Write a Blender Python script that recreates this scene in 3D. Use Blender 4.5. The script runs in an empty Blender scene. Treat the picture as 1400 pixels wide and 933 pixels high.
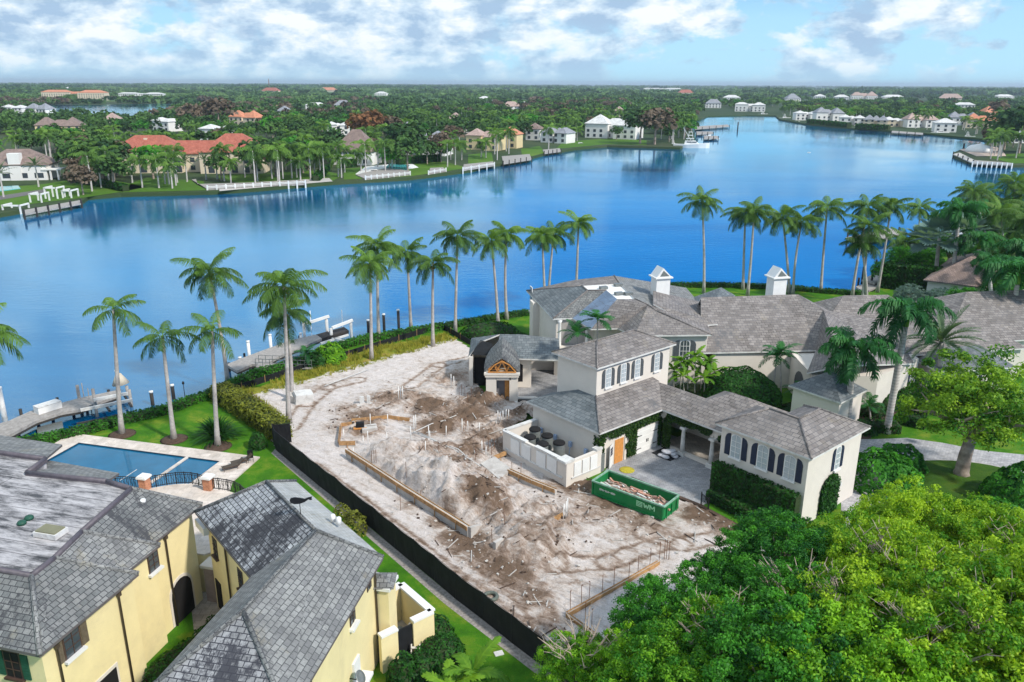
import bpy, math, random
import numpy as np
from mathutils import Vector, Matrix, noise
from mathutils.geometry import tessellate_polygon
R = math.radians
rnd = random.Random(7)
nr = np.random.RandomState(11)
scene = bpy.context.scene
COL = scene.collection

# ------------------------------------------------------------------ camera
F_PX, CXP, CYP, CAM_H = 1089.0, 700.0, 466.5, 33.0
ROLL = R(0.26)
PITCH = math.atan((CYP - 114.4) / F_PX)
cam_d = bpy.data.cameras.new('camera')
cam_d.sensor_fit = 'HORIZONTAL'; cam_d.sensor_width = 36.0
cam_d.lens = 36.0 * F_PX / 1400.0
cam_d.clip_start = 0.5; cam_d.clip_end = 60000.0
cam = bpy.data.objects.new('camera', cam_d); COL.objects.link(cam)
cam.matrix_world = Matrix.Translation((0, 0, CAM_H)) @ Matrix.Rotation(math.pi/2 - PITCH, 4, 'X') @ Matrix.Rotation(ROLL, 4, 'Z')
scene.camera = cam

# ------------------------------------------------------------------ light and exposure
SUN_DIR = Vector((0.80, -0.60, 0.90)).normalized()        # towards the sun
SUN_EL = math.asin(SUN_DIR.z)
SUN_AZ = math.atan2(SUN_DIR.x, SUN_DIR.y)
sd = bpy.data.lights.new('sun', 'SUN'); sd.energy = 3.0; sd.angle = R(4.0); sd.color = (1.0, 0.95, 0.86)
sun = bpy.data.objects.new('sun', sd); COL.objects.link(sun)
sun.rotation_euler = SUN_DIR.to_track_quat('Z', 'Y').to_euler()
vs = scene.view_settings
vs.view_transform = 'Standard'; vs.look = 'None'; vs.gamma = 1.0; vs.exposure = 0.46; vs.use_curve_mapping = False
scene.cycles.max_bounces = 6; scene.cycles.diffuse_bounces = 2; scene.cycles.glossy_bounces = 3
scene.cycles.transmission_bounces = 3; scene.cycles.volume_bounces = 0; scene.cycles.transparent_max_bounces = 8

def build_world():
    w = bpy.data.worlds.new('World'); scene.world = w; w.use_nodes = True
    N = w.node_tree.nodes; L = w.node_tree.links; N.clear()
    out = N.new('ShaderNodeOutputWorld'); bg = N.new('ShaderNodeBackground'); bg.inputs[1].default_value = 0.1
    sky = N.new('ShaderNodeTexSky'); sky.sky_type = 'NISHITA'; sky.sun_disc = False
    sky.sun_elevation = SUN_EL; sky.sun_rotation = SUN_AZ; sky.altitude = 30; sky.air_density = 1.0; sky.dust_density = 0.6; sky.ozone_density = 3.0
    tc = N.new('ShaderNodeTexCoord')
    sep = N.new('ShaderNodeSeparateXYZ'); L.new(tc.outputs['Generated'], sep.inputs[0])
    def math_(op, a, b=None, clamp=False):
        m = N.new('ShaderNodeMath'); m.operation = op; m.use_clamp = clamp
        for i, v in enumerate((a, b)):
            if v is None: continue
            if isinstance(v, (int, float)): m.inputs[i].default_value = v
            else: L.new(v, m.inputs[i])
        return m.outputs[0]
    def mixc(fac, a, b, bt='MIX'):
        m = N.new('ShaderNodeMix'); m.data_type = 'RGBA'; m.blend_type = bt
        if isinstance(fac, (int, float)): m.inputs[0].default_value = fac
        else: L.new(fac, m.inputs[0])
        for i, v in ((6, a), (7, b)):
            if isinstance(v, tuple): m.inputs[i].default_value = (*v, 1)
            else: L.new(v, m.inputs[i])
        return m.outputs[2]
    def ramp(fac, stops):
        r = N.new('ShaderNodeValToRGB'); L.new(fac, r.inputs[0])
        while len(r.color_ramp.elements) < len(stops): r.color_ramp.elements.new(0.5)
        for e, (p, c) in zip(r.color_ramp.elements, stops): e.position = p; e.color = (c, c, c, 1) if isinstance(c, float) else (*c, 1)
        return r.outputs[0]
    z = math_('MAXIMUM', sep.outputs[2], 0.0)
    # cloud layer seen in slices: stretch the sky vertically so that low cumulus keep their bulk
    def nz(sx, sz, off, scale, detail, rough, dist=0.0):
        c = N.new('ShaderNodeCombineXYZ')
        L.new(math_('MULTIPLY', sep.outputs[0], sx), c.inputs[0]); L.new(math_('MULTIPLY', sep.outputs[1], sx), c.inputs[1])
        L.new(math_('ADD', math_('MULTIPLY', z, sz), off), c.inputs[2])
        n = N.new('ShaderNodeTexNoise'); n.inputs['Scale'].default_value = scale; n.inputs['Detail'].default_value = detail
        n.inputs['Roughness'].default_value = rough; n.inputs['Distortion'].default_value = dist
        L.new(c.outputs[0], n.inputs['Vector']); return n.outputs[0]
    zz = math_('POWER', z, 0.75)
    big = nz(1.0, 1.9, 3.3, 7.0, 9.0, 0.58, 0.2)
    small = nz(1.0, 2.2, 1.7, 17.0, 9.0, 0.62, 0.1)
    shade = nz(1.0, 2.2, 1.74, 15.0, 8.0, 0.6, 0.1)
    side = math_('ADD', math_('MULTIPLY', sep.outputs[0], -0.20), 0.07)                 # more cloud to the left
    lift = ramp(z, [(0.0, 0.5), (0.11, 0.5), (0.17, 0.46), (0.27, 0.34), (0.36, 0.60), (0.5, 0.8), (1.0, 0.9)])    # out of view: clear belt for blue reflections, overhead cloud added for neutral light
    dens = math_('ADD', math_('ADD', math_('MULTIPLY', big, 0.66), math_('MULTIPLY', small, 0.34)), side)
    dens = math_('ADD', dens, math_('MULTIPLY', math_('SUBTRACT', lift, 0.5), 0.42))
    mid = ramp(z, [(0.10, 0.0), (0.16, 1.0), (0.42, 1.0), (0.5, 0.0)])
    dens = math_('ADD', dens, math_('MULTIPLY', math_('MULTIPLY', math_('ADD', sep.outputs[0], 0.12), -0.52), mid))  # unseen cloud added towards the left for paler water reflections
    cov = ramp(dens, [(0.465, 0.0), (0.51, 0.75), (0.56, 1.0)])
    # body colour of the clouds: white tops, blue-grey bellies
    cl = ramp(shade, [(0.43, (3.1, 4.4, 6.0)), (0.52, (5.0, 6.2, 7.3)), (0.60, (7.3, 7.7, 8.0))])
    hor = ramp(z, [(0.0, 1.0), (0.07, 0.85), (0.115, 0.5), (0.17, 0.12), (0.24, 0.0)])
    blue = mixc(0.9, sky.outputs[0], (0.08, 2.1, 6.9))
    base = mixc(hor, blue, (3.9, 6.5, 7.9))
    zfade = ramp(z, [(0.0, 0.35), (0.02, 0.8), (0.05, 1.0), (0.3, 1.0), (0.55, 1.0)])
    L.new(mixc(math_('MULTIPLY', cov, zfade), base, cl), bg.inputs[0])
    L.new(bg.outputs[0], out.inputs[0])
build_world()

# ------------------------------------------------------------------ from a pixel of the survey photograph to a ground point
def ray(px, py):
    u, v = px - CXP, py - CYP
    c, s = math.cos(ROLL), math.sin(ROLL)
    u2, v2 = u*c + v*s, -u*s + v*c
    x, z = u2/F_PX, -v2/F_PX
    cp, sp = math.cos(PITCH), math.sin(PITCH)
    return Vector((x, cp + z*sp, -sp + z*cp))
def G(px, py, z=0.0):
    r = ray(px, py); t = (z - CAM_H)/r.z
    return Vector((r.x*t, r.y*t, z))
def atdepth(px, py, y):
    r = ray(px, py); t = y/r.y
    return Vector((r.x*t, y, CAM_H + r.z*t))

# ------------------------------------------------------------------ object helpers
def wloc(o):
    v = Vector((0, 0, 0))
    while o: v += o.location; o = o.parent
    return v
def tag(o, label=None, cat=None, group=None, kind=None):
    if label: o['label'] = label
    if cat: o['category'] = cat
    if group: o['group'] = group
    if kind: o['kind'] = kind
    return o
def empty(name, loc=(0, 0, 0), rz=0.0):
    o = bpy.data.objects.new(name, None); COL.objects.link(o); o.location = loc; o.rotation_euler = (0, 0, rz)
    o.empty_display_size = 0.3
    return o
def thing(name, label, cat, loc=(0, 0, 0), rz=0.0, group=None):
    return tag(empty(name, loc, rz), label, cat, group)
def copy_tree(o, parent=None):
    c = o.copy(); COL.objects.link(c); c.parent = parent
    for ch in o.children: copy_tree(ch, c)
    return c

class MB:
    """gathers shapes, then links them as ONE mesh object"""
    def __init__(s): s.v = []; s.f = []; s.m = []; s.M = Matrix.Identity(4); s.mi = 0; s.smooth = False; s.sm = []
    def add(s, vs_, fs):
        b = len(s.v); s.v += [s.M @ Vector(p) for p in vs_]
        for f in fs: s.f.append([b + i for i in f]); s.m.append(s.mi); s.sm.append(s.smooth)
        return s
    def box(s, c, size, rz=0.0, rx=0.0, ry=0.0):
        x, y, z = size[0]/2, size[1]/2, size[2]/2
        m = Matrix.Translation(c) @ Matrix.Rotation(rz, 4, 'Z') @ Matrix.Rotation(ry, 4, 'Y') @ Matrix.Rotation(rx, 4, 'X')
        p = [m @ Vector(q) for q in ((-x,-y,-z),(x,-y,-z),(x,y,-z),(-x,y,-z),(-x,-y,z),(x,-y,z),(x,y,z),(-x,y,z))]
        return s.add(p, [(0,3,2,1),(4,5,6,7),(0,1,5,4),(1,2,6,5),(2,3,7,6),(3,0,4,7)])
    def prism(s, poly, z0, z1):
        a = sum(poly[i][0]*poly[(i+1) % len(poly)][1] - poly[(i+1) % len(poly)][0]*poly[i][1] for i in range(len(poly)))
        if a < 0: poly = list(poly)[::-1]
        n = len(poly)
        p = [(q[0], q[1], z0) for q in poly] + [(q[0], q[1], z1) for q in poly]
        f = [(i, (i+1) % n, n + (i+1) % n, n + i) for i in range(n)]
        for t in tessellate_polygon([[Vector((q[0], q[1], 0)) for q in poly]]):
            q0, q1, q2 = [Vector(poly[i][:2]) for i in t]
            t = tuple(t)
            if (q1 - q0).cross(q2 - q0) < 0: t = t[::-1]
            f.append(tuple(n + i for i in t)); f.append(t[::-1])
        return s.add(p, f)
    def tube(s, pts, rad, n=8, cap=True):
        pts = [Vector(p) for p in pts]
        if not hasattr(rad, '__len__'): rad = [rad]*len(pts)
        vs_, fs = [], []
        a = None
        for i, p in enumerate(pts):
            d = (pts[min(i+1, len(pts)-1)] - pts[max(i-1, 0)]).normalized()
            if a is None: a = d.orthogonal().normalized() if abs(d.z) > 0.999 else d.cross(Vector((0, 0, 1))).normalized()
            else: a = a - d*a.dot(d); a = a.normalized() if a.length > 1e-4 else d.orthogonal().normalized()
            b = d.cross(a).normalized()
            for k in range(n):
                t = 2*math.pi*k/n + (math.pi/4 if n == 4 else 0)
                vs_.append(p + (a*math.cos(t) + b*math.sin(t))*rad[i])
        for i in range(len(pts)-1):
            for k in range(n):
                k2 = (k+1) % n
                fs.append((i*n+k, i*n+k2, (i+1)*n+k2, (i+1)*n+k))
        if cap:
            fs.append(tuple(range(n))[::-1]); fs.append(tuple((len(pts)-1)*n + k for k in range(n)))
        sm = s.smooth; s.smooth = n > 5
        s.add(vs_, fs); s.smooth = sm
        return s
    def bar(s, a, b, w, h=None):
        a, b = Vector(a), Vector(b); d = b - a
        L_ = d.length; h = h or w
        rz = math.atan2(d.y, d.x); ry = -math.atan2(d.z, math.hypot(d.x, d.y))
        return s.box((a+b)/2, (L_, w, h), rz, 0, ry)
    def lathe(s, c, prof, n=16):
        vs_, fs = [], []
        for r, z in prof:
            for k in range(n):
                t = 2*math.pi*k/n; vs_.append((c[0]+r*math.cos(t), c[1]+r*math.sin(t), c[2]+z))
        for i in range(len(prof)-1):
            for k in range(n): fs.append((i*n+k, i*n+(k+1) % n, (i+1)*n+(k+1) % n, (i+1)*n+k))
        fs.append(tuple(range(n))[::-1]); fs.append(tuple((len(prof)-1)*n+k for k in range(n)))
        sm = s.smooth; s.smooth = True; s.add(vs_, fs); s.smooth = sm
        return s
    def build(s, name, mats, parent=None, kind=None):
        if not isinstance(mats, (list, tuple)): mats = [mats]
        me = bpy.data.meshes.new(name)
        off = wloc(parent) if parent else Vector((0, 0, 0))
        vv = [p - off for p in s.v]
        me.from_pydata(vv, [], s.f)
        for m in mats: me.materials.append(m)
        me.polygons.foreach_set('material_index', s.m)
        me.polygons.foreach_set('use_smooth', s.sm)
        uv = me.uv_layers.new(name='UVMap').data
        Z = Vector((0, 0, 1))
        for p in me.polygons:
            n = p.normal
            if abs(n.z) > 0.995: h, k = Vector((1, 0, 0)), Vector((0, 1, 0))
            else: h = Z.cross(n).normalized(); k = n.cross(h)
            for li in p.loop_indices:
                q = vv[me.loops[li].vertex_index]
                uv[li].uv = (q.dot(h), q.dot(k))
        me.update()
        o = bpy.data.objects.new(name, me); COL.objects.link(o)
        if parent: o.parent = parent
        if kind: o['kind'] = kind
        return o

def fast_mesh(name, V, Fq, mat, col=None, parent=None, smooth=False):
    """V (n,3) array, Fq (m,k) array of equal sided faces, col (m,) tone per face"""
    me = bpy.data.meshes.new(name)
    V = np.asarray(V, dtype=np.float32); Fq = np.asarray(Fq, dtype=np.int32); k = Fq.shape[1]
    me.vertices.add(len(V)); me.vertices.foreach_set('co', V.ravel())
    me.loops.add(Fq.size); me.loops.foreach_set('vertex_index', Fq.ravel())
    me.polygons.add(len(Fq)); me.polygons.foreach_set('loop_start', np.arange(0, Fq.size, k, dtype=np.int32))
    me.polygons.foreach_set('loop_total', np.full(len(Fq), k, dtype=np.int32))
    if smooth: me.polygons.foreach_set('use_smooth', np.ones(len(Fq), dtype=bool))
    me.update(calc_edges=True); me.validate()
    if col is not None:
        at = me.attributes.new('tone', 'FLOAT', 'FACE'); at.data.foreach_set('value', np.asarray(col, dtype=np.float32))
    me.materials.append(mat)
    o = bpy.data.objects.new(name, me); COL.objects.link(o)
    if parent: o.parent = parent
    return o

# ------------------------------------------------------------------ materials
class NT:
    def __init__(s, name):
        s.m = bpy.data.materials.new(name); s.m.use_nodes = True; s.t = s.m.node_tree; s.N = s.t.nodes; s.L = s.t.links
        s.p = s.N['Principled BSDF']; s.out = s.N['Material Output']
    def node(s, kind, **kw):
        n = s.N.new(kind)
        for k, v in kw.items(): setattr(n, k, v)
        return n
    def coord(s, which='Object'):
        return s.node('ShaderNodeTexCoord').outputs[which]
    def mapping(s, vec, scale):
        m = s.node('ShaderNodeMapping'); m.inputs['Scale'].default_value = scale; s.L.new(vec, m.inputs[0]); return m.outputs[0]
    def noise(s, vec, scale, detail=6, rough=0.6, dist=0.0):
        n = s.node('ShaderNodeTexNoise'); s.L.new(vec, n.inputs['Vector'])
        n.inputs['Scale'].default_value = scale; n.inputs['Detail'].default_value = detail
        n.inputs['Roughness'].default_value = rough; n.inputs['Distortion'].default_value = dist
        return n.outputs[0]
    def ramp(s, fac, stops):
        r = s.node('ShaderNodeValToRGB'); s.L.new(fac, r.inputs[0])
        while len(r.color_ramp.elements) < len(stops): r.color_ramp.elements.new(0.5)
        for e, (p, c) in zip(r.color_ramp.elements, stops):
            e.position = p; e.color = (c, c, c, 1) if isinstance(c, (int, float)) else (*c, 1)
        return r.outputs[0]
    def mix(s, fac, a, b, bt='MIX'):
        m = s.node('ShaderNodeMix', data_type='RGBA', blend_type=bt)
        if isinstance(fac, (int, float)): m.inputs[0].default_value = fac
        else: s.L.new(fac, m.inputs[0])
        for i, v in ((6, a), (7, b)):
            if isinstance(v, tuple): m.inputs[i].default_value = (*v, 1)
            else: s.L.new(v, m.inputs[i])
        return m.outputs[2]
    def math(s, op, a, b=0.0, clamp=False):
        m = s.node('ShaderNodeMath', operation=op, use_clamp=clamp)
        for i, v in enumerate((a, b)):
            if isinstance(v, (int, float)): m.inputs[i].default_value = v
            else: s.L.new(v, m.inputs[i])
        return m.outputs[0]
    def color(s, c):
        if isinstance(c, tuple): s.p.inputs['Base Color'].default_value = (*c, 1)
        else: s.L.new(c, s.p.inputs['Base Color'])
    def bump(s, h, strength=0.3, dist=0.05):
        b = s.node('ShaderNodeBump'); b.inputs['Strength'].default_value = strength; b.inputs['Distance'].default_value = dist
        s.L.new(h, b.inputs['Height']); s.L.new(b.outputs[0], s.p.inputs['Normal'])
    def rough(s, v, spec=None):
        s.p.inputs['Roughness'].default_value = v
        if spec is not None: s.p.inputs['Specular IOR Level'].default_value = spec
        return s

def plain(name, c, rough=0.75, var=0.18, scale=2.0, metal=0.0, bump=0.0, dirt=None, dirt_amt=0.5):
    t = NT(name); o = t.coord()
    n = t.noise(o, scale, 8, 0.65)
    lo = tuple(x*(1-var) for x in c); hi = tuple(min(1, x*(1+var)) for x in c)
    col = t.ramp(n, [(0.3, lo), (0.7, hi)])
    if dirt:
        d = t.ramp(t.noise(o, scale*0.45, 9, 0.7, 0.4), [(0.5, 0.0), (0.68, dirt_amt)])
        col = t.mix(d, col, dirt)
    t.color(col); t.rough(rough, 0.3); t.p.inputs['Metallic'].default_value = metal
    if bump: t.bump(t.noise(o, scale*6, 6), bump, 0.03)
    return t.m

def slate(name, c1, c2, mortar, bw=0.40, bh=0.27, stain=0.0, stain_c=(0.03, 0.032, 0.04), warm=None, st_scale=0.35):
    t = NT(name); uv = t.coord('UV'); ob = t.coord()
    br = t.node('ShaderNodeTexBrick'); br.offset = 0.5; br.squash = 1.0
    # wobble the courses a little, as hand laid slates do
    w = t.node('ShaderNodeTexNoise'); t.L.new(uv, w.inputs['Vector']); w.inputs['Scale'].default_value = 1.3; w.inputs['Detail'].default_value = 3
    vm = t.node('ShaderNodeVectorMath', operation='MULTIPLY_ADD'); t.L.new(w.outputs[1], vm.inputs[0]); vm.inputs[1].default_value = (0.05, 0.05, 0); t.L.new(uv, vm.inputs[2])
    t.L.new(vm.outputs[0], br.inputs['Vector'])
    for k, v in (('Scale', 1.0), ('Mortar Size', 0.026), ('Mortar Smooth', 0.3), ('Bias', -0.1), ('Brick Width', bw), ('Row Height', bh)): br.inputs[k].default_value = v
    br.inputs['Color1'].default_value = (*c1, 1); br.inputs['Color2'].default_value = (*c2, 1); br.inputs['Mortar'].default_value = (*mortar, 1)
    big = t.ramp(t.noise(ob, 0.6, 6, 0.65), [(0.3, 0.72), (0.7, 1.18)])
    col = t.mix(1.0, br.outputs[0], big, 'MULTIPLY')
    fine = t.ramp(t.noise(ob, 9, 6, 0.7), [(0.25, 0.75), (0.75, 1.2)])
    col = t.mix(1.0, col, fine, 'MULTIPLY')
    if warm: col = t.mix(t.ramp(t.noise(ob, 0.5, 7, 0.7, 0.5), [(0.58, 0.0), (0.72, 0.5)]), col, warm)
    if stain:
        sp = t.noise(t.mapping(uv, (1.0, 0.45, 1)), st_scale, 9, 0.72, 0.3)
        sp2 = t.noise(uv, 3.2, 5, 0.7)
        m = t.math('ADD', sp, t.math('ADD', t.math('MULTIPLY', t.math('SUBTRACT', sp2, 0.5), 0.35), t.math('MULTIPLY', br.outputs[1], 0.16)))
        col = t.mix(t.ramp(m, [(0.62 - 0.2*stain, 0.0), (0.70 - 0.2*stain, 0.92)]), col, stain_c)
    t.color(col); t.rough(0.72, 0.35)
    t.bump(t.math('ADD', br.outputs[1], t.math('MULTIPLY', t.noise(uv, 5, 3), -0.4)), -0.55, 0.04)
    return t.m

def leafy(name, dark, light, trans=0.35, rough=0.55):
    t = NT(name)
    at = t.node('ShaderNodeAttribute'); at.attribute_name = 'tone'
    oi = t.node('ShaderNodeObjectInfo')
    f = t.math('ADD', at.outputs['Fac'], t.math('MULTIPLY', t.math('SUBTRACT', oi.outputs['Random'], 0.5), 0.35), True)
    c = t.ramp(f, [(0.0, dark), (0.55, tuple((a+b)/2 for a, b in zip(dark, light))), (1.0, light)])
    t.color(c); t.rough(rough, 0.25)
    tr = t.node('ShaderNodeBsdfTranslucent'); t.L.new(t.mix(1.0, c, (1.3, 1.25, 0.5), 'MULTIPLY'), tr.inputs[0])
    ms = t.node('ShaderNodeMixShader'); ms.inputs[0].default_value = trans
    t.L.new(t.p.outputs[0], ms.inputs[1]); t.L.new(tr.outputs[0], ms.inputs[2]); t.L.new(ms.outputs[0], t.out.inputs[0])
    return t.m

def grass_mat(name, a, b, c, s=0.35):
    t = NT(name); o = t.coord()
    n1 = t.noise(o, s, 8, 0.7, 0.4); n2 = t.noise(o, 14, 5, 0.7)
    col = t.ramp(n1, [(0.28, a), (0.5, b), (0.74, c)])
    col = t.mix(1.0, col, t.ramp(n2, [(0.2, 0.55), (0.8, 1.35)]), 'MULTIPLY')
    t.color(col); t.rough(0.85, 0.15); t.bump(n2, 0.7, 0.06); return t.m

M = {}
M['lawn'] = grass_mat('lawn_grass', (0.022, 0.10, 0.006), (0.058, 0.185, 0.008), (0.24, 0.28, 0.03), 0.3)
M['fargrass'] = grass_mat('far_lawn_grass', (0.045, 0.11, 0.012), (0.075, 0.17, 0.015), (0.13, 0.21, 0.03), 0.02)
M['weed'] = grass_mat('weedy_grass', (0.10, 0.15, 0.02), (0.20, 0.24, 0.03), (0.33, 0.27, 0.07), 0.5)
M['slateA'] = slate('weathered_slate', (0.15, 0.155, 0.152), (0.25, 0.25, 0.24), (0.05, 0.05, 0.052), 0.42, 0.30, 0.42, (0.05, 0.05, 0.055), warm=(0.27, 0.23, 0.14))
M['slateB'] = slate('light_slate', (0.19, 0.19, 0.188), (0.32, 0.32, 0.305), (0.06, 0.06, 0.062), 0.42, 0.30, 0.18, (0.09, 0.09, 0.09), warm=(0.32, 0.27, 0.16))
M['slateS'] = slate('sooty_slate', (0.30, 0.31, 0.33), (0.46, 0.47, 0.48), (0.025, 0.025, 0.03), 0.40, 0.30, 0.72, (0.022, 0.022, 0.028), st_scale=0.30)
M['slateC'] = slate('mansion_slate', (0.185, 0.162, 0.15), (0.30, 0.268, 0.25), (0.045, 0.042, 0.042), 0.62, 0.38, 0.12, (0.12, 0.12, 0.125), warm=(0.30, 0.25, 0.17))
M['slateD'] = slate('blue_slate', (0.12, 0.14, 0.15), (0.20, 0.22, 0.23), (0.045, 0.05, 0.055), 0.62, 0.38, 0.15, (0.09, 0.1, 0.11))
M['slateU'] = slate('blue_underlay_roof', (0.15, 0.21, 0.30), (0.18, 0.25, 0.35), (0.12, 0.18, 0.26), 1.2, 0.8, 0.2, (0.11, 0.12, 0.15))
M['yellow'] = plain('yellow_stucco', (0.80, 0.675, 0.375), 0.9, 0.07, 0.5, bump=0.25, dirt=(0.56, 0.47, 0.29), dirt_amt=0.5)
M['cream'] = plain('cream_stucco', (0.70, 0.64, 0.575), 0.9, 0.05, 0.5, bump=0.12, dirt=(0.5, 0.46, 0.42), dirt_amt=0.35)
M['white'] = plain('white_paint', (0.78, 0.77, 0.75), 0.6, 0.06, 1.5)
M['dirtywhite'] = plain('chalky_white', (0.66, 0.65, 0.63), 0.7, 0.12, 2.5, dirt=(0.32, 0.29, 0.26), dirt_amt=0.6)
M['fascia'] = plain('dark_fascia', (0.13, 0.115, 0.115), 0.6, 0.2, 3)
M['copper'] = plain('brown_downspout', (0.10, 0.075, 0.055), 0.45, 0.25, 5, metal=0.3)
M['navy'] = plain('navy_shutter', (0.022, 0.032, 0.062), 0.5, 0.2, 4)
M['greyshut'] = plain('grey_shutter', (0.085, 0.095, 0.105), 0.55, 0.2, 4)
M['brownshut'] = plain('brown_shutter', (0.14, 0.11, 0.075), 0.6, 0.2, 4)
M['greenshut'] = plain('green_shutter', (0.02, 0.085, 0.055), 0.5, 0.2, 4)
M['bronze'] = plain('bronze_frame', (0.075, 0.045, 0.035), 0.5, 0.25, 4)
M['dark'] = plain('dark_opening', (0.012, 0.011, 0.012), 0.8, 0.2, 2)  # flat plates in this colour paint the shade inside openings
M['iron'] = plain('black_iron', (0.018, 0.018, 0.022), 0.45, 0.2, 5, metal=0.2)
M['concrete'] = plain('raw_concrete', (0.50, 0.47, 0.44), 0.9, 0.14, 1.5, bump=0.3, dirt=(0.28, 0.24, 0.21), dirt_amt=0.6)
M['timber'] = plain('form_timber', (0.44, 0.25, 0.11), 0.85, 0.35, 2.5, bump=0.2, dirt=(0.22, 0.13, 0.07), dirt_amt=0.7)
M['ply'] = plain('orange_plywood', (0.60, 0.26, 0.07), 0.75, 0.2, 3)
M['deckwood'] = plain('grey_dock_boards', (0.33, 0.305, 0.285), 0.85, 0.3, 3, bump=0.2)
M['pile'] = plain('tarred_piling', (0.045, 0.04, 0.037), 0.8, 0.3, 3)
M['rust'] = plain('rusty_rebar', (0.20, 0.10, 0.06), 0.8, 0.3, 8)
M['mesh'] = plain('black_fence_fabric', (0.012, 0.013, 0.015), 0.75, 0.4, 1.3)
M['brick'] = plain('orange_brick', (0.48, 0.22, 0.13), 0.85, 0.3, 6)
M['hvac'] = plain('grey_hvac_metal', (0.20, 0.215, 0.21), 0.5, 0.2, 5, metal=0.3)
M['green'] = plain('green_dumpster_paint', (0.006, 0.20, 0.055), 0.45, 0.22, 1.2, dirt=(0.05, 0.13, 0.06), dirt_amt=0.5)
M['lime'] = plain('pale_green_lettering', (0.35, 0.72, 0.42), 0.6, 0.15, 6)
M['soil'] = plain('brown_mulch', (0.085, 0.055, 0.04), 0.95, 0.4, 4, bump=0.6)
M['bag'] = plain('plastic_sack', (0.52, 0.52, 0.56), 0.5, 0.18, 5)
M['trunk'] = None
M['tile_red'] = slate('red_barrel_tile', (0.38, 0.10, 0.065), (0.50, 0.17, 0.11), (0.22, 0.07, 0.05), 0.35, 0.4, 0.1, (0.3, 0.12, 0.09))
M['tile_orange'] = slate('orange_barrel_tile', (0.62, 0.24, 0.13), (0.7, 0.31, 0.18), (0.35, 0.13, 0.08), 0.35, 0.4)
M['tile_brown'] = slate('brown_roof_tile', (0.25, 0.18, 0.15), (0.33, 0.24, 0.21), (0.12, 0.09, 0.08), 0.35, 0.4, 0.15, (0.09, 0.07, 0.07))
M['tile_pink'] = slate('pinkish_roof_tile', (0.45, 0.32, 0.27), (0.55, 0.4, 0.35), (0.25, 0.18, 0.16), 0.35, 0.4)
M['tile_grey'] = slate('grey_roof_tile', (0.28, 0.29, 0.32), (0.37, 0.38, 0.41), (0.15, 0.155, 0.17), 0.45, 0.4)
M['tile_white'] = slate('white_roof_tile', (0.68, 0.67, 0.65), (0.76, 0.75, 0.73), (0.45, 0.44, 0.43), 0.45, 0.4)
M['farcream'] = plain('pale_cream_wall', (0.68, 0.58, 0.44), 0.9, 0.08, 0.2)
M['farwhite'] = plain('far_white_wall', (0.78, 0.76, 0.73), 0.9, 0.06, 0.2)
M['faryellow'] = plain('far_yellow_wall', (0.70, 0.56, 0.32), 0.9, 0.08, 0.2)
def glass_mat(name, c, rough=0.08):
    t = NT(name); t.color(c); t.rough(rough, 0.9); return t.m
M['glass'] = glass_mat('window_glass', (0.06, 0.075, 0.09))
M['blind'] = glass_mat('blinds_behind_glass', (0.42, 0.47, 0.5), 0.2)
M['farglass'] = glass_mat('far_window_glass', (0.05, 0.06, 0.075), 0.2)
M['tealglass'] = glass_mat('teal_glass', (0.05, 0.28, 0.22), 0.15)

def pavers(name, a, b, mortar, bw=0.4, bh=0.25, dirt=(0.3, 0.28, 0.27)):
    t = NT(name); o = t.coord()
    br = t.node('ShaderNodeTexBrick'); t.L.new(o, br.inputs['Vector']); br.offset = 0.5
    for k, v in (('Scale', 1.0), ('Mortar Size', 0.012), ('Mortar Smooth', 0.3), ('Bias', 0.0), ('Brick Width', bw), ('Row Height', bh)): br.inputs[k].default_value = v
    br.inputs['Color1'].default_value = (*a, 1); br.inputs['Color2'].default_value = (*b, 1); br.inputs['Mortar'].default_value = (*mortar, 1)
    col = t.mix(1.0, br.outputs[0], t.ramp(t.noise(o, 0.7, 8, 0.7, 0.3), [(0.3, 0.68), (0.7, 1.25)]), 'MULTIPLY')
    col = t.mix(t.ramp(t.noise(o, 1.9, 8, 0.75), [(0.52, 0.0), (0.66, 0.6)]), col, dirt)
    t.color(col); t.rough(0.8, 0.3); t.bump(br.outputs[1], -0.3, 0.02); return t.m
M['pavers'] = pavers('grey_pavers', (0.27, 0.27, 0.29), (0.37, 0.37, 0.38), (0.16, 0.155, 0.15))
M['drive'] = pavers('pale_driveway_pavers', (0.38, 0.37, 0.38), (0.54, 0.52, 0.52), (0.2, 0.19, 0.19), 0.3, 0.22, (0.28, 0.27, 0.27))
M['travertine'] = pavers('travertine', (0.62, 0.54, 0.47), (0.70, 0.62, 0.56), (0.45, 0.39, 0.34), 0.9, 0.6, (0.50, 0.42, 0.37))
M['flag'] = pavers('flagstone', (0.34, 0.30, 0.26), (0.46, 0.40, 0.34), (0.15, 0.13, 0.11), 0.7, 0.6, (0.2, 0.19, 0.14))

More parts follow.
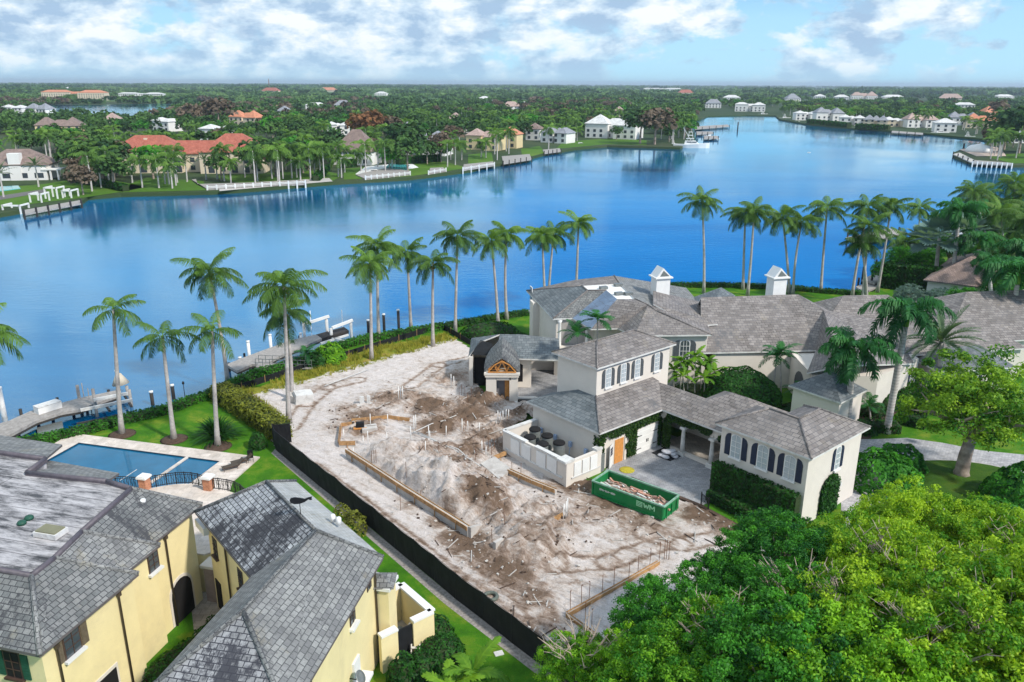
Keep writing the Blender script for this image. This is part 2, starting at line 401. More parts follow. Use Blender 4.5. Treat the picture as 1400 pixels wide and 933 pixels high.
def flatroof_mat():
    t = NT('streaked_roof_membrane'); uv = t.coord()
    rot = t.node('ShaderNodeMapping'); rot.inputs['Rotation'].default_value = (0, 0, R(14.5)); t.L.new(uv, rot.inputs[0]); v = rot.outputs[0]
    st = t.noise(t.mapping(v, (0.45, 1.7, 1)), 0.8, 10, 0.78, 0.2)
    col = t.ramp(st, [(0.40, (0.07, 0.07, 0.075)), (0.48, (0.26, 0.25, 0.255)), (0.57, (0.46, 0.44, 0.445)), (0.75, (0.60, 0.58, 0.58))])
    br = t.node('ShaderNodeTexBrick'); t.L.new(v, br.inputs['Vector'])
    for k, x in (('Scale', 1.0), ('Mortar Size', 0.03), ('Brick Width', 30.0), ('Row Height', 1.0), ('Bias', 0.0)): br.inputs[k].default_value = x
    br.inputs['Color1'].default_value = br.inputs['Color2'].default_value = (1, 1, 1, 1); br.inputs['Mortar'].default_value = (0.3, 0.29, 0.3, 1)
    t.color(t.mix(0.85, col, br.outputs[0], 'MULTIPLY')); t.rough(0.7, 0.3); return t.m
M['membrane'] = flatroof_mat()

def sand_mat():
    t = NT('pale_demolition_sand'); o = t.coord()
    n1 = t.noise(o, 0.16, 10, 0.72, 0.8); n2 = t.noise(o, 1.3, 10, 0.75, 0.5); n3 = t.noise(o, 9, 6, 0.75)
    rot = t.node('ShaderNodeMapping'); rot.inputs['Rotation'].default_value = (0, 0, R(35)); t.L.new(o, rot.inputs[0])
    tr = t.noise(t.mapping(rot.outputs[0], (0.35, 1.9, 1)), 0.9, 9, 0.72, 1.4)
    dt = t.node('ShaderNodeAttribute'); dt.attribute_name = 'dirt'
    wd = t.node('ShaderNodeAttribute'); wd.attribute_name = 'weed'
    m = t.math('ADD', t.math('MULTIPLY', n2, 0.52), t.math('ADD', t.math('MULTIPLY', tr, 0.42), t.math('MULTIPLY', dt.outputs['Fac'], 0.29)))
    col = t.ramp(m, [(0.45, (0.80, 0.725, 0.69)), (0.54, (0.66, 0.575, 0.52)), (0.62, (0.42, 0.32, 0.26)), (0.72, (0.20, 0.135, 0.095))])
    col = t.mix(1.0, col, t.ramp(n3, [(0.25, 0.72), (0.6, 1.06)]), 'MULTIPLY')
    col = t.mix(t.ramp(n1, [(0.55, 0.0), (0.75, 0.3)]), col, (0.50, 0.44, 0.42))
    g = t.ramp(t.noise(o, 0.7, 6), [(0.3, (0.13, 0.19, 0.02)), (0.55, (0.30, 0.30, 0.04)), (0.7, (0.42, 0.28, 0.10))])
    w = t.math('ADD', wd.outputs['Fac'], t.math('MULTIPLY', t.math('SUBTRACT', n2, 0.5), 1.6))
    col = t.mix(t.ramp(w, [(0.42, 0.0), (0.6, 1.0)]), col, g)
    t.color(col); t.rough(0.95, 0.1)
    t.bump(t.math('ADD', n2, t.math('ADD', t.math('MULTIPLY', n3, 0.3), t.math('MULTIPLY', tr, 0.5))), 1.0, 0.32)
    return t.m
M['sand'] = sand_mat()

def water_mat():
    t = NT('bay_water'); o = t.coord()
    d = t.node('ShaderNodeBsdfDiffuse'); g = t.node('ShaderNodeBsdfGlossy'); g.inputs['Roughness'].default_value = 0.03
    g.inputs[0].default_value = (0.70, 0.92, 1.0, 1)
    pat = t.noise(t.mapping(o, (0.4, 1.0, 1)), 0.012, 6, 0.6, 0.6)
    t.L.new(t.ramp(pat, [(0.36, (0.0, 0.055, 0.17)), (0.62, (0.0, 0.19, 0.44))]), d.inputs[0])
    bmp = t.node('ShaderNodeBump'); bmp.inputs['Strength'].default_value = 0.20; bmp.inputs['Distance'].default_value = 0.25
    calm = t.ramp(t.noise(t.mapping(o, (0.5, 1.0, 1)), 0.009, 5, 0.6, 0.5), [(0.42, 0.12), (0.62, 1.0)])
    hgt = t.math('ADD', t.noise(t.mapping(o, (0.5, 1.2, 1)), 0.75, 5, 0.55, 0.3), t.math('MULTIPLY', t.noise(o, 2.6, 3), 0.35))
    t.L.new(t.math('MULTIPLY', hgt, calm), bmp.inputs['Height'])
    t.L.new(bmp.outputs[0], g.inputs['Normal']); t.L.new(bmp.outputs[0], d.inputs['Normal'])
    fr = t.node('ShaderNodeFresnel'); fr.inputs['IOR'].default_value = 2.1; t.L.new(bmp.outputs[0], fr.inputs['Normal'])
    f = t.math('ADD', t.math('MULTIPLY', fr.outputs[0], 0.95), 0.10, True)
    ms = t.node('ShaderNodeMixShader'); t.L.new(f, ms.inputs[0]); t.L.new(d.outputs[0], ms.inputs[1]); t.L.new(g.outputs[0], ms.inputs[2])
    t.L.new(ms.outputs[0], t.out.inputs[0]); t.N.remove(t.p); return t.m
M['water'] = water_mat()
def pool_mat(name, c):
    t = NT(name); o = t.coord(); t.color(t.ramp(t.noise(o, 0.5, 5, 0.6), [(0.3, tuple(x*0.75 for x in c)), (0.7, c)])); t.rough(0.06, 0.7); t.bump(t.noise(o, 2.5, 3), 0.08, 0.04); return t.m
M['pool'] = pool_mat('pool_water', (0.003, 0.14, 0.28))
M['turq'] = pool_mat('turquoise_pool_water', (0.08, 0.5, 0.55))

def trunk_mat(name, a, b, ring=2.2):
    t = NT(name); o = t.coord()
    wv = t.node('ShaderNodeTexWave', wave_type='BANDS', bands_direction='Z'); t.L.new(o, wv.inputs[0]); wv.inputs['Scale'].default_value = ring; wv.inputs['Distortion'].default_value = 1.5; wv.inputs['Detail'].default_value = 3
    n = t.noise(o, 1.4, 8, 0.7)
    col = t.ramp(n, [(0.3, a), (0.7, b)])
    t.color(t.mix(1.0, col, t.ramp(wv.outputs[0], [(0.0, 0.75), (0.4, 1.05)]), 'MULTIPLY')); t.rough(0.9, 0.2); return t.m
M['palmtrunk'] = trunk_mat('palm_bark', (0.27, 0.24, 0.22), (0.58, 0.54, 0.51))
M['royaltrunk'] = trunk_mat('royal_palm_bark', (0.44, 0.40, 0.38), (0.64, 0.60, 0.58), 1.0)
M['bark'] = trunk_mat('tree_bark', (0.22, 0.17, 0.14), (0.48, 0.39, 0.33), 0.3)
M['palmleaf'] = leafy('coconut_frond', (0.025, 0.08, 0.02), (0.20, 0.36, 0.05))
M['royalleaf'] = leafy('royal_frond', (0.012, 0.075, 0.025), (0.06, 0.27, 0.05))
M['dateleaf'] = leafy('date_frond', (0.06, 0.11, 0.06), (0.17, 0.26, 0.13))
M['silverleaf'] = leafy('silver_fan', (0.10, 0.18, 0.17), (0.26, 0.38, 0.35))
M['limeleaf'] = leafy('lime_palm_frond', (0.07, 0.2, 0.015), (0.25, 0.45, 0.03))
M['shaft'] = plain('green_crownshaft', (0.16, 0.34, 0.035), 0.5, 0.2, 3)
M['nut'] = plain('orange_coconut', (0.42, 0.24, 0.07), 0.6, 0.3, 5)
M['leafdark'] = leafy('dark_tree_leaf', (0.010, 0.09, 0.014), (0.11, 0.40, 0.03))
M['leafmid'] = leafy('mid_tree_leaf', (0.035, 0.18, 0.01), (0.30, 0.58, 0.025))
M['leaflime'] = leafy('lime_tree_leaf', (0.07, 0.24, 0.01), (0.45, 0.64, 0.03))
M['leafgold'] = leafy('golden_tree_leaf', (0.02, 0.14, 0.012), (0.30, 0.48, 0.03))
M['hedge'] = leafy('hedge_leaf', (0.006, 0.04, 0.008), (0.04, 0.16, 0.016))
M['hedgelime'] = leafy('seawall_hedge_leaf', (0.015, 0.085, 0.01), (0.07, 0.26, 0.02))
M['hedgeold'] = leafy('olive_hedge_leaf', (0.09, 0.10, 0.02), (0.27, 0.30, 0.035))
M['ivy'] = leafy('ivy_leaf', (0.012, 0.045, 0.01), (0.07, 0.15, 0.02))
M['hedgecore'] = plain('hedge_twigs', (0.03, 0.05, 0.016), 0.9, 0.3, 3)
M['farleaf'] = leafy('far_tree_leaf', (0.007, 0.04, 0.014), (0.095, 0.195, 0.04), 0.15, 0.8)
M['farolive'] = leafy('mangrove_leaf', (0.06, 0.13, 0.035), (0.15, 0.25, 0.07), 0.1, 0.9)
M['brownleaf'] = leafy('bare_brown_twigs', (0.085, 0.065, 0.045), (0.20, 0.15, 0.105), 0.1, 0.9)
M['rustleaf'] = leafy('rust_orange_leaf', (0.13, 0.065, 0.03), (0.30, 0.14, 0.06), 0.2, 0.9)
M['tuft'] = leafy('wild_grass_blade', (0.10, 0.17, 0.012), (0.42, 0.38, 0.06), 0.3, 0.8)
M['farground'] = grass_mat('far_ground', (0.028, 0.05, 0.02), (0.045, 0.075, 0.028), (0.10, 0.10, 0.06), 0.006)

# ------------------------------------------------------------------ the setting: water, land, lawns, paving
def sheet(name, poly, z, mat, parent=None, kind='structure', thick=0.0):
    mb = MB()
    if thick: mb.prism(poly, z - thick, z)
    else:
        vs_ = [(p[0], p[1], z) for p in poly]
        fs = []
        for t in tessellate_polygon([[Vector((p[0], p[1], 0)) for p in poly]]):
            q0, q1, q2 = [Vector(poly[i][:2]) for i in t]
            fs.append(tuple(t) if (q1-q0).cross(q2-q0) > 0 else tuple(t)[::-1])
        mb.add(vs_, fs)
    o = mb.build(name, mat, parent)
    if kind: o['kind'] = kind
    return o
def PX(pts, z=0.0): return [tuple(G(x, y, z)) for x, y in pts]

WZ = -1.1
mb = MB(); mb.add([(-9000, -200, WZ), (9000, -200, WZ), (9000, 9000, WZ), (-9000, 9000, WZ)], [(0, 1, 2, 3)])
mb.build('water', M['water'], kind='structure')
near_shore = [(-260, 700), (-60, 625), (60, 603), (93, 594), (135, 584), (174, 573), (229, 561), (300, 534), (335, 516), (355, 509), (393, 501), (459, 474), (503, 462),
              (565, 452), (640, 440), (721, 426), (800, 409), (915, 390), (985, 389), (1060, 392), (1130, 398), (1180, 401), (1196, 398), (1206, 380), (1216, 358),
              (1240, 342), (1275, 322), (1340, 300), (1400, 285), (1560, 255)]
near_poly = PX(near_shore) + [(420, 260), (420, -60), (-160, -60), (-160, 60)]
sheet('ground', near_poly, 0.0, M['lawn'], thick=2.2)
far_shore = [(-420, 345), (-120, 306), (0, 292), (60, 282), (112, 275), (120, 269), (165, 265), (285, 262), (350, 258), (455, 249), (560, 243), (640, 233), (675, 225), (721, 219),
             (730, 214), (746, 210), (787, 203), (830, 199), (884, 200.5), (930, 202), (950, 190), (946, 175), (952, 165), (968, 158.6), (1020, 157.6), (1060, 158), (1066, 163),
             (1106, 170), (1160, 175), (1223, 179), (1277, 183.5), (1300, 186), (1345, 190), (1352, 195), (1340, 199.5), (1317, 203), (1303, 209), (1306, 214), (1329, 222.5),
             (1383, 226), (1460, 226), (1900, 226)]
far_poly = PX(far_shore) + [(9000, 2500), (30000, 30000), (-30000, 30000), (-9000, 2500)]
sheet('far_ground', far_poly, 0.0, M['farground'], thick=2.2)
sheet('lake', PX([(60, 143.2), (130, 143.6), (245, 141.5), (330, 139.5), (335, 143), (245, 151), (200, 158), (78, 160), (48, 150)]), 0.05, M['water'])
# mown lawns along the far bank
for k, pts in enumerate([
        [(-60, 292), (0, 285), (60, 277), (112, 271), (165, 263), (200, 256), (155, 247), (100, 246), (60, 252), (-60, 262)],
        [(165, 263.5), (285, 260.5), (278, 248), (200, 243), (180, 251)],
        [(350, 256), (455, 247.5), (470, 240), (440, 233), (350, 238), (300, 240), (300, 246)],
        [(470, 246), (560, 241.5), (600, 236), (640, 230), (600, 219), (540, 226), (470, 231)],
        [(715, 217.5), (731, 213), (746, 209), (738, 200), (712, 204)],
        [(760, 204), (787, 201.5), (830, 197.5), (884, 199), (884, 192), (830, 190), (770, 194)],
        [(640, 230), (675, 223), (672, 208), (640, 212)],
        [(1345, 213), (1383, 224), (1450, 222), (1400, 210)]]):
    sheet('far_lawn', PX(pts), 0.06, M['fargrass'])
sheet('rock_revetment', PX([(300, 262), (350, 257.5), (455, 248.6), (450, 244), (345, 250), (300, 252)]), 0.12, M['concrete'])
sheet('mangrove_flat', PX([(-300, 134), (250, 128), (700, 122.5), (1000, 124), (1400, 126), (1400, 131), (1000, 130), (700, 134), (470, 146), (200, 139.2), (-300, 141)]), 0.08, grass_mat('mangrove_green', (0.05, 0.11, 0.03), (0.07, 0.145, 0.035), (0.10, 0.16, 0.06), 0.01))

# demolition lot: displaced sand sheet
LU = Vector((0.642, -0.767, 0)); LV = Vector((0.767, 0.642, 0)); L0 = Vector((-23.1, 70.8, 0))
def lot(u, v, z=0.0): return L0 + LU*u + LV*v + Vector((0, 0, z))
def tolot(p): d = Vector((p[0], p[1], 0)) - L0; return d.dot(LU), d.dot(LV)
lot_px = [(374, 610), (560, 766), (624, 819), (760, 924), (850, 994), (960, 1060), (1180, 900), (1100, 790), (1012, 724), (955, 694), (862, 655), (826, 660), (800, 655), (770, 640), (700, 612), (705, 590),
          (735, 575), (742, 548), (706, 553), (660, 548), (648, 500), (650, 480), (612, 457), (560, 466), (500, 479), (430, 502), (352, 530), (318, 530), (345, 570)]
lot_poly = [tolot(G(*p)) for p in lot_px]
def inpoly(x, y, poly):
    c = False; j = len(poly) - 1
    for i in range(len(poly)):
        xi, yi = poly[i][:2]; xj, yj = poly[j][:2]
        if (yi > y) != (yj > y) and x < (xj-xi)*(y-yi)/(yj-yi) + xi: c = not c
        j = i
    return c
mounds = [  # px, py, radius across, height, dirt
    (545, 640, 2.6, .75, .3), (580, 662, 2.8, .9, .1), (615, 688, 2.8, .95, .1), (600, 672, 2.6, .9, .15), (640, 694, 2.2, .7, .2), (560, 625, 2.4, .7, .3), (520, 628, 1.8, .6, .2),
    (600, 628, 2.2, .55, .7), (625, 645, 2.0, .5, .8), (650, 662, 2.0, .4, .5),
    (663, 697, 1.7, 1.0, 1.5), (705, 738, 1.9, .85, .4), (730, 748, 2.0, .7, .6), (752, 752, 1.5, .5, .6), (680, 712, 1.5, .4, .9),
    (678, 545, 2.6, .8, 1.3), (655, 555, 2.2, .5, 1.2), (640, 572, 2.6, .35, 1.2), (700, 590, 2.2, .5, .7), (735, 568, 2.2, .9, .5), (705, 575, 1.5, .5, 1.0),
    (590, 560, 2.5, .35, 1.2), (600, 585, 2.4, .3, 1.2), (570, 548, 2.5, .25, .7), (530, 548, 2.6, .3, .8), (500, 590, 1.8, .35, .9), (620, 520, 3.0, .3, .6), (500, 572, 2.2, .1, 1.1),
    (660, 600, 2.4, .3, .8), (690, 615, 2.0, .2, .9), (640, 620, 2.0, .3, 1.0), (680, 660, 2.5, .15, .5), (700, 690, 2.5, .3, .2), (735, 700, 2.2, .35, .5), (760, 720, 2.4, .2, .6),
    (640, 745, 1.6, .02, 1.2), (622, 735, 1.2, .02, 1.1), (655, 760, 1.6, .02, .9), (700, 785, 2.2, .05, 1.0), (680, 775, 1.8, .05, 1.0), (730, 815, 1.6, .02, .9), (745, 850, 1.3, .02, .7),
    (790, 662, 2.2, .05, 1.3), (830, 690, 2.6, .05, .9), (870, 710, 2.2, .05, .7), (800, 705, 2.4, .1, .6), (850, 730, 2.2, .05, .4), (900, 725, 2, .03, .6), (960, 705, 1.6, .2, 1.4), (1000, 722, 1.6, .25, 1.4),
    (605, 712, 1.2, .0, .9), (560, 690, 1.0, .0, .6), (455, 585, 1.4, .0, .5), (470, 560, 1.6, .05, .6), (440, 530, 1.6, .0, .35), (470, 520, 2.2, .0, .2), (590, 500, 2.4, .0, .2),
    (820, 770, 2.4, .05, .35), (770, 790, 2.2, .0, .3), (880, 760, 2.0, .0, .3), (650, 500, 2.2, .3, .4), (662, 520, 2.0, .5, .8)]
mlot = [(*tolot(G(a, b)), r, h, d) for a, b, r, h, d in mounds]
wall_a, wall_b = tolot(G(473.5, 613.5, .95)), tolot(G(640.5, 719.7, .95))
back_a, back_b = tolot(G(330, 533)), tolot(G(606, 458))
tracks = [[tolot(G(*p)) for p in tp] for tp in ([(398, 585), (420, 553), (448, 530), (490, 520)], [(425, 640), (520, 712), (620, 792), (720, 872)], [(615, 735), (660, 770), (700, 795), (735, 835), (760, 880)], [(700, 760), (760, 775), (830, 770), (900, 745)], [(560, 530), (600, 500), (640, 492)], [(880, 730), (930, 745), (985, 735)])]
def lot_h(u, v):
    P = Vector((u, v, 0))
    h = 0.07 + 0.05*noise.noise(P*0.35); d = 0.0
    vw = wall_a[1] + (wall_b[1]-wall_a[1])*(u-wall_a[0])/(wall_b[0]-wall_a[0])
    inside = 1.0 if not (wall_a[0]-2 < u < wall_b[0]+.5) else max(0.0, min(1.0, (v-vw-.15)/.9))
    for (mu, mv, r, mh, md) in mlot:
        q = ((u-mu)**2 + (v-mv)**2)/(r*r)
        if q < 6:
            e = math.exp(-q*0.9); h += 1.2*inside*mh*e*(1 + 0.35*noise.noise(P*1.1)); d = max(d, md*e) if md > d else d
    if u > -14:
        for tp in tracks:
            for k in range(len(tp)-1):
                ax, ay = tp[k]; bx_, by_ = tp[k+1]; dx, dy = bx_-ax, by_-ay; L2 = dx*dx+dy*dy; tt = max(0, min(1, ((u-ax)*dx+(v-ay)*dy)/L2)); q = math.hypot(u-ax-tt*dx, v-ay-tt*dy)
                e = math.exp(-((q-.85)/.22)**2)
                if e > .05 and q < 2: h -= .05*e; d = max(d, .75*e)
    rough = 0.04 + min(0.38, 0.6*max(0, h - 0.12)) + 0.12*min(1, d)
    h += rough*(noise.fractal(P*1.15, 0.8, 2.1, 5) * 1.3)
    h += -0.30*max(0, noise.noise(P*0.9 + Vector((4, 0, 0))))*min(1, d*2)*inside
    # wheel tracks round the foundation
    tr = math.sin(v*2.6 + 1.2*noise.noise(P*0.2))
    if v < 7 or u > 27: h += 0.02*tr
    return max(0.012, h), d
NUv, NVv = 300, 150; u0, u1, v0, v1 = -24.0, 58.0, -2.0, 37.0
def build_lot():
    idx = {}; V = []; D = []; Wd = []; Fc = []
    us = [u0 + (u1-u0)*i/NUv for i in range(NUv+1)]; vs2 = [v0 + (v1-v0)*j/NVv for j in range(NVv+1)]
    ab = (back_b[0]-back_a[0], back_b[1]-back_a[1]); Lb = math.hypot(*ab); nb = (-ab[1]/Lb, ab[0]/Lb)
    keep = [[inpoly(us[i], vs2[j], lot_poly) for j in range(NVv+1)] for i in range(NUv+1)]
    def vert(i, j):
        if (i, j) in idx: return idx[i, j]
        u, v = us[i], vs2[j]; h, d = lot_h(u, v)
        p = lot(u, v, h); idx[i, j] = len(V); V.append(tuple(p)); D.append(d)
        db = abs((u-back_a[0])*nb[0] + (v-back_a[1])*nb[1])
        w = max(0.0, 1.15 - db/4.2)
        if u < -4 and v < 6: w = max(w, 0.75 - abs(v-1.0)/5)
        Wd.append(w); return idx[i, j]
    for i in range(NUv):
        for j in range(NVv):
            if keep[i][j] and keep[i+1][j] and keep[i][j+1] and keep[i+1][j+1]:
                Fc.append((vert(i, j), vert(i+1, j), vert(i+1, j+1), vert(i, j+1)))
    o = fast_mesh('sand_ground', V, Fc, M['sand'], smooth=True)
    for nm, dat in (('dirt', D), ('weed', Wd)):
        a = o.data.attributes.new(nm, 'FLOAT', 'POINT'); a.data.foreach_set('value', np.array(dat, dtype=np.float32))
    o['kind'] = 'structure'
    return V, Wd
LV_, LW_ = build_lot()
def gz(p):
    u, v = tolot(p)
    return lot_h(u, v)[0] if inpoly(u, v, lot_poly) else 0.0

sheet('side_strip', PX([(376, 614), (624, 820), (760, 925), (850, 995), (835, 1000), (744, 930), (608, 826), (371, 620)]), 0.006, plain('gravel_strip', (0.30, 0.27, 0.25), 0.95, 0.5, 5, bump=0.6))
court = PX([(812, 664), (862, 598), (905, 590), (1000, 626), (1010, 668), (957, 693), (862, 654)])
sheet('motor_court', court, 0.02, M['pavers'])
sheet('courtyard', PX([(660, 548), (690, 500), (770, 495), (790, 540), (742, 560), (706, 553)]), 0.03, M['pavers'])
drive = PX([(1150, 600), (1190, 601), (1240, 599), (1290, 606), (1340, 616), (1420, 624), (1560, 640), (1600, 800), (1430, 740), (1380, 700), (1300, 720), (1230, 760), (1150, 760), (1150, 650)])
sheet('driveway', drive, 0.012, M['drive'])
isl = G(1318, 662)
ell = [(isl.x + 6.6*math.cos(t)*1.0, isl.y + 4.3*math.sin(t)) for t in [i*math.pi/18 for i in range(36)]]
ell2 = [(isl.x + (6.6+0.25)*math.cos(t), isl.y + (4.3+0.25)*math.sin(t)) for t in [i*math.pi/18 for i in range(36)]]
sheet('driveway_kerb', ell2, 0.12, M['concrete'], thick=0.12)
sheet('island_lawn', ell, 0.16, grass_mat('groundcover_painted_shade', (0.03, 0.07, 0.008), (0.05, 0.12, 0.01), (0.11, 0.15, 0.02), 0.4), thick=0.15)  # tree shade on the grass is put into its darker colour
deck = PX([(99, 594), (355.5, 626.6), (318, 660), (300, 720), (60, 700), (20, 640)])
PD = Vector((math.cos(R(-14.3)), math.sin(R(-14.3)), 0)); PN = Vector((PD.y, -PD.x, 0))   # along the pool, towards the house
P0 = G(108, 607)
pool = [P0, P0 + PD*15.3, P0 + PD*15.3 + PN*8.2, P0 + PN*8.2]
def ring_sheet(name, outer, inner, z, thick, mat):
    mb = MB(); o3 = [Vector((p[0], p[1], 0)) for p in outer]; i3 = [Vector((p[0], p[1], 0)) for p in inner]
    allp = o3 + i3
    fs = []
    for t in tessellate_polygon([o3, i3]):
        q0, q1, q2 = [allp[i] for i in t]
        fs.append(tuple(t) if (q1-q0).cross(q2-q0).z > 0 else tuple(t)[::-1])
    mb.add([(p.x, p.y, z) for p in allp], fs)
    for ringp, flip in ((o3, 1), (i3, -1)):
        n = len(ringp); area = sum(ringp[i].x*ringp[(i+1) % n].y - ringp[(i+1) % n].x*ringp[i].y for i in range(n))
        vs_ = [(p.x, p.y, z - thick) for p in ringp] + [(p.x, p.y, z) for p in ringp]
        f = [(i, (i+1) % n, n+(i+1) % n, n+i) for i in range(n)]
        if area*flip < 0: f = [x[::-1] for x in f]
        mb.add(vs_, f)
    return mb.build(name, mat)
tag(ring_sheet('pool_deck', deck, pool, 0.14, 0.13, M['travertine']), kind='structure')

# ------------------------------------------------------------------ plants
def unit(a): return a/np.maximum(1e-9, np.linalg.norm(a, axis=-1, keepdims=True))
def leaf_quads(C, size, up=0.3, rs=nr, out=None, asp=0.55):
    """C (n,3) leaf centres -> verts and quads, each a folded diamond of its own direction"""
    n = len(C)
    nrm = rs.normal(size=(n, 3)); nrm = unit(nrm)
    if out is not None: nrm = unit(nrm*0.75 + out)
    nrm[:, 2] += up; nrm = unit(nrm)
    a = unit(np.cross(nrm, rs.normal(size=(n, 3)))); b = np.cross(nrm, a)
    s = (size*rs.uniform(0.7, 1.3, size=n))[:, None]
    V = np.stack([C - a*s, C - b*s*asp + nrm*s*0.15, C + a*s, C + b*s*asp + nrm*s*0.15], 1).reshape(-1, 3)
    return V, np.arange(4*n).reshape(n, 4)

def palm_crown(nf, Ln, kind, seed, nl=24, wl=0.085, two=True):
    rs = np.random.RandomState(seed); V = []; Q = []; T = []
    def quad(a, b, c, d, t):
        i = len(V); V.extend([a, b, c, d]); Q.append((i, i+1, i+2, i+3)); T.append(t)
    for k in range(nf):
        f = (k + 0.5)/nf
        az = k*2.39996 + rs.uniform(-0.42, 0.42)
        el = {'coco': 1.35 - 1.75*f**0.85, 'royal': 1.25 - 1.45*f, 'date': 1.4 - 1.65*f**0.9, 'dwarf': 1.3 - 1.3*f}[kind] + rs.uniform(-0.12, 0.12)
        L = Ln*rs.uniform(0.72, 1.14)*(0.8 if f < 0.15 else 1.0)
        droop = {'coco': 1.35, 'royal': 1.5, 'date': 0.75, 'dwarf': 1.2}[kind]*rs.uniform(0.8, 1.2)
        steps = 9; p = np.array([0., 0., 0.]); pts = [p]; dirs = []
        hd = np.array([math.cos(az), math.sin(az), 0]); wind = rs.uniform(-0.25, 0.25)
        for s in range(steps):
            e = el - droop*((s+0.5)/steps)**1.25
            a2 = az + wind*s/steps
            hd2 = np.array([math.cos(a2), math.sin(a2), 0])
            d = hd2*math.cos(e) + np.array([0, 0, math.sin(e)]); dirs.append(d); p = p + d*L/steps; pts.append(p)
        tone = 0.62 - 0.45*f + rs.uniform(-0.12, 0.12)
        side0 = np.array([-math.sin(az), math.cos(az), 0])
        for s in range(steps):
            w = 0.05*(1 - s/steps) + 0.012
            quad(pts[s]-side0*w, pts[s]+side0*w, pts[s+1]+side0*w*0.8, pts[s+1]-side0*w*0.8, min(1, tone+0.25))
        for j in range(nl):
            t = 0.12 + 0.88*(j+0.5)/nl
            x = t*steps; s = min(steps-1, int(x)); q = pts[s] + (pts[s+1]-pts[s])*(x-s); d = dirs[s]
            up = np.cross(side0, d); up = up/np.linalg.norm(up)
            if up[2] < 0: up = -up
            ll = Ln*0.235*(math.sin(math.pi*min(1, t*0.86+0.12))**0.55)*rs.uniform(0.85, 1.12)
            if kind == 'date': ll *= 0.62
            for sg in (-1, 1):
                lift = {'coco': -0.15, 'royal': rs.uniform(-0.5, 0.7), 'date': 0.55, 'dwarf': 0.0}[kind]
                ld = side0*sg*0.82 + d*(0.55 if kind != 'date' else 0.8) + up*lift + rs.normal(size=3)*0.07
                ld = ld/np.linalg.norm(ld)
                m = q + ld*ll*0.5 - np.array([0, 0, 0.05*ll])
                e2 = q + ld*ll*0.93 - np.array([0, 0, (0.58 if kind in ('coco', 'royal') else 0.15)*ll])
                wv = d*wl*0.5
                tn = tone + rs.uniform(-0.13, 0.13)
                if two:
                    quad(q-wv*0.7, q+wv*0.7, m+wv, m-wv, tn); quad(m-wv, m+wv, e2+wv*0.25, e2-wv*0.25, tn)
                else: quad(q-wv, q+wv, e2+wv*0.5, e2-wv*0.5, tn)
    return np.array(V), np.array(Q), np.clip(np.array(T), 0, 1)
def fan_crown(n, r, seed):
    rs = np.random.RandomState(seed); V = []; Q = []; T = []
    for k in range(n):
        f = (k+0.5)/n; az = k*2.39996; el = 1.3 - 1.9*f
        d = np.array([math.cos(az)*math.cos(el), math.sin(az)*math.cos(el), math.sin(el)])
        side = np.array([-math.sin(az), math.cos(az), 0]); up = np.cross(side, d)*-1
        L = r*0.62*rs.uniform(0.8, 1.1); c = d*L; tone = 0.65 - 0.4*f
        i = len(V); V.extend([np.zeros(3)-side*0.03, np.zeros(3)+side*0.03, c+side*0.02, c-side*0.02]); Q.append((i, i+1, i+2, i+3)); T.append(0.7)
        for j in range(18):
            a = -2.2 + 4.4*(j+0.5)/18; b = 4.4/18*0.55
            fr = r*0.5*(1 - 0.12*abs(a))*rs.uniform(0.9, 1.08)
            def q(ang, rr): return c + (d*math.cos(ang) + side*math.sin(ang))*rr + up*rr*0.25*abs(math.sin(ang)) - np.array([0, 0, 0.12*rr*rr])
            i = len(V); V.extend([c, q(a-b, fr*0.7), q(a, fr), q(a+b, fr*0.7)]); Q.append((i, i+1, i+2, i+3)); T.append(tone+rs.uniform(-0.12, 0.12))
    return np.array(V), np.array(Q), np.clip(np.array(T), 0, 1)

CROWN = {}
def crown_mesh(key, V, Q, T, mat):
    o = fast_mesh('crown', V, Q, mat, T); me = o.data; bpy.data.objects.remove(o); CROWN[key] = me
for i in range(4): crown_mesh(('coco', i), *palm_crown(21, 4.2, 'coco', 20+i, 38, 0.09), M['palmleaf'])
for i in range(2): crown_mesh(('thin', i), *palm_crown(11, 3.4, 'coco', 40+i, 26, 0.10), M['palmleaf'])
for i in range(3): crown_mesh(('royal', i), *palm_crown(17, 4.4, 'royal', 50+i, 44, 0.17), M['royalleaf'])
crown_mesh(('date', 0), *palm_crown(34, 4.0, 'date', 60, 30, 0.10), M['dateleaf'])
for i in range(2): crown_mesh(('small', i), *palm_crown(12, 2.1, 'dwarf', 64+i, 18, 0.09), M['royalleaf'])
for i in range(2): crown_mesh(('lime', i), *palm_crown(9, 1.5, 'dwarf', 68+i, 14, 0.14), M['limeleaf'])
for i in range(2): crown_mesh(('fan', i), *fan_crown(26, 4.0, 70+i), M['silverleaf'])
for i in range(3): crown_mesh(('farcoco', i), *palm_crown(13, 4.6, 'coco', 80+i, 8, 0.42, False), M['palmleaf'])
for i in range(2): crown_mesh(('fardate', i), *palm_crown(18, 4.0, 'date', 85+i, 7, 0.42, False), M['dateleaf'])
cnt = {}
def put(me, name, parent, loc=(0, 0, 0), rz=0.0, sc=1.0):
    o = bpy.data.objects.new(name, me); COL.objects.link(o); o.parent = parent; o.location = loc; o.rotation_euler = (0, 0, rz); o.scale = (sc, sc, sc); return o
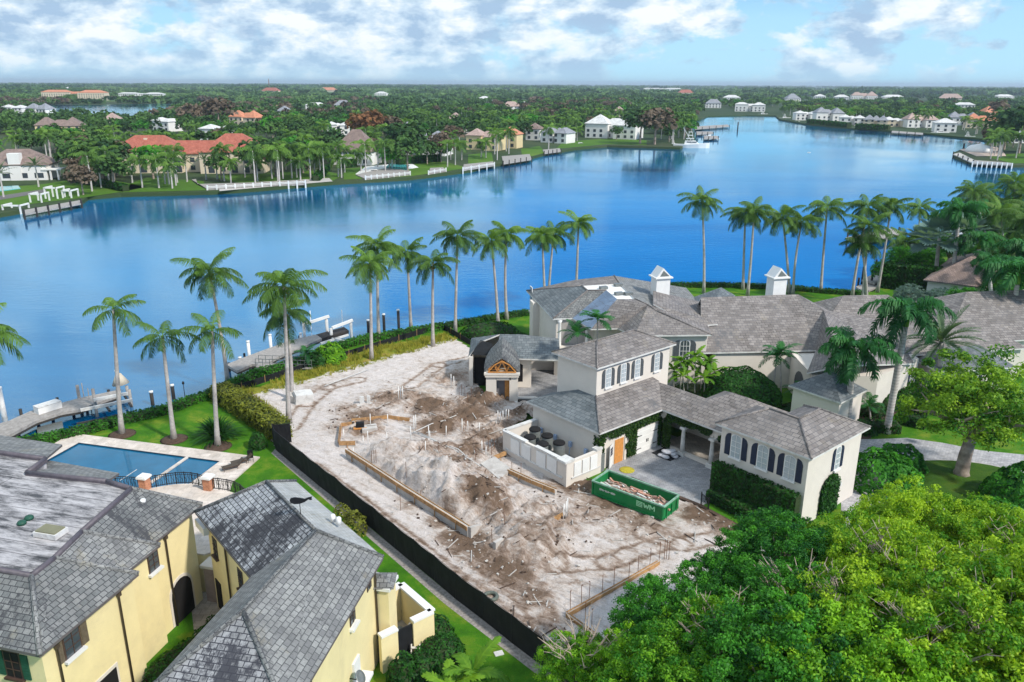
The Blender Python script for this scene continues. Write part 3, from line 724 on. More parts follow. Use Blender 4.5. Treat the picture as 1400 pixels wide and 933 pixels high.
def palm(base, top, kind, label, group, sc=1.0, r=0.17, nuts=False, cat='palm tree', name='palm_tree', bend=0.0):
    """base, top: world points; the trunk curves from one to the other"""
    b, t = Vector(base), Vector(top)
    root = thing(name, label, cat, b, 0, group)
    d = t - b; pts = []; rad = []
    side = Vector((d.y, -d.x, 0)); side = side.normalized() if side.length > 0.05 else Vector((1, 0, 0))
    nseg = 10
    for i in range(nseg+1):
        f = i/nseg
        hx = f**1.25 if kind != 'royal' else f
        p = Vector((d.x*hx, d.y*hx, d.z*f)) + side*bend*math.sin(math.pi*f)
        pts.append(b + p)
        if kind == 'royal': rad.append(r*(1.25 - 0.1*f - 0.25*max(0, f-0.7)/0.3) if f > 0.06 else r*1.6)
        else: rad.append(r*(1.9 - 5*f if f < 0.12 else 1.3 - 0.55*f))
    mb = MB(); mb.tube(pts, rad, 8)
    mb.build('trunk', M['royaltrunk' if kind == 'royal' else 'palmtrunk'], root)
    if kind == 'royal':
        m2 = MB(); m2.tube([t - Vector((0, 0, 0.1)), t + Vector((0, 0, 0.5)), t + Vector((0, 0, 1.5))], [r*1.05, r*1.15, r*0.5], 8); m2.build('crownshaft', M['shaft'], root)
    c = cnt.get(kind, 0); cnt[kind] = c + 1
    n = sum(1 for k in CROWN if k[0] == kind)
    off = 1.35 if kind == 'royal' else 0.0
    put(CROWN[(kind, c % n)], 'crown', root, t - b + Vector((0, 0, off)), rnd.uniform(0, 6.28), sc)
    if nuts:
        m3 = MB()
        for k in range(9):
            a = rnd.uniform(0, 6.28); m3.lathe(t + Vector((0.3*math.cos(a), 0.3*math.sin(a), rnd.uniform(-0.75, -0.15))), [(0.02, -0.16), (0.13, -0.06), (0.13, 0.06), (0.03, 0.16)], 6)
        m3.build('coconut_bunch', M['nut'], root)
    return root
def palm_px(base, top, kind, label, group, **k):
    b = G(*base); t = atdepth(top[0], top[1], b.y)
    return palm(b, t, kind, label, group, **k)

def clump_tree(nclump, R0, rh, cr, per, size, seed, squash=0.8, inner=0.25):
    """crown as clumps of leaves: returns V, Q, T around the origin (crown centre)"""
    rs = np.random.RandomState(seed); C = []; O = []; T = []
    for k in range(nclump):
        z = 1 - 1.45*((k+0.5)/nclump); a = k*2.39996 + rs.uniform(-0.4, 0.4)
        rr = math.sqrt(max(0, 1-z*z)); rad = rs.uniform(0.66, 1.16) if rs.rand() > inner else rs.uniform(0.35, 0.7)
        c = np.array([rr*math.cos(a)*R0, rr*math.sin(a)*R0, z*rh])*rad
        n = int(per*rs.uniform(0.5, 1.2)); r = cr*rs.uniform(0.45, 1.25)
        d = unit(rs.normal(size=(n, 3))); d[:, 2] = np.where(d[:, 2] < -0.4, -d[:, 2], d[:, 2])
        q = d*(r*rs.uniform(0.35, 1.3, size=(n, 1))); q[:, 2] *= squash
        C.append(c+q); O.append(d); T.append(np.full(n, rs.uniform(0.1, 0.85)) + rs.uniform(-0.3, 0.3, size=n))
    C = np.concatenate(C); O = np.concatenate(O); T = np.clip(np.concatenate(T), 0, 1)
    V, Q = leaf_quads(C, size, 0.35, rs, O*0.7)
    return V, Q, T
def limbs(mb, base, fork, tips, r0, seed=0):
    rs = random.Random(seed); base, fork = Vector(base), Vector(fork)
    mid = (base+fork)/2 + Vector((rs.uniform(-.15, .15), rs.uniform(-.15, .15), 0))
    mb.tube([base - Vector((0, 0, 0.1)), base + (mid-base)*0.25, mid, fork], [r0*1.5, r0*1.1, r0, r0*0.85], 8)
    for t in tips:
        t = Vector(t); d = t - fork
        m1 = fork + d*0.35 + Vector((rs.uniform(-.3, .3), rs.uniform(-.3, .3), d.length*0.10)); m2 = fork + d*0.7 + Vector((rs.uniform(-.3, .3), rs.uniform(-.3, .3), d.length*0.08))
        mb.tube([fork, m1, m2, t], [r0*0.62, r0*0.42, r0*0.24, r0*0.06], 6)
        for k in range(2):
            s = m1 + (m2-m1)*rs.random(); e = s + Vector((rs.uniform(-1, 1), rs.uniform(-1, 1), rs.uniform(0.3, 1)))*d.length*0.28
            mb.tube([s, (s+e)/2 + Vector((0, 0, .1)), e], [r0*0.26, r0*0.17, r0*0.04], 5)
def hedge(pts, w, h, mat, label, group=None, z=0.0, leaf=0.13, dens=46, core=True, name='hedge', seed=1, cat='hedge', bulge=0.12):
    """trimmed hedge along a polyline: twiggy core and a skin of leaves"""
    rs = np.random.RandomState(seed); pts = [Vector((p[0], p[1], z)) for p in pts]
    root = thing(name, label, cat, pts[0], 0, group)
    mb = MB(); C = []; O = []
    for a, b in zip(pts[:-1], pts[1:]):
        d = b - a; L = d.length; d.normalize(); s = Vector((d.y, -d.x, 0)); m = (a+b)/2
        mb.box((m.x, m.y, z + (h-0.1)/2), (L+w*0.3, w*0.8, h-0.1), math.atan2(d.y, d.x))
        for (kind, area) in (('top', L*w), ('l', L*h), ('r', L*h), ('e', w*h), ('f', w*h)):
            n = int(area*dens)
            if n < 1: continue
            x = rs.uniform(0, L, n); y = rs.uniform(-w/2, w/2, n); zz = rs.uniform(0.0, h, n); j = rs.normal(0, bulge*0.5, n)
            if kind == 'top': zz = h + j; o = (0, 0, 1)
            elif kind == 'l': y = np.full(n, -w/2) + j; o = -s
            elif kind == 'r': y = np.full(n, w/2) + j; o = s
            elif kind == 'e': x = j; o = -d
            else: x = L + j; o = d
            P = np.array(a)[None]*0 + np.array([a.x, a.y, z])[None] + x[:, None]*np.array(d)[None] + y[:, None]*np.array(s)[None] + zz[:, None]*np.array([0, 0, 1])[None]
            C.append(P); O.append(np.tile(np.array(o, dtype=float), (n, 1)))
    if core: mb.build('hedge_core', M['hedgecore'], root)
    C = np.concatenate(C) - np.array(pts[0])[None]; O = np.concatenate(O)
    V, Q = leaf_quads(C, leaf, 0.15, rs, O)
    low = np.array([noise.noise(Vector(c)*0.8) for c in C])
    fast_mesh('foliage', V, Q, mat, np.clip(0.5 + 0.55*low + rs.uniform(-0.3, 0.3, len(C)), 0, 1), root)
    return root
def bush(c, r, h, mat, label, group=None, seed=1, leaf=0.13, dens=60, name='shrub', ball=True, core=True, sx=1.0):
    rs = np.random.RandomState(seed); c = Vector(c)
    root = thing(name, label, 'shrub', c, 0, group)
    n = int(2*math.pi*r*h*dens)
    d = unit(rs.normal(size=(n, 3))); d[:, 2] = np.abs(d[:, 2])*1.0
    bump = np.array([1 + (0.08 if ball else 0.22)*noise.noise(Vector(x)*3 + Vector((seed, 0, 0))) for x in d])
    C = d*np.array([r*sx, r, h])[None]*bump[:, None]
    C[:, 2] = np.maximum(C[:, 2], 0.03)
    if core:
        mb = MB(); mb.lathe((c.x, c.y, c.z), [(r*0.8, 0), (r*0.85, h*0.35), (r*0.62, h*0.7), (r*0.15, h*0.9)], 12); mb.build('hedge_core', M['hedgecore'], root)
    V, Q = leaf_quads(C, leaf, 0.2, rs, d)
    tone = np.clip(0.5 + rs.uniform(-0.35, 0.35, n) + 0.4*(bump-1)*5, 0, 1)
    fast_mesh('foliage', V, Q, mat, tone, root); return root
def spiky(c, r, h, mat, label, n=90, seed=3, w=0.07, name='shrub', group=None):
    rs = np.random.RandomState(seed); root = thing(name, label, 'shrub', c, 0, group); V = []; Q = []; T = []
    for k in range(n):
        a = rs.uniform(0, 6.28); e = rs.uniform(0.1, 1.45); L = math.hypot(r*math.cos(e), h*math.sin(e))*rs.uniform(0.8, 1.1)
        d = np.array([math.cos(a)*math.cos(e), math.sin(a)*math.cos(e), math.sin(e)]); s = np.array([-math.sin(a), math.cos(a), 0])*w
        o = np.array([rs.uniform(-.2, .2), rs.uniform(-.2, .2), 0]); m = o + d*L*0.6 + np.array([0, 0, 0.08]); e2 = o + d*L - np.array([0, 0, 0.18*L])
        i = len(V); V.extend([o-s*0.6, o+s*0.6, m+s, m-s, e2+s*0.1, e2-s*0.1]); Q += [(i, i+1, i+2, i+3), (i+3, i+2, i+4, i+5)]; t = rs.uniform(0.1, 0.9); T += [t, t]
    fast_mesh('foliage', V, Q, mat, T, root); return root

# ------------------------------------------------------------------ building helpers
def roof(name, pts, faces, mat, parent, thick=0.16, fas=None):
    """pts: 3-D corners, faces: index loops of the slopes; gives a closed shell with a fascia edge"""
    used = sorted({i for f in faces for i in f}); rm = {o: k for k, o in enumerate(used)}
    pts = [pts[i] for i in used]; faces = [[rm[i] for i in f] for f in faces]
    mb = MB(); n = len(pts); top = []; edges = {}
    for f in faces:
        P = [Vector(pts[i]) for i in f]
        nz = sum(((P[i].x*P[(i+1) % len(P)].y) - (P[(i+1) % len(P)].x*P[i].y)) for i in range(len(P)))
        f = list(f) if nz > 0 else list(f)[::-1]
        top.append(f)
        for a, b in zip(f, f[1:] + f[:1]): edges[(a, b)] = 1
    allp = [tuple(p) for p in pts] + [(p[0], p[1], p[2] - thick) for p in pts]
    fs = []
    mi = []
    for f in top:
        if len(f) == 3: fs.append(tuple(f)); mi.append(0); fs.append(tuple(n + i for i in f[::-1])); mi.append(1)
        else:
            for t in tessellate_polygon([[Vector((allp[i][0], allp[i][1], 0)) for i in f]]):
                t = [f[i] for i in t]
                q0, q1, q2 = [Vector(allp[i]) for i in t]
                if (q1-q0).cross(q2-q0).z < 0: t = t[::-1]
                fs.append(tuple(t)); mi.append(0); fs.append(tuple(n + i for i in t[::-1])); mi.append(1)
    for (a, b) in edges:
        if (b, a) not in edges: fs.append((a, n+a, n+b, b)); mi.append(1)
    b0 = len(mb.v); mb.add(allp, [])
    for f, m in zip(fs, mi): mb.f.append(list(f)); mb.m.append(m); mb.sm.append(False)
    # UV from the whole slope, so courses run on over the triangles of one face
    return mb.build(name, [mat, fas or M['fascia']], parent)
def ridge_caps(pts, segs, mat, parent, w=0.14, name='ridge_cap'):
    mb = MB()
    for a, b in segs:
        a, b = Vector(pts[a]), Vector(pts[b]); mb.tube([a + Vector((0, 0, .02)), b + Vector((0, 0, .02))], w, 6)
    return mb.build(name, mat, parent)
def plate(mb, poly, y0, y1):
    """polygon in x,z pushed out from y0 to y1"""
    n = len(poly); a = sum(poly[i][0]*poly[(i+1) % n][1] - poly[(i+1) % n][0]*poly[i][1] for i in range(n))
    if a < 0: poly = poly[::-1]
    p = [(q[0], y0, q[1]) for q in poly] + [(q[0], y1, q[1]) for q in poly]
    f = [((i+1) % n, i, n+i, n+(i+1) % n) for i in range(n)] + [tuple(range(n)), tuple(range(n, 2*n))[::-1]]
    mb.add(p, f)
def arch_poly(w, h, rise, x0=0.0, z0=0.0, seg=8):
    """window outline, bottom centre at (x0,z0)"""
    pts = [(x0 - w/2, z0), (x0 + w/2, z0)]
    for i in range(seg+1):
        t = math.pi*i/seg; pts.append((x0 + w/2*math.cos(t), z0 + h - rise + rise*math.sin(t)))
    return pts if rise > 0 else [(x0-w/2, z0), (x0+w/2, z0), (x0+w/2, z0+h), (x0-w/2, z0+h)]
def half_arch(w, h, rise, x0, z0, inner):
    """shutter: full height on its inner side (inner=+1: right)"""
    pts = [(x0-w/2, z0), (x0+w/2, z0)]
    for i in range(6):
        t = (math.pi/2)*i/5; zz = h - rise + rise*math.sin(t); pts.append((x0 + w/2 - w*(1-math.cos(t)), zz + z0))
    if inner > 0: pts = [(2*x0 - x, z) for x, z in pts]; pts = [(2*x0-x, z) for x, z in pts]; pts = [(x0-w/2, z0), (x0+w/2, z0)] + [(x0 + w/2 - w*(1-math.cos((math.pi/2)*(5-i)/5)) if False else x0 + w/2 - w*i/5, z0 + h - rise + rise*math.sqrt(max(0, 1-(i/5)**2))) for i in range(6)]
    else: pts = [(x0+w/2, z0), (x0-w/2, z0)] + [(x0 - w/2 + w*i/5, z0 + h - rise + rise*math.sqrt(max(0, 1-(i/5)**2))) for i in range(6)]
    return pts
def xf(P, nrm):
    """local frame on a wall: x along it (to the right seen from outside), y outwards, z up"""
    a = math.atan2(nrm[1], nrm[0])
    return Matrix.Translation(P) @ Matrix.Rotation(a - math.pi/2, 4, 'Z')
def window(parent, P, nrm, w, h, arched=True, shut=None, frame=None, pane=None, sw=0.42, nx=2, nz=4, sill=True, rise=None, name='window', trim=0.09):
    """P: bottom centre of the window on the wall face"""
    rise = (w*0.32 if rise is None else rise) if arched else 0.0
    frame = frame or M['white']; pane = pane or M['glass']
    X = xf(P, nrm)
    f = MB(); f.M = X
    plate(f, arch_poly(w + 2*trim, h + trim*1.2, rise + trim*0.5 if arched else 0, 0, -trim*0.4), -0.05, 0.04)
    if sill: f.box((0, 0.09, -trim*0.4 - 0.07), (w + 2*trim + 0.12, 0.20, 0.12))
    for i in range(1, nx): f.box((-w/2 + w*i/nx, 0.075, h*0.5), (0.04, 0.03, h - 0.03))
    for j in range(1, nz): f.box((0, 0.075, h*j/nz*0.97), (w - 0.02, 0.026, 0.035))
    fo = f.build(name, frame, parent)
    g = MB(); g.M = X; plate(g, arch_poly(w, h, rise, 0, 0), 0.03, 0.055); g.build('pane', pane, fo)
    if shut:
        for sgn in (-1, 1):
            s = MB(); s.M = X; x0 = sgn*(w/2 + trim + sw/2 + 0.04)
            if arched: plate(s, half_arch(sw, h, min(sw*0.9, 0.45), x0, 0.0, -sgn), 0.0, 0.06)
            else: plate(s, [(x0-sw/2, 0), (x0+sw/2, 0), (x0+sw/2, h), (x0-sw/2, h)], 0.0, 0.06)
            for q in range(int(h/0.16)): s.box((x0, 0.065, 0.12 + q*0.16 - 0.02), (sw*0.78, 0.02, 0.05)) if 0.12 + q*0.16 < h - 0.45 else None
            s.build('shutter', shut, parent)
    return fo
def on_wall(px, py, A, nrm):
    """where the sight line through a photo pixel meets the wall through A with normal nrm"""
    r = ray(px, py); n = Vector((nrm[0], nrm[1], 0)); O = Vector((0, 0, CAM_H)); A = Vector((A[0], A[1], 0))
    t = (A - O).dot(n)/r.dot(n); return O + r*t
def downspout(parent, P, ztop, nrm, z0=0.0):
    X = xf((P[0], P[1], 0), nrm); m = MB(); m.M = X
    m.tube([(0, 0.45, ztop), (0, 0.30, ztop-0.15), (0, 0.10, ztop-0.35), (0, 0.10, z0)], 0.065, 8)
    m.box((0, 0.14, ztop - 0.42), (0.22, 0.18, 0.22)); m.build('downspout', M['copper'], parent)

# ------------------------------------------------------------------ yellow house at the left edge
def house_left():
    a = Vector((0.2504, 0.9681, 0)); e = Vector((0.9681, -0.2504, 0))
    root = thing('house', 'yellow stucco house with stepped slate eaves round a large streaked flat roof, beside the pool', 'house', (-33, 42, 0))
    Z = lambda p, z: (p.x, p.y, z)
    C0 = Vector((-22.43, 31.46, 0)); C1 = C0 + a*6.9; S2 = C1 - e*0.75 + a*0.0; S2e = S2 + a*2.8; S3 = S2e - e*0.5; T = S3 + a*4.8
    zi, ze = 9.0, 7.0
    I0 = Vector((-24.5, 35.0, 0)); I1 = Vector((-24.2, 36.6, 0)); I2 = Vector((-24.1, 39.2, 0)); I3 = Vector((-23.6, 44.2, 0)); I4 = G(36, 646, zi); K = G(146, 657.5, zi)
    N1 = G(163, 647, 7.3); N2 = G(64, 629, 7.3); W0 = Vector((-46.6, 37.7, 0)); WI = Vector((-48, 41.0, 0))
    pts = [Z(C0, ze), Z(C1, ze), Z(I1, zi), Z(I0, zi), Z(S2, ze), Z(S2e, ze), Z(I2, zi), Z(S3, ze), Z(T, ze), Z(I3, zi), Z(W0, ze), Z(WI, zi)]
    roof('roof', pts, [(10, 0, 3, 11), (0, 1, 2, 3)], M['slateA'], root)
    roof('roof', pts[:], [(1, 4, 2), (4, 5, 6, 2)], M['slateB'], root)
    roof('roof', pts[:], [(5, 7, 6), (7, 8, 9, 6)], M['slateA'], root)
    p2 = [Z(I4, zi), Z(K, zi), tuple(N1), tuple(N2), Z(N1 + a*-2.3 + e*0.2, 6.6)]
    roof('roof', p2, [(0, 1, 2, 3)], M['slateB'], root)
    L1 = G(62, 627, zi); L2 = G(-60, 610, zi); E1_ = G(85, 608, 7.3); E2_ = G(-60, 586, 7.3)
    roof('roof', [tuple(L1), tuple(L2), tuple(E2_), tuple(E1_)], [(0, 1, 2, 3)], M['slateB'], root)
    caps = MB()
    for q in ((Z(C0, ze), Z(I0, zi)), (Z(C1, ze), Z(I1, zi)), (Z(S2e, ze), Z(I2, zi)), (Z(T, ze), Z(I3, zi))): caps.tube(q, 0.13, 6)
    caps.build('ridge_cap', M['slateB'], root)
    flat = [I0, I1, I2, I3, K, I4, Vector((L1.x, L1.y, 0)), Vector((L2.x, L2.y, 0)), WI]
    mb = MB(); mb.prism([(p.x, p.y) for p in flat], 6.9, 8.82); mb.build('flat_roof', M['membrane'], root)
    cp = MB()
    loop = [I0, I1, I2, I3, K, I4, L1, L2]
    for p, q in zip(loop[:-1], loop[1:]): cp.tube([(p.x, p.y, 8.98), (q.x, q.y, 8.98)], 0.15, 6); cp.bar((p.x, p.y, 8.86), (q.x, q.y, 8.86), 0.26, 0.22)
    cp.tube([(I0.x, I0.y, 8.98), (WI.x, WI.y, 8.98)], 0.15, 6)
    cp.build('parapet_coping', plain('purple_grey_lead', (0.11, 0.095, 0.11), 0.5, 0.25, 3), root)
    m = MB(); m.M = Matrix.Translation(G(70, 731, 8.85)); m.box((0, 0, 0.16), (1.5, 0.95, 0.3), R(-14)); m.build('skylight', M['dirtywhite'], root)
    m = MB(); m.M = Matrix.Translation(G(70, 731, 8.85)); m.box((0, 0, 0.34), (1.3, 0.8, 0.07), R(-14)); m.build('skylight_pane', plain('olive_skylight', (0.2, 0.19, 0.11), 0.3, 0.15, 1), root)
    for q in ((30, 717), (40, 710)):
        m = MB(); m.lathe(G(q[0], q[1], 8.82), [(0.24, 0), (0.26, 0.12), (0.2, 0.2), (0.05, 0.22)], 12); m.build('roof_vent', M['greenshut'], root)
    m = MB(); p = G(196, 692, 8.0); m.lathe(p, [(0.1, -0.4), (0.1, 0.25), (0.2, 0.28), (0.18, 0.45), (0.05, 0.5)], 10); m.build('roof_vent', M['white'], root)
    # walls
    o = 0.5
    w = [C0 - e*o + a*o, C1 - e*o, S2 - e*o, S2e - e*o, S3 - e*o, T - e*o - a*0.5, T - e*6 + a*0.2 - a*0.5, N1 - e*0.6 - a*0.7, N2 - a*0.7, Vector((-40, 54.5, 0)), Vector((-48, 56, 0)), Vector((-48, 38.6, 0))]
    mb = MB(); mb.prism([(p.x, p.y) for p in w], 0, 6.92); mb.build('wall', M['yellow'], root)
    # east side garage bay and arched loggia: dark plates paint the shade inside
    wA, wB, wC = w[0], w[2], w[4]
    for (A, px, py, ww, hh, ar, sh, fr, pn, nx, nz) in (
            (wA, 101, 893, 0.95, 1.55, False, M['brownshut'], M['bronze'], M['glass'], 2, 3), (wB, 211, 779, 0.75, 1.25, False, None, M['bronze'], M['glass'], 2, 3)):
        P = on_wall(px, py, A, e); window(root, P, e, ww, hh, ar, sh, fr, pn, nx=nx, nz=nz, sill=False)
        s = MB(); s.M = xf(P, e); s.box((0, 0.12, -0.1), (ww + 0.4, 0.25, 0.14)); s.build('window_sill', M['white'], root)
    sN = -a
    P = on_wall(22, 925, w[0], sN); window(root, P, sN, 0.85, 1.45, False, M['greenshut'], M['bronze'], M['dark'], nx=2, nz=3)
    m = MB(); m.M = xf(on_wall(192, 912, wB, e), e); plate(m, [(-0.1, -0.2), (3.0, -0.2), (3.0, 2.5), (-0.1, 2.5)], -0.05, 0.05); m.build('garage_surround', M['cream'], root)
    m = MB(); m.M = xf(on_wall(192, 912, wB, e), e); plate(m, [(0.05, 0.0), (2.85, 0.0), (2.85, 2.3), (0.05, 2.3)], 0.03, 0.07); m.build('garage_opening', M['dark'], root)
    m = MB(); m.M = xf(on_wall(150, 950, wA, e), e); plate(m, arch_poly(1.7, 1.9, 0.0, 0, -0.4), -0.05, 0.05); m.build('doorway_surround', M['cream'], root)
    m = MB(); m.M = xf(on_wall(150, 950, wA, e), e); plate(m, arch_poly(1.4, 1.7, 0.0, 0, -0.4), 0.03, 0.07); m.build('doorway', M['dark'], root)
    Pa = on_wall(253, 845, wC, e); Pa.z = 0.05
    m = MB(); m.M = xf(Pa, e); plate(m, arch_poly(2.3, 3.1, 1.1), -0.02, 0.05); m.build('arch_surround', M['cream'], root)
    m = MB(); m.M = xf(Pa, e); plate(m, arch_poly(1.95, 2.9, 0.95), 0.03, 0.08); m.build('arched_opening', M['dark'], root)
    for (A, px, py) in ((wA, 79, 905), (wA, 166, 850), (wC, 229, 770)):
        P = on_wall(px, py, A, e); downspout(root, P, 6.85, e)
    # pier and door step by the arch
    m = MB(); P = T - e*0.1 - a*0.3; m.box((P.x + 0.5, P.y, 1.3), (1.0, 0.8, 2.6), R(-14)); m.build('porch_pier', plain('stone_pier', (0.34, 0.25, 0.2), 0.9, 0.2, 2), root)
    m = MB(); m.box((P.x + 0.5, P.y, 2.72), (1.3, 1.1, 0.2), R(-14)); m.build('pier_cap', M['cream'], root)
house_left()
sheet('flagstone_path', [(-19.0, 40), (-17.5, 39.5), (-18.7, 46), (-21, 52), (-24, 51)], 0.02, M['flag'])

# raised terrace behind the house, with railing and brick piers
def terrace():
    z = 3.0
    c1 = G(199, 669, z); c2 = G(286, 669, z); c3 = G(340, 690, z)
    root = thing('terrace', 'pale curved terrace with brick piers and a black scroll railing overlooking the pool', 'terrace', (c1.x, c1.y, 0))
    arc = []
    for k in range(9):
        t = k/8; p = c1.lerp(c2, t); arc.append(Vector((p.x + math.sin(math.pi*t)*0.25, p.y + math.sin(math.pi*t)*0.9, z)))
    arc2 = []
    for k in range(1, 7):
        t = k/6; p = c2.lerp(c3, t); arc2.append(Vector((p.x + math.sin(math.pi*t)*0.35, p.y + math.sin(math.pi*t)*0.55, z)))
    arc0 = [G(120, 664, z), G(160, 667, z)]
    outer = arc0 + arc + arc2
    poly = [(p.x, p.y) for p in outer] + [(-14.5, 50.0), (-20.5, 46.2), (-27, 47.5), (-33, 49.5)]
    m = MB(); m.prism(poly, 0, z - 0.12); m.build('terrace_wall', M['yellow'], root)
    m = MB(); m.prism([(p[0]*1.0, p[1]) for p in poly], z - 0.1, z); m.build('terrace_floor', M['travertine'], root)
    for p in (c1, c2):
        m = MB(); m.box((p.x, p.y, z + 0.5), (0.62, 0.62, 1.0), R(-14)); pr = m.build('brick_pier', M['brick'], root)
        m = MB(); m.box((p.x, p.y, z + 1.06), (0.82, 0.82, 0.14), R(-14)); m.box((p.x, p.y, z + 1.16), (0.7, 0.7, 0.08), R(-14)); m.build('pier_cap', M['white'], pr)
    for seg in (arc0 + arc[:1], arc, [arc[-1]] + arc2):
        m = MB()
        for p, q in zip(seg[:-1], seg[1:]):
            m.bar(p + Vector((0, 0, 0.98)), q + Vector((0, 0, 0.98)), 0.06, 0.05); m.bar(p + Vector((0, 0, 0.12)), q + Vector((0, 0, 0.12)), 0.045)
            m.bar(p + Vector((0, 0, 0.82)), q + Vector((0, 0, 0.82)), 0.03)
            L = (q-p).length; n = max(2, int(L/0.14))
            for k in range(n):
                b = p.lerp(q, k/n); m.box((b.x, b.y, z + 0.5), (0.025, 0.025, 0.95))
                c = p.lerp(q, (k+0.5)/n)
                if k % 2 == 0: m.tube([c + Vector((0, 0, .2)), p.lerp(q, (k+.9)/n) + Vector((0, 0, .35)), c + Vector((0, 0, .5)), p.lerp(q, (k+.1)/n) + Vector((0, 0, .65)), c + Vector((0, 0, .8))], 0.016, 4, False)
            m.box((p.x, p.y, z + 0.52), (0.06, 0.06, 1.04))
        m.build('railing', M['iron'], root)
terrace()

# ------------------------------------------------------------------ yellow house in the foreground
def house_front():
    root = thing('house', 'yellow stucco house in the foreground with a bent hipped slate roof beside the black fence', 'house', (-12, 36, 0))
    E1 = (-7.36, 39.83, 7); N1 = (-14.8, 49.0, 7); N2 = (-20.1, 44.8, 7); V = (-14.4, 37.8, 7); SW = (-16.4, 29.0, 7); SE = (-9.55, 27.6, 7)
    R1 = (-15.4, 44.9, 9.1); R2 = (-10.95, 39.2, 9.1); R3 = (-12.7, 32.0, 9.1)
    P = [E1, N1, N2, V, SW, SE, R1, R2, R3]
    roof('roof', P, [(1, 0, 7, 6)], slate('slate_painted_glare', (0.40, 0.41, 0.40), (0.48, 0.48, 0.47), (0.34, 0.34, 0.34), 0.42, 0.3, 0.12, (0.27, 0.25, 0.19)), root)  # glare on this slope is put into the lighter slate colour
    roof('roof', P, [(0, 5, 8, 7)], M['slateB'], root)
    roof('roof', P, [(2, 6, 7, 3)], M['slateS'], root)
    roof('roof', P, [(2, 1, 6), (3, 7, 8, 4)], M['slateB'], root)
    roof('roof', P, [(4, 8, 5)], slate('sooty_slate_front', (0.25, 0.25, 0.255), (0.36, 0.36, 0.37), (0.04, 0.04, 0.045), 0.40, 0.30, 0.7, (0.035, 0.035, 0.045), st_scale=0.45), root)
    ridge_caps(P, [(6, 7), (7, 8), (8, 4), (8, 5), (0, 7), (2, 6), (1, 6)], M['slateA'], root, 0.12)
    c = [Vector(p) for p in (E1, SE, SW, V, N2, N1)]; cen = Vector((-12.5, 38, 7))
    ins = []
    n = len(c)
    for i in range(n):
        p0, p1, p2 = c[i-1], c[i], c[(i+1) % n]
        d1 = (p1-p0).normalized(); d2 = (p2-p1).normalized()
        n1 = Vector((-d1.y, d1.x, 0)); n2 = Vector((-d2.y, d2.x, 0))       # clockwise loop: inward is right hand
        bis = (-(n1) - n2); bis = bis.normalized(); ins.append(p1 + bis*0.5/max(0.35, bis.dot(-n1)))
    mb = MB(); mb.prism([(p.x, p.y) for p in ins], 0, 6.95); mb.build('wall', M['yellow'], root)
    A = ins[0]; dE = (ins[1]-ins[0]).normalized(); nE = Vector((-dE.y, dE.x, 0))
    if nE.x < 0: nE = -nE
    for (px, py, w, h, ar) in ((482, 851, 0.6, 1.15, False), (504.5, 805, 0.5, 0.7, True)):
        window(root, on_wall(px, py, A, nE), nE, w, h, ar, None, M['bronze'], M['glass'], nx=2, nz=2, sill=False)
    Pq = on_wall(482, 853, A, nE); m = MB(); m.M = xf(Pq, nE); m.box((0, 0.13, -0.12), (0.95, 0.26, 0.14)); m.build('window_sill', M['white'], root)
    m = MB(); m.M = xf(on_wall(420, 944, A, nE), nE); plate(m, arch_poly(0.8, 1.0, 0), -0.02, 0.08); m.build('door', M['dark'], root)
    m = MB(); m.M = xf(on_wall(487, 930, A, nE), nE); plate(m, arch_poly(0.9, 1.4, 0), -0.02, 0.12); m.box((0, 0.3, -0.2), (1.9, 0.7, 0.2)); m.build('doorway_surround', M['white'], root)
    downspout(root, on_wall(514, 850, A, nE), 6.85, nE)
    # satellite dish
    Pd = on_wall(478, 928, A, nE); m = MB(); m.M = xf(Pd, nE) @ Matrix.Translation((0, 0.55, 0.15)) @ Matrix.Rotation(R(-55), 4, 'X')
    m.lathe((0, 0, 0), [(0.02, 0.0), (0.22, 0.03), (0.38, 0.10), (0.38, 0.12), (0.2, 0.06), (0.02, 0.03)], 16)
    dish = m.build('satellite_dish', M['hvac'], root)
    m = MB(); m.M = xf(Pd, nE); m.tube([(0, 0, 0), (0, 0.35, 0.0), (0, 0.55, 0.12)], 0.03, 6); m.build('dish_arm', M['iron'], dish)
    # side facing the other yellow house
    A2 = ins[3]; dW = (ins[4]-ins[3]).normalized(); nW = Vector((dW.y, -dW.x, 0))
    if nW.x > 0: nW = -nW
    for (px, py, w, h) in ((296, 760, 0.6, 1.2), (331, 806, 0.6, 1.3)):
        window(root, on_wall(px, py, A2, nW), nW, w, h, False, None, M['bronze'], M['glass'], nx=2, nz=3)
    m = MB(); Pw = on_wall(303, 830, A2, nW); Pw.z = 0.2; m.M = xf(Pw, nW); plate(m, arch_poly(0.9, 2.2, 0), 0, 0.06); m.build('door', M['dark'], root)
    downspout(root, on_wall(312, 770, A2, nW), 6.85, nW)
    m = MB(); m.M = xf(on_wall(283, 720, A2, nW), nW); m.box((0, 0.3, 0.1), (1.6, 0.35, 0.5)); m.build('white_flashing', M['white'], root)
    # small slate-capped bay behind the corner
    B = G(522, 792, 5.3) - Vector((0, 1.4, 0)); m = MB(); m.box((B.x, B.y + 1.4, 2.5), (1.2, 1.2, 5.0), R(-12)); m.build('bay_wall', M['yellow'], root)
    m = MB(); m.box((B.x, B.y + 1.4, 5.1), (1.5, 1.5, 0.2), R(-12)); m.build('bay_cornice', M['white'], root)
    bx, by = B.x, B.y + 1.4
    roof('bay_roof', [(bx-.8, by-.8, 5.21), (bx+.8, by-.8, 5.21), (bx+.8, by+.8, 5.21), (bx-.8, by+.8, 5.21), (bx, by, 5.6)], [(0, 1, 4), (1, 2, 4), (2, 3, 4), (3, 0, 4)], M['slateB'], root, 0.05)
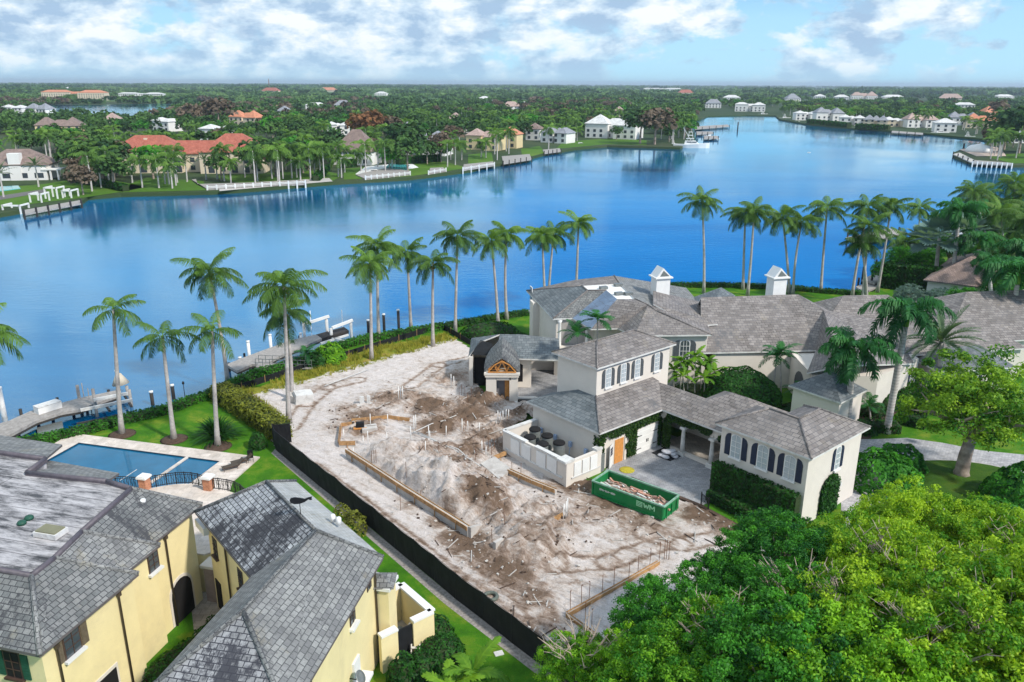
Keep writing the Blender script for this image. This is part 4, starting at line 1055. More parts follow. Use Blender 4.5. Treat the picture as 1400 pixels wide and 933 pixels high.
    # whale weather vane on the ridge
    b = Vector(R1).lerp(Vector(R2), 0.72)
    m = MB(); m.tube([b - Vector((0, 0, 0.1)), b + Vector((0, 0, 1.0))], 0.025, 6)
    v = m.build('weather_vane', M['iron'], root)
    m = MB(); m.M = Matrix.Translation(b + Vector((0, 0, 1.0))) @ Matrix.Rotation(R(8), 4, 'Z')
    plate(m, [(-0.55, 0.05), (-0.5, -0.1), (-0.3, -0.2), (0.0, -0.2), (0.3, -0.1), (0.5, 0.05), (0.62, 0.0), (0.72, 0.03), (0.66, 0.1), (0.74, 0.2), (0.6, 0.18), (0.5, 0.16), (0.3, 0.08), (0.05, 0.16), (-0.25, 0.22), (-0.48, 0.18)], -0.04, 0.04)
    m.build('whale_figure', M['iron'], v)
    for q in ((455, 707), (463, 711)):
        m = MB(); p = G(q[0], q[1], 8.2); m.lathe(p, [(0.16, -0.3), (0.16, 0.1), (0.1, 0.18), (0.02, 0.2)], 10); m.build('roof_vent', M['white'], root)
house_front()

def pump_yard():
    z = 2.5
    q = [G(519, 817, z), G(548, 800, z), G(590.5, 837, z), G(519, 871, z)]
    root = thing('utility_enclosure', 'small yellow walled utility yard with white coping and black gate beside the foreground house', 'enclosure', (q[1].x, q[1].y, 0))
    w = MB(); cp = MB()
    gate_a, gate_b = G(542, 860, z), G(563, 850, z)
    runs = [(q[0] - (q[1]-q[0])*0.6, q[1]), (q[1], q[2]), (q[2], gate_b), (gate_a, q[3])]
    for a, b in runs:
        w.bar((a.x, a.y, z/2), (b.x, b.y, z/2), 0.3, z); cp.bar((a.x, a.y, z + .06), (b.x, b.y, z + .06), 0.48, 0.14)
    w.build('yard_wall', M['yellow'], root); cp.build('coping', M['white'], root)
    g = MB(); g.bar((gate_a.x, gate_a.y, 1.2), (gate_b.x, gate_b.y, 1.2), 0.08, 2.3); g.build('gate', M['mesh'], root)
    m = MB(); m.prism([(p.x, p.y) for p in q], 0, 0.05); m.build('yard_floor', M['concrete'], root)
    c = (q[0]+q[1]+q[2]+q[3])/4
    p = thing('pool_pump_set', 'pool pumps, filters and pipework inside the small yellow utility yard', 'pool equipment', (c.x, c.y, 0.06))
    for k, (dx, dy) in enumerate(((-0.8, -0.2), (0.0, 0.1), (0.7, 0.5))):
        m = MB(); m.lathe((c.x+dx, c.y+dy, 0.06), [(0.25, 0), (0.28, 0.5), (0.22, 0.85), (0.05, 0.95)], 12); m.build('filter_tank', [M['iron'], M['hvac'], M['dirtywhite']][k], p)
    for k in range(4):
        m = MB(); x = c.x - 1.0 + k*0.6; m.tube([(x, c.y-0.7, 0.1), (x, c.y-0.7, 0.9), (x+0.5, c.y-0.3, 0.9), (x+0.5, c.y+0.4, 0.4)], 0.04, 6); m.build('pipe', M['dirtywhite'], p)
    m = MB(); m.box((c.x-0.3, c.y-0.9, 0.35), (0.8, 0.35, 0.5)); m.build('pump_motor', M['hvac'], p)
    b = G(569, 905, 0); s = thing('step_stool', 'pale wooden step ladder leaning outside the utility yard gate', 'step ladder', (b.x, b.y, 0))
    for dx in (-.25, .25):
        m = MB(); m.bar((b.x+dx, b.y-0.5, 0), (b.x+dx, b.y+0.1, 1.2), 0.07); m.build('rail', M['cream'], s)
    for k in range(4):
        m = MB(); m.box((b.x, b.y-0.42+k*0.13, 0.2+k*0.28), (0.5, 0.16, 0.04)); m.build('step', M['cream'], s)
pump_yard()

# ------------------------------------------------------------------ swimming pool
def pool_():
    root = thing('swimming_pool', 'long rectangular swimming pool with a spa section behind the left yellow house', 'pool', tuple(P0))
    m = MB(); m.prism([(p.x, p.y) for p in pool], 0.005, 0.02); m.build('pool_water', M['pool'], root)
    s0 = P0 + PD*11.9
    m = MB(); m.bar((s0.x, s0.y, 0.09), (s0.x + PN.x*8.2, s0.y + PN.y*8.2, 0.07), 0.28, 0.10); m.build('spa_wall', M['travertine'], root)
    m = MB()
    for k in range(4):
        a, b = pool[k], pool[(k+1) % 4]; m.bar((a.x, a.y, 0.075), (b.x, b.y, 0.075), 0.12, 0.10)
    m.build('waterline_tile', plain('dark_blue_tile', (0.02, 0.05, 0.09), 0.3, 0.2, 5), root)
    for k, (t, w) in enumerate(((9.0, 1.3),)):
        c = P0 + PD*t + PN*3.2; m = MB()
        m.bar((c.x, c.y, 0.03), (c.x + PN.x*2.2, c.y + PN.y*2.2, 0.03), 0.05, 0.03); m.build('pool_cleaner_hose', M['dirtywhite'], root)
pool_()

# ------------------------------------------------------------------ the white estate: service block, tower, portico and garage block
KO = Vector((7.7, 63.7, 0)); EX = Vector((math.cos(R(40.5)), math.sin(R(40.5)), 0)); EY = Vector((-EX.y, EX.x, 0))
def st(s, t, z=0.0): return KO + EX*s + EY*t + Vector((0, 0, z))
def T3(s, t, z): return tuple(st(s, t, z))
def service_block():
    root = thing('house', 'white service wing with arched upper windows, low slate roof and an ivy covered front', 'house', T3(4, 4, 0))
    ze, k = 3.95, 0.45
    m = MB(); m.prism([st(.45, .45)[:2], st(8.9, .45)[:2], st(8.9, 3.8)[:2], st(3.4, 3.8)[:2], st(3.4, 9.2)[:2], st(.45, 9.2)[:2]], 0, ze - .05); m.build('wall', M['cream'], root)
    m = MB(); m.prism([st(3.35, 3.75)[:2], st(13.8, 3.75)[:2], st(13.8, 8.95)[:2], st(3.35, 8.95)[:2]], 0, 8.32); m.build('upper_wall', M['cream'], root)
    zt = ze + k*3.3
    P = [T3(0, 0, ze), T3(8.5, 0, ze), T3(11.4, 2.9, ze + k*2.9), T3(11.4, 3.8, zt), T3(3.4, 3.8, zt + .02), T3(3.4, 6.0, zt), T3(0, 9.7, ze), T3(3.4, 9.7, ze + .02)]
    roof('roof', P, [(0, 1, 2, 3, 4)], M['slateC'], root, fas=M['dirtywhite'])
    roof('roof', P, [(0, 4, 5, 6), (6, 5, 7)], M['slateD'], root, fas=M['dirtywhite'])
    Q = [T3(2.9, 3.3, 8.4), T3(14.25, 3.3, 8.4), T3(14.25, 9.4, 8.4), T3(2.9, 9.4, 8.4), T3(5.95, 6.35, 9.7), T3(11.2, 6.35, 9.7)]
    roof('upper_roof', Q, [(0, 1, 5, 4), (1, 2, 5), (2, 3, 4, 5), (3, 0, 4)], M['slateC'], root, fas=M['dirtywhite'])
    ridge_caps(Q, [(0, 4), (1, 5), (4, 5), (3, 4), (2, 5)], M['slateC'], root, 0.09)
    ridge_caps(P, [(0, 4)], M['slateC'], root, 0.09)
    nF = -EY
    for s in (4.9, 7.0, 9.0, 11.9):
        window(root, st(s, 3.75, 6.0), nF, 0.66, 1.8, True, M['greyshut'], pane=M['blind'], sw=0.40, trim=0.08)
    # portico wing towards the garage block
    pr = [T3(8.45, 0, ze), T3(8.45, -8.3, ze), T3(13.9, -8.3, ze), T3(13.9, 3.8, ze), T3(11.17, 3.8, ze + k*2.72), T3(11.17, -8.3, ze + k*2.72), T3(11.17, 2.72, ze + k*2.72)]
    roof('portico_roof', pr, [(0, 1, 5, 6), (2, 3, 4, 5)], M['slateC'], root, fas=M['dirtywhite'])
    hp = [T3(11.3, -1.0, 4.0), T3(11.3, -8.2, 4.0), T3(16.9, -8.2, 4.0), T3(16.9, -1.0, 4.0), T3(14.1, -3.8, 5.35), T3(14.1, -5.4, 5.35)]
    roof('portico_roof', hp, [(0, 1, 5, 4), (1, 2, 5), (2, 3, 4, 5), (3, 0, 4)], M['slateC'], root, fas=M['dirtywhite'])
    m = MB()
    for t0, t1 in ((0.3, -2.2), (-2.6, -5.4), (-5.8, -8.2)):      # arched beam between the columns
        X = xf(st(8.9, (t0+t1)/2, 0), -EX); w = abs(t1-t0)
        m.M = X; n = 9; pts = [(-w/2-.2, 3.8), (w/2+.2, 3.8), (w/2+.2, 3.1)]
        pts += [(w/2*math.cos(math.pi*i/n), 2.55 + 0.75*math.sin(math.pi*i/n)) for i in range(n+1)] + [(-w/2-.2, 3.1)]
        plate(m, pts, -0.28, 0.0)
    m.M = Matrix.Identity(4)
    m.build('arcade_beam', M['cream'], root)
    for t in (-2.4, -5.6):
        m = MB(); p = st(8.76, t)
        m.box((p.x, p.y, 0.2), (0.62, 0.62, 0.4), R(40.5)); m.lathe((p.x, p.y, 0.4), [(0.22, 0), (0.20, 1.0), (0.17, 2.15), (0.3, 2.3)], 14); m.box((p.x, p.y, 2.78), (0.55, 0.55, 0.2), R(40.5))
        m.build('column', M['dirtywhite'], root)
    m = MB(); m.bar(st(9.0, -8, .15), st(9.0, 0, .15), 0.4, 0.3); m.bar(st(13.4, -8, 1.9), st(13.4, 3.7, 1.9), 0.25, 3.8); m.build('portico_wall', M['cream'], root)
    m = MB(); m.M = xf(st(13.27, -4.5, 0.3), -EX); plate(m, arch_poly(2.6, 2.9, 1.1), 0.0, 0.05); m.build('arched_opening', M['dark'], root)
    m = MB(); m.bar(st(11.2, -8, .06), st(11.2, .3, .06), 4.3, 0.1); m.build('portico_floor', M['flag'], root)
    # front: garage door, white panelled door, plywood door
    m = MB(); m.M = xf(st(7.0, .45, .03), nF); plate(m, arch_poly(2.9, 2.55, 0.35), -0.02, 0.05)
    for q in range(4): m.box((0, .06, .5 + .55*q), (2.7, .02, .03))
    m.box((-.72, .07, 1.9), (.5, .03, .06)); gd = m.build('garage_door', M['white'], root)
    m = MB(); m.M = xf(st(7.0, .45, .03), nF)
    for x in (-.1, .1): m.box((x, .09, 1.1), (.05, .05, .3))
    for x in (-1.1, 1.1): m.box((x, .075, 1.8), (.55, .03, .06)); m.box((x, .075, .5), (.55, .03, .06))
    m.build('handle', M['iron'], gd)
    m = MB(); m.M = xf(st(1.85, .25, .03), nF) @ Matrix.Rotation(R(25), 4, 'Z'); plate(m, arch_poly(.85, 2.15, 0), 0, .06); dr = m.build('door', M['white'], root)
    m = MB(); m.M = xf(st(1.85, .25, .03), nF) @ Matrix.Rotation(R(25), 4, 'Z')
    for i in range(3):
        for j in range(3): m.box((-.22+.22*i, .065, 1.25+.27*j), (.17, .02, .22))
    m.build('pane', M['navy'], dr)
    m = MB(); m.M = xf(st(3.1, .45, .03), nF); plate(m, arch_poly(1.15, 2.35, 0), -0.02, .05); m.build('door', M['ply'], root)
    for x in (1.2, 3.95):
        m = MB(); m.M = xf(st(x, .45, .03), nF); plate(m, arch_poly(.28, 2.4, 0), -0.02, .09); m.build('door_frame', M['cream'], root)
service_block()

def ivy_patch(parent, A, nrm, dirv, x0, x1, z0, z1, n, seed):
    rs = np.random.RandomState(seed); x = rs.uniform(x0, x1, n); z = rs.uniform(z0, z1, n)
    y = 0.06 + np.abs(rs.normal(0, .07, n))
    return (np.array([A.x, A.y, 0])[None] + x[:, None]*np.array(dirv)[None] + y[:, None]*np.array(nrm)[None] + z[:, None]*np.array([0, 0, 1.0])[None], np.tile(np.array(nrm, dtype=float), (n, 1)))
def ivy():
    root = thing('climbing_ivy', 'dark green ivy climbing over the courtyard front, round the doors and along the arcade', 'ivy', T3(.5, .3, 0))
    C, O = [], []
    A = st(0, .42); nF = -EY
    for a in ((.3, 8.9, 2.75, 3.75, 2600), (.3, .95, 0, 3.0, 800), (4.1, 5.4, .2, 3.0, 1300), (8.5, 8.9, .1, 3, 400), (3.9, 4.3, 1.2, 3, 300)):
        p, o = ivy_patch(root, A, nF, EX, *a[:4], a[4], int(a[0]*10)+3); C.append(p); O.append(o)
    A = st(8.9, 0); 
    for a in ((0, 8.1, 2.95, 3.75, 2500), (0, .9, 0, 3.2, 900)):
        p, o = ivy_patch(root, A, -EX, -EY, *a[:4], a[4], int(a[1]*10)+4); C.append(p); O.append(o)
    A = st(.45, 0.3)
    p, o = ivy_patch(root, A, -EX, EY, 0, .7, 0, 3.3, 500, 9); C.append(p); O.append(o)
    C = np.concatenate(C); O = np.concatenate(O); keep = np.array([noise.noise(Vector(c)*0.9) > -0.38 for c in C]); C = C[keep]; O = O[keep]
    V, Q = leaf_quads(C - np.array(root.location)[None], .11, .0, nr, O*1.2)
    fast_mesh('foliage', V, Q, M['ivy'], nr.uniform(0, 1, len(C)), root)
ivy()

def ac_yard():
    root = thing('utility_enclosure', 'white walled air conditioner yard with panelled sides beside the dumpster', 'enclosure', T3(-3.7, .4, 0))
    m = MB(); c = MB(); h = 2.3
    runs = [((-3.7, 8.6), (-3.7, 0.2)), ((-3.9, .2), (.45, .2)), ((-3.7, 8.6), (.4, 8.6))]
    for (a, b) in runs:
        m.bar(st(*a, h/2), st(*b, h/2), .28, h)
    m.build('yard_wall', M['cream'], root)
    c.bar(st(-3.7, 8.6, h+.05), st(-3.7, 5.4, h+.05), .42, .12); c.bar(st(-3.7, 4.2, h+.05), st(-3.7, 0.6, h+.05), .42, .12); c.bar(st(-3.7, 8.6, h+.05), st(.3, 8.6, h+.05), .42, .12)
    c.box(T3(-3.6, .5, h+.1), (1.1, 1.1, .2), R(40.5)); c.box(T3(.1, .3, h+.1), (.8, .6, .2), R(40.5)); c.build('coping', M['dirtywhite'], root)
    for t, tilt in ((6.8, 0), (5.3, .04), (3.3, 0), (1.9, .12)):
        q = MB(); q.M = xf(st(-3.86, t, .75), -EX); plate(q, [(-.6, 0), (.6, tilt), (.6, 1.35 + tilt), (-.6, 1.35)], 0, .06); q.build('wall_panel', M['white'], root)
    for s in (-2.6, -1.6, -.6):
        q = MB(); q.M = xf(st(s, .04, .75), -EY); plate(q, [(-.42, 0), (.42, 0), (.42, 1.3), (-.42, 1.3)], 0, .06); q.build('wall_panel', M['white'], root)
    q = MB(); q.bar(st(-3.9, 8.2, .7), st(-3.9, .6, .7), .12, .1); q.bar(st(-3.3, 0.0, .72), st(.2, 0.0, .72), .1, .1); q.build('ledge', M['dirtywhite'], root)
    q = MB(); q.prism([st(-3.6, .3)[:2], st(.4, .3)[:2], st(.4, 8.5)[:2], st(-3.6, 8.5)[:2]], 0, .22); q.build('yard_floor', M['concrete'], root)
    q = MB(); q.M = xf(st(.62, .28, 0), -EY); q.box((0, .1, .9), (.45, .25, 1.7)); q.build('meter_cabinet', M['hvac'], root)
    spots = [((-1.1, 7.2), 'by the back wall of the yard'), ((-2.6, 6.2), 'beside the panelled wall'), ((-1.2, 5.4), 'in the middle of the yard'), ((-2.7, 4.4), 'half hidden behind the front panels'), ((-1.4, 3.6), 'nearest to the courtyard door')]
    proto = None
    for (s, t), w in spots:
        p = st(s, t, .92)
        if proto is None:
            proto = thing('air_conditioner', '', 'air conditioner', (0, 0, 0))
            q = MB(); q.box((0, 0, -.35), (1.2, 1.2, .7)); q.build('stand', M['concrete'], proto)
            q = MB(); q.lathe((0, 0, 0), [(.50, 0), (.52, .1), (.52, 1.1), (.5, 1.2)], 20); q.build('casing', M['hvac'], proto)
            q = MB(); q.lathe((0, 0, 1.2), [(.56, 0), (.56, .12), (.48, .2), (.1, .22)], 20); q.build('fan_cover', M['dark'], proto)
            o = proto
        else: o = copy_tree(proto)
        o.location = p; o['label'] = 'grey round air conditioner with black fan cover ' + w; o['group'] = 'air conditioners in the white yard'
    for k, s in enumerate(range(4)):
        p = st(.2, 7.8 - k*2.0, 1.3); q = MB(); q.box((p.x, p.y, 1.5), (.22, .3, .5), R(40.5)); q.tube([(p.x, p.y, 1.25), (p.x-.1, p.y-.1, .3)], .04, 6); q.build('disconnect_box', plain('pale_blue_box', (.35, .45, .62), .5, .1, 2) if k == 0 else bpy.data.materials['pale_blue_box'], root)
ac_yard()

def hip_L(name, s0, s1, t0, t1, w, ze, zr, mat, root):
    """L shaped hip: outer corner (s0,t0), wings along +s (t0 side) and +t (s0 side), world frame st"""
    h = w/2
    P = [T3(s0, t0, ze), T3(s0, t1, ze), T3(s0+w, t1, ze), T3(s0+w, t0+w, ze), T3(s1, t0+w, ze), T3(s1, t0, ze), T3(s0+h, t1-h, zr), T3(s0+h, t0+h, zr), T3(s1-h, t0+h, zr)]
    roof(name, P, [(0, 1, 6, 7), (1, 2, 6), (2, 3, 7, 6), (3, 4, 8, 7), (4, 5, 8), (5, 0, 7, 8)], mat, root, fas=M['dirtywhite'])
    ridge_caps(P, [(0, 7), (1, 6), (6, 7), (7, 8), (5, 8), (4, 8)], mat, root, .09)
def garage_block():
    root = thing('house', 'square white two storey block with navy shutters beside the driveway', 'house', T3(5.5, -16.5, 0))
    hip_L('roof', 5.05, 14.2, -16.9, -8.2, 6.0, 6.3, 7.75, M['slateC'], root)
    m = MB(); m.prism([st(5.5, -16.45)[:2], st(13.75, -16.45)[:2], st(13.75, -11.2)[:2], st(10.7, -11.2)[:2], st(10.7, -8.6)[:2], st(5.5, -8.6)[:2]], 0, 6.25); m.build('wall', M['cream'], root)
    for t in (-10.1, -12.6, -15.0):
        window(root, st(5.5, t, 3.75), -EX, .85, 1.95, True, M['navy'], pane=M['blind'], sw=.50)
    window(root, st(10.1, -16.45, 3.7), -EY, .66, 1.9, True, M['navy'], pane=M['blind'], sw=.40)
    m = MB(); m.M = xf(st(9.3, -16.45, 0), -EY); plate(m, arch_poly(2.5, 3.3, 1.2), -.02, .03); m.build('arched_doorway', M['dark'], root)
    m = MB(); m.M = xf(st(10.9, -16.45, 2.1), -EY); m.box((0, .12, 0), (.25, .25, .35)); m.build('wall_lantern', M['dirtywhite'], root)
    # ivy round the arched doorway
    r2 = thing('climbing_ivy', 'ivy filling the arched doorway of the square white block', 'ivy', T3(9.3, -16.5, 0))
    rs = np.random.RandomState(4); n = 3200; x = rs.uniform(-1.35, 1.35, n); z = rs.uniform(0, 3.5, n)
    ok = (z < 2.1) | ((x/1.35)**2 + ((z-2.1)/1.4)**2 < 1); x, z = x[ok], z[ok]
    A = np.array(st(9.3, -16.45)); C = A[None] + x[:, None]*np.array(EX)[None] - (.08 + np.abs(rs.normal(0, .12, len(x))))[:, None]*np.array(EY)[None] + z[:, None]*np.array([0, 0, 1.])[None]
    V, Q = leaf_quads(C - np.array(r2.location)[None], .12, .1, rs, np.tile(-np.array(EY), (len(C), 1)))
    fast_mesh('foliage', V, Q, M['hedge'], rs.uniform(0.1, .9, len(C)), r2)
garage_block()
hedge([st(4.9, -8.7), st(4.9, -12.2), st(4.9, -16.2)], .9, 3.0, M['hedge'], 'tall dark hedge standing against the courtyard side of the square white block', dens=70)
hedge([st(4.0, -9.2), st(3.7, -15.5)], 1.3, 1.0, M['hedge'], 'low wide hedge in front of the tall hedge at the square white block', dens=60, seed=5)

# ------------------------------------------------------------------ the mansion behind
def mansion():
    root = thing('mansion', 'large white mansion with many grey slate roofs and two gabled chimneys on the waterfront lawn', 'mansion', (15, 92, 0))
    S = M['slateC']; fw = M['dirtywhite']
    def poly(name, pts, mat=S): return roof(name, pts, [tuple(range(len(pts)))], mat, root, fas=fw)
    NW = (1.9, 102.9, 6.8); SW = (4.8, 89.6, 6.8); PE = (7.1, 89.9, 6.8); A = (9.2, 94.4, 9); B = (8.7, 96.8, 9); C = (11.5, 94.6, 9); D = (12.3, 90.4, 9.0); E_ = (14.4, 90.5, 9.0)
    F_ = (13.6, 97.8, 9); Hh = (13.4, 102.4, 9.0); I = tuple(G(785, 383, 8.2)); J = (23.5, 104.6, 6.85); Kk = (23.5, 92.0, 6.85)
    v1 = tuple(G(808, 450, 6.3)); v2 = tuple(G(845, 449, 6.3)); ap = tuple(G(899, 426, 8.4)); rb = tuple(G(886, 417, 8.9))
    SWm = tuple(G(868, 459, 6.8)); SEm = (22.0, 83.6, 6.8)
    poly('roof', [NW, SW, A, B], M['slateD'] ); poly('roof', [SW, PE, C, A], M['slateA'])
    poly('roof', [PE, v1, D, C], M['slateU'])
    poly('roof', [v1, v2, SWm, rb, E_, D]); poly('roof', [SWm, SEm, ap, rb])
    poly('roof', [SEm, (23.0, 92.5, 6.8), rb, ap])
    poly('roof', [I, B, (9.0, 97.2, 8.9), (13.5, 98.0, 9), Hh]); poly('roof', [Hh, F_, E_, rb, Kk, J], M['slateB'])
    poly('roof', [NW, B, I, (8.0, 105.0, 6.8)])
    ridge_caps([NW, SW, A, B, PE, C, D, E_, F_, Hh, SEm, ap, rb, SWm], [(1, 2), (2, 5), (3, 0), (9, 8), (10, 11), (11, 12), (12, 7), (2, 3)], M['slateC'], root, .1)
    m = MB(); m.prism([A[:2], C[:2], D[:2], E_[:2], (13.6, 98), (9.0, 97.2), B[:2]], 6.9, 8.85); m.build('flat_roof', M['white'], root)
    for q in ((845, 391), (859, 403), (825, 395), (846, 403)):
        p = G(q[0], q[1], 8.9); m = MB(); m.box((p.x, p.y, 9.05), (1.0, .6, .3), R(20)); m.build('roof_unit', M['hvac'], root)
    m = MB(); m.prism([(2.4, 102.3), (5.2, 90.2), (9.2, 90.2), (9.6, 89.6), (13.6, 88.8), (13.6, 84.0), (21.6, 84.1), (22.8, 88.2), (22.8, 104), (4.0, 104)], 0, 6.75)
    m.build('wall', M['cream'], root)
    # south-west balcony
    m = MB(); m.M = xf((7.2, 90.2, 3.2), (0, -1)); plate(m, arch_poly(2.9, 3.1, 0), 0.01, .05); m.build('balcony_shade_panel', plain('cream_painted_shade', (0.42, 0.39, 0.37), .9, .05, 1), root)  # flat panel, the shade of the recess is painted as darker cream
    for x in (5.6, 8.8):
        m = MB(); m.lathe((x, 89.5, 3.4), [(.24, 0), (.2, .2), (.17, 2.9), (.3, 3.2)], 12); m.build('column', M['white'], root)
    m = MB(); m.prism([(5.0, 90.2), (5.0, 88.9), (5.8, 88.5), (8.6, 88.5), (9.2, 88.9), (9.2, 90.2)], 0, 3.25); m.box((7.1, 89.2, 3.36), (4.7, 1.5, .2)); m.build('balcony', M['cream'], root)
    nW = (-0.974, -0.225); 
    window(root, on_wall(726, 425, (2.4, 102.3), nW), nW, .9, 3.2, False, None, pane=M['glass'])
    for (px, py) in ((735, 430),):
        p = on_wall(px, py, (2.4, 102.3), nW); m = MB(); m.M = xf((p.x, p.y, .2), nW); m.box((0, .4, 3.2), (1.6, .9, 6.3)); m.build('pilaster', M['cream'], root)
    # arched window in the south wall above the palms
    window(root, (19.2, 84.03, 3.6), (0, -1), 1.0, 2.4, True, M['greyshut'], pane=M['glass'], sw=.6, nx=3)
    # second little hip behind
    M2 = [tuple(G(957, 443.6, 6.85)), (23.6, 87.6, 6.85), (24.2, 97, 6.85), tuple(G(893, 415.5, 9.0)), (17.2, 94.5, 9.0), (20.6, 86.8, 6.85)]
    roof('roof', M2, [(5, 1, 3), (1, 2, 4, 3)], S, root, fas=fw)
    # great single-storey roof
    SL = (21.0, 83.9, 4.6); SR = (34.2, 85.0, 4.6); RL = (22.4, 91.6, 8.95); RR = (34.5, 93.2, 8.95); BR = (41.5, 98.5, 5.0)
    ER = (41.0, 90.0, 5.0); BL = (23, 101, 4.6)
    poly('roof', [SL, SR, RR, RL]); poly('roof', [RR, (37.3, 88.2, 6.0), ER, BR]); poly('roof', [RL, RR, BR, (24, 101, 4.6)], M['slateB'])
    bh = [tuple(G(924, 415, 6)), tuple(G(986, 393, 8.2)), tuple(G(1005, 404, 7.4)), (28.5, 104, 5.0), (19, 104, 5.0)]
    poly('roof', [bh[0], (23.8, 91.5, 7.6), bh[2], bh[1]], M['slateD'])
    m = MB(); m.prism([(22.5, 84.3), (33.8, 85.4), (40.6, 90.4), (41, 98), (24, 100)], 0, 4.55); m.build('wall', M['cream'], root)
    # wing running forward from the east end of the great roof
    w = [tuple(G(1092, 474, 5.2)), tuple(G(1104, 512, 4.3)), tuple(G(1150, 505, 4.3)), (44.5, 86.5, 4.3), (41.0, 95.5, 7.8), RR, (35.3, 82.0, 6.3)]
    roof('roof', [SR, tuple(G(1103, 510, 4.3)), tuple(G(1150, 500, 6.4)), tuple(G(1126, 424, 7.9)), RR], [(0, 1, 2, 3, 4)], S, root, fas=fw)
    roof('roof', [tuple(G(1150, 500, 6.4)), tuple(G(1250, 497, 4.3)), tuple(G(1215, 440, 6.5)), tuple(G(1126, 424, 7.9))], [(0, 1, 2, 3)], S, root, fas=fw)
    m = MB(); m.prism([(31.5, 85), (31.3, 78.0), (38, 77.5), (45, 83.2), (45, 92), (36, 92)], 0, 4.25); m.build('wall', M['cream'], root)
    m = MB(); m.M = xf((31.4, 81.4, 0), (-1, 0)); plate(m, arch_poly(3.0, 3.3, 1.4), .0, .04); m.build('arched_opening', M['greyshut'], root)
    for x in (33.2, 35.5): window(root, (x, 77.83, 1.0), (-.1, -1), .6, 1.9, True, M['navy'], pane=M['glass'], sw=.35)
    # small front hip
    a, b, c, d = G(1078, 527, 4.1), G(1134, 512, 4.1), G(1186, 533, 4.1), G(1150, 551, 4.1)
    cc = (a+b+c+d)/4
    roof('roof', [tuple(a), tuple(d), tuple(c), tuple(b), (cc.x-.3, cc.y, 5.9)], [(0, 1, 4), (1, 2, 4), (2, 3, 4), (3, 0, 4)], M['slateD'], root, fas=fw)
    m = MB(); m.prism([(cc + (q-cc)*.88)[:2] for q in (a, d, c, b)], 0, 4.0); m.build('wall', M['cream'], root)
    window(root, (44.2, 82.5, 0.9), (.55, -.83), .8, 1.9, False, M['navy'], pane=M['glass'])
    # east wings behind the royal palms
    def hipbox(x, y, wx, wy, rz, ze, rise, mat=S):
        X = Matrix.Translation((x, y, 0)) @ Matrix.Rotation(rz, 4, 'Z'); hx, hy = wx/2, wy/2; r = max(0, hx-hy)
        if hx >= hy: pts = [(-hx, -hy, ze), (hx, -hy, ze), (hx, hy, ze), (-hx, hy, ze), (-r, 0, ze+rise), (r, 0, ze+rise)]; fs = [(0, 1, 5, 4), (1, 2, 5), (2, 3, 4, 5), (3, 0, 4)]
        else: r = hy-hx; pts = [(-hx, -hy, ze), (hx, -hy, ze), (hx, hy, ze), (-hx, hy, ze), (0, -r, ze+rise), (0, r, ze+rise)]; fs = [(0, 1, 4), (1, 2, 5, 4), (2, 3, 5), (3, 0, 4, 5)]
        pts = [tuple(X @ Vector(p)) for p in pts]; roof('roof', pts, fs, mat, root, fas=fw)
        m = MB(); m.M = X; m.box((0, 0, ze/2 - .03), (wx-1, wy-1, ze-.06)); m.build('wall', M['cream'], root)
        return X
    X = hipbox(49.0, 90.0, 20, 9, R(10), 4.2, 2.6)
    X2 = hipbox(62.0, 97.0, 26, 15, R(8), 4.6, 4.0)
    hipbox(46.0, 100.5, 14, 8, R(5), 4.6, 2.4)
    hipbox(50.5, 84.6, 9.5, 5.5, R(10), 3.5, 1.8, M['slateD'])
    for k in range(5):
        p = X2 @ Vector((-9 + 4.2*k, -7.0, .9)); window(root, p, (X2.to_3x3() @ Vector((0, -1, 0))), 1.0, 2.3, True, M['navy'] if k % 2 == 0 else None, pane=M['glass'])
    for k in range(3):
        p = Matrix.Translation((50.5, 84.6, 0)) @ Matrix.Rotation(R(10), 4, 'Z') @ Vector((-3 + 3*k, -2.25, .9)); window(root, p, (.17, -.98), .9, 1.7, False, M['navy'], pane=M['glass'])
    # chimneys
    for (px, py, wd, dirn) in ((902, 404, 2.0, .25), (1060, 404, 2.0, .2)):
        p = atdepth(px, py, 95.5); zb = p.z - 1.2
        t = atdepth(px, py - 25, 95.5).z
        m = MB(); m.box((p.x, p.y, (zb+t)/2), (wd*.9, wd*.8, t-zb), R(15)); m.box((p.x, p.y, t + .08), (wd*1.15, wd*1.05, .16), R(15))
        X = Matrix.Translation((p.x, p.y, t + .16)) @ Matrix.Rotation(R(15), 4, 'Z'); a, b, h = wd*.5, wd*.45, 1.15
        m.add([X @ Vector(q) for q in ((-a, -b, 0), (a, -b, 0), (a, b, 0), (-a, b, 0), (-a*.15, -b, h), (-a*.15, b, h))], [(0, 1, 4), (1, 2, 5, 4), (2, 3, 5), (3, 0, 4, 5)])
        ch = m.build('chimney', M['white'], root)
        m = MB(); m.add([X @ Vector(q) for q in ((-a*.55, -b-.03, .12), (a*.7, -b-.03, .12), (-a*.12, -b-.03, .85))], [(0, 1, 2)]); m.build('chimney_vent', M['hvac'], ch)
mansion()

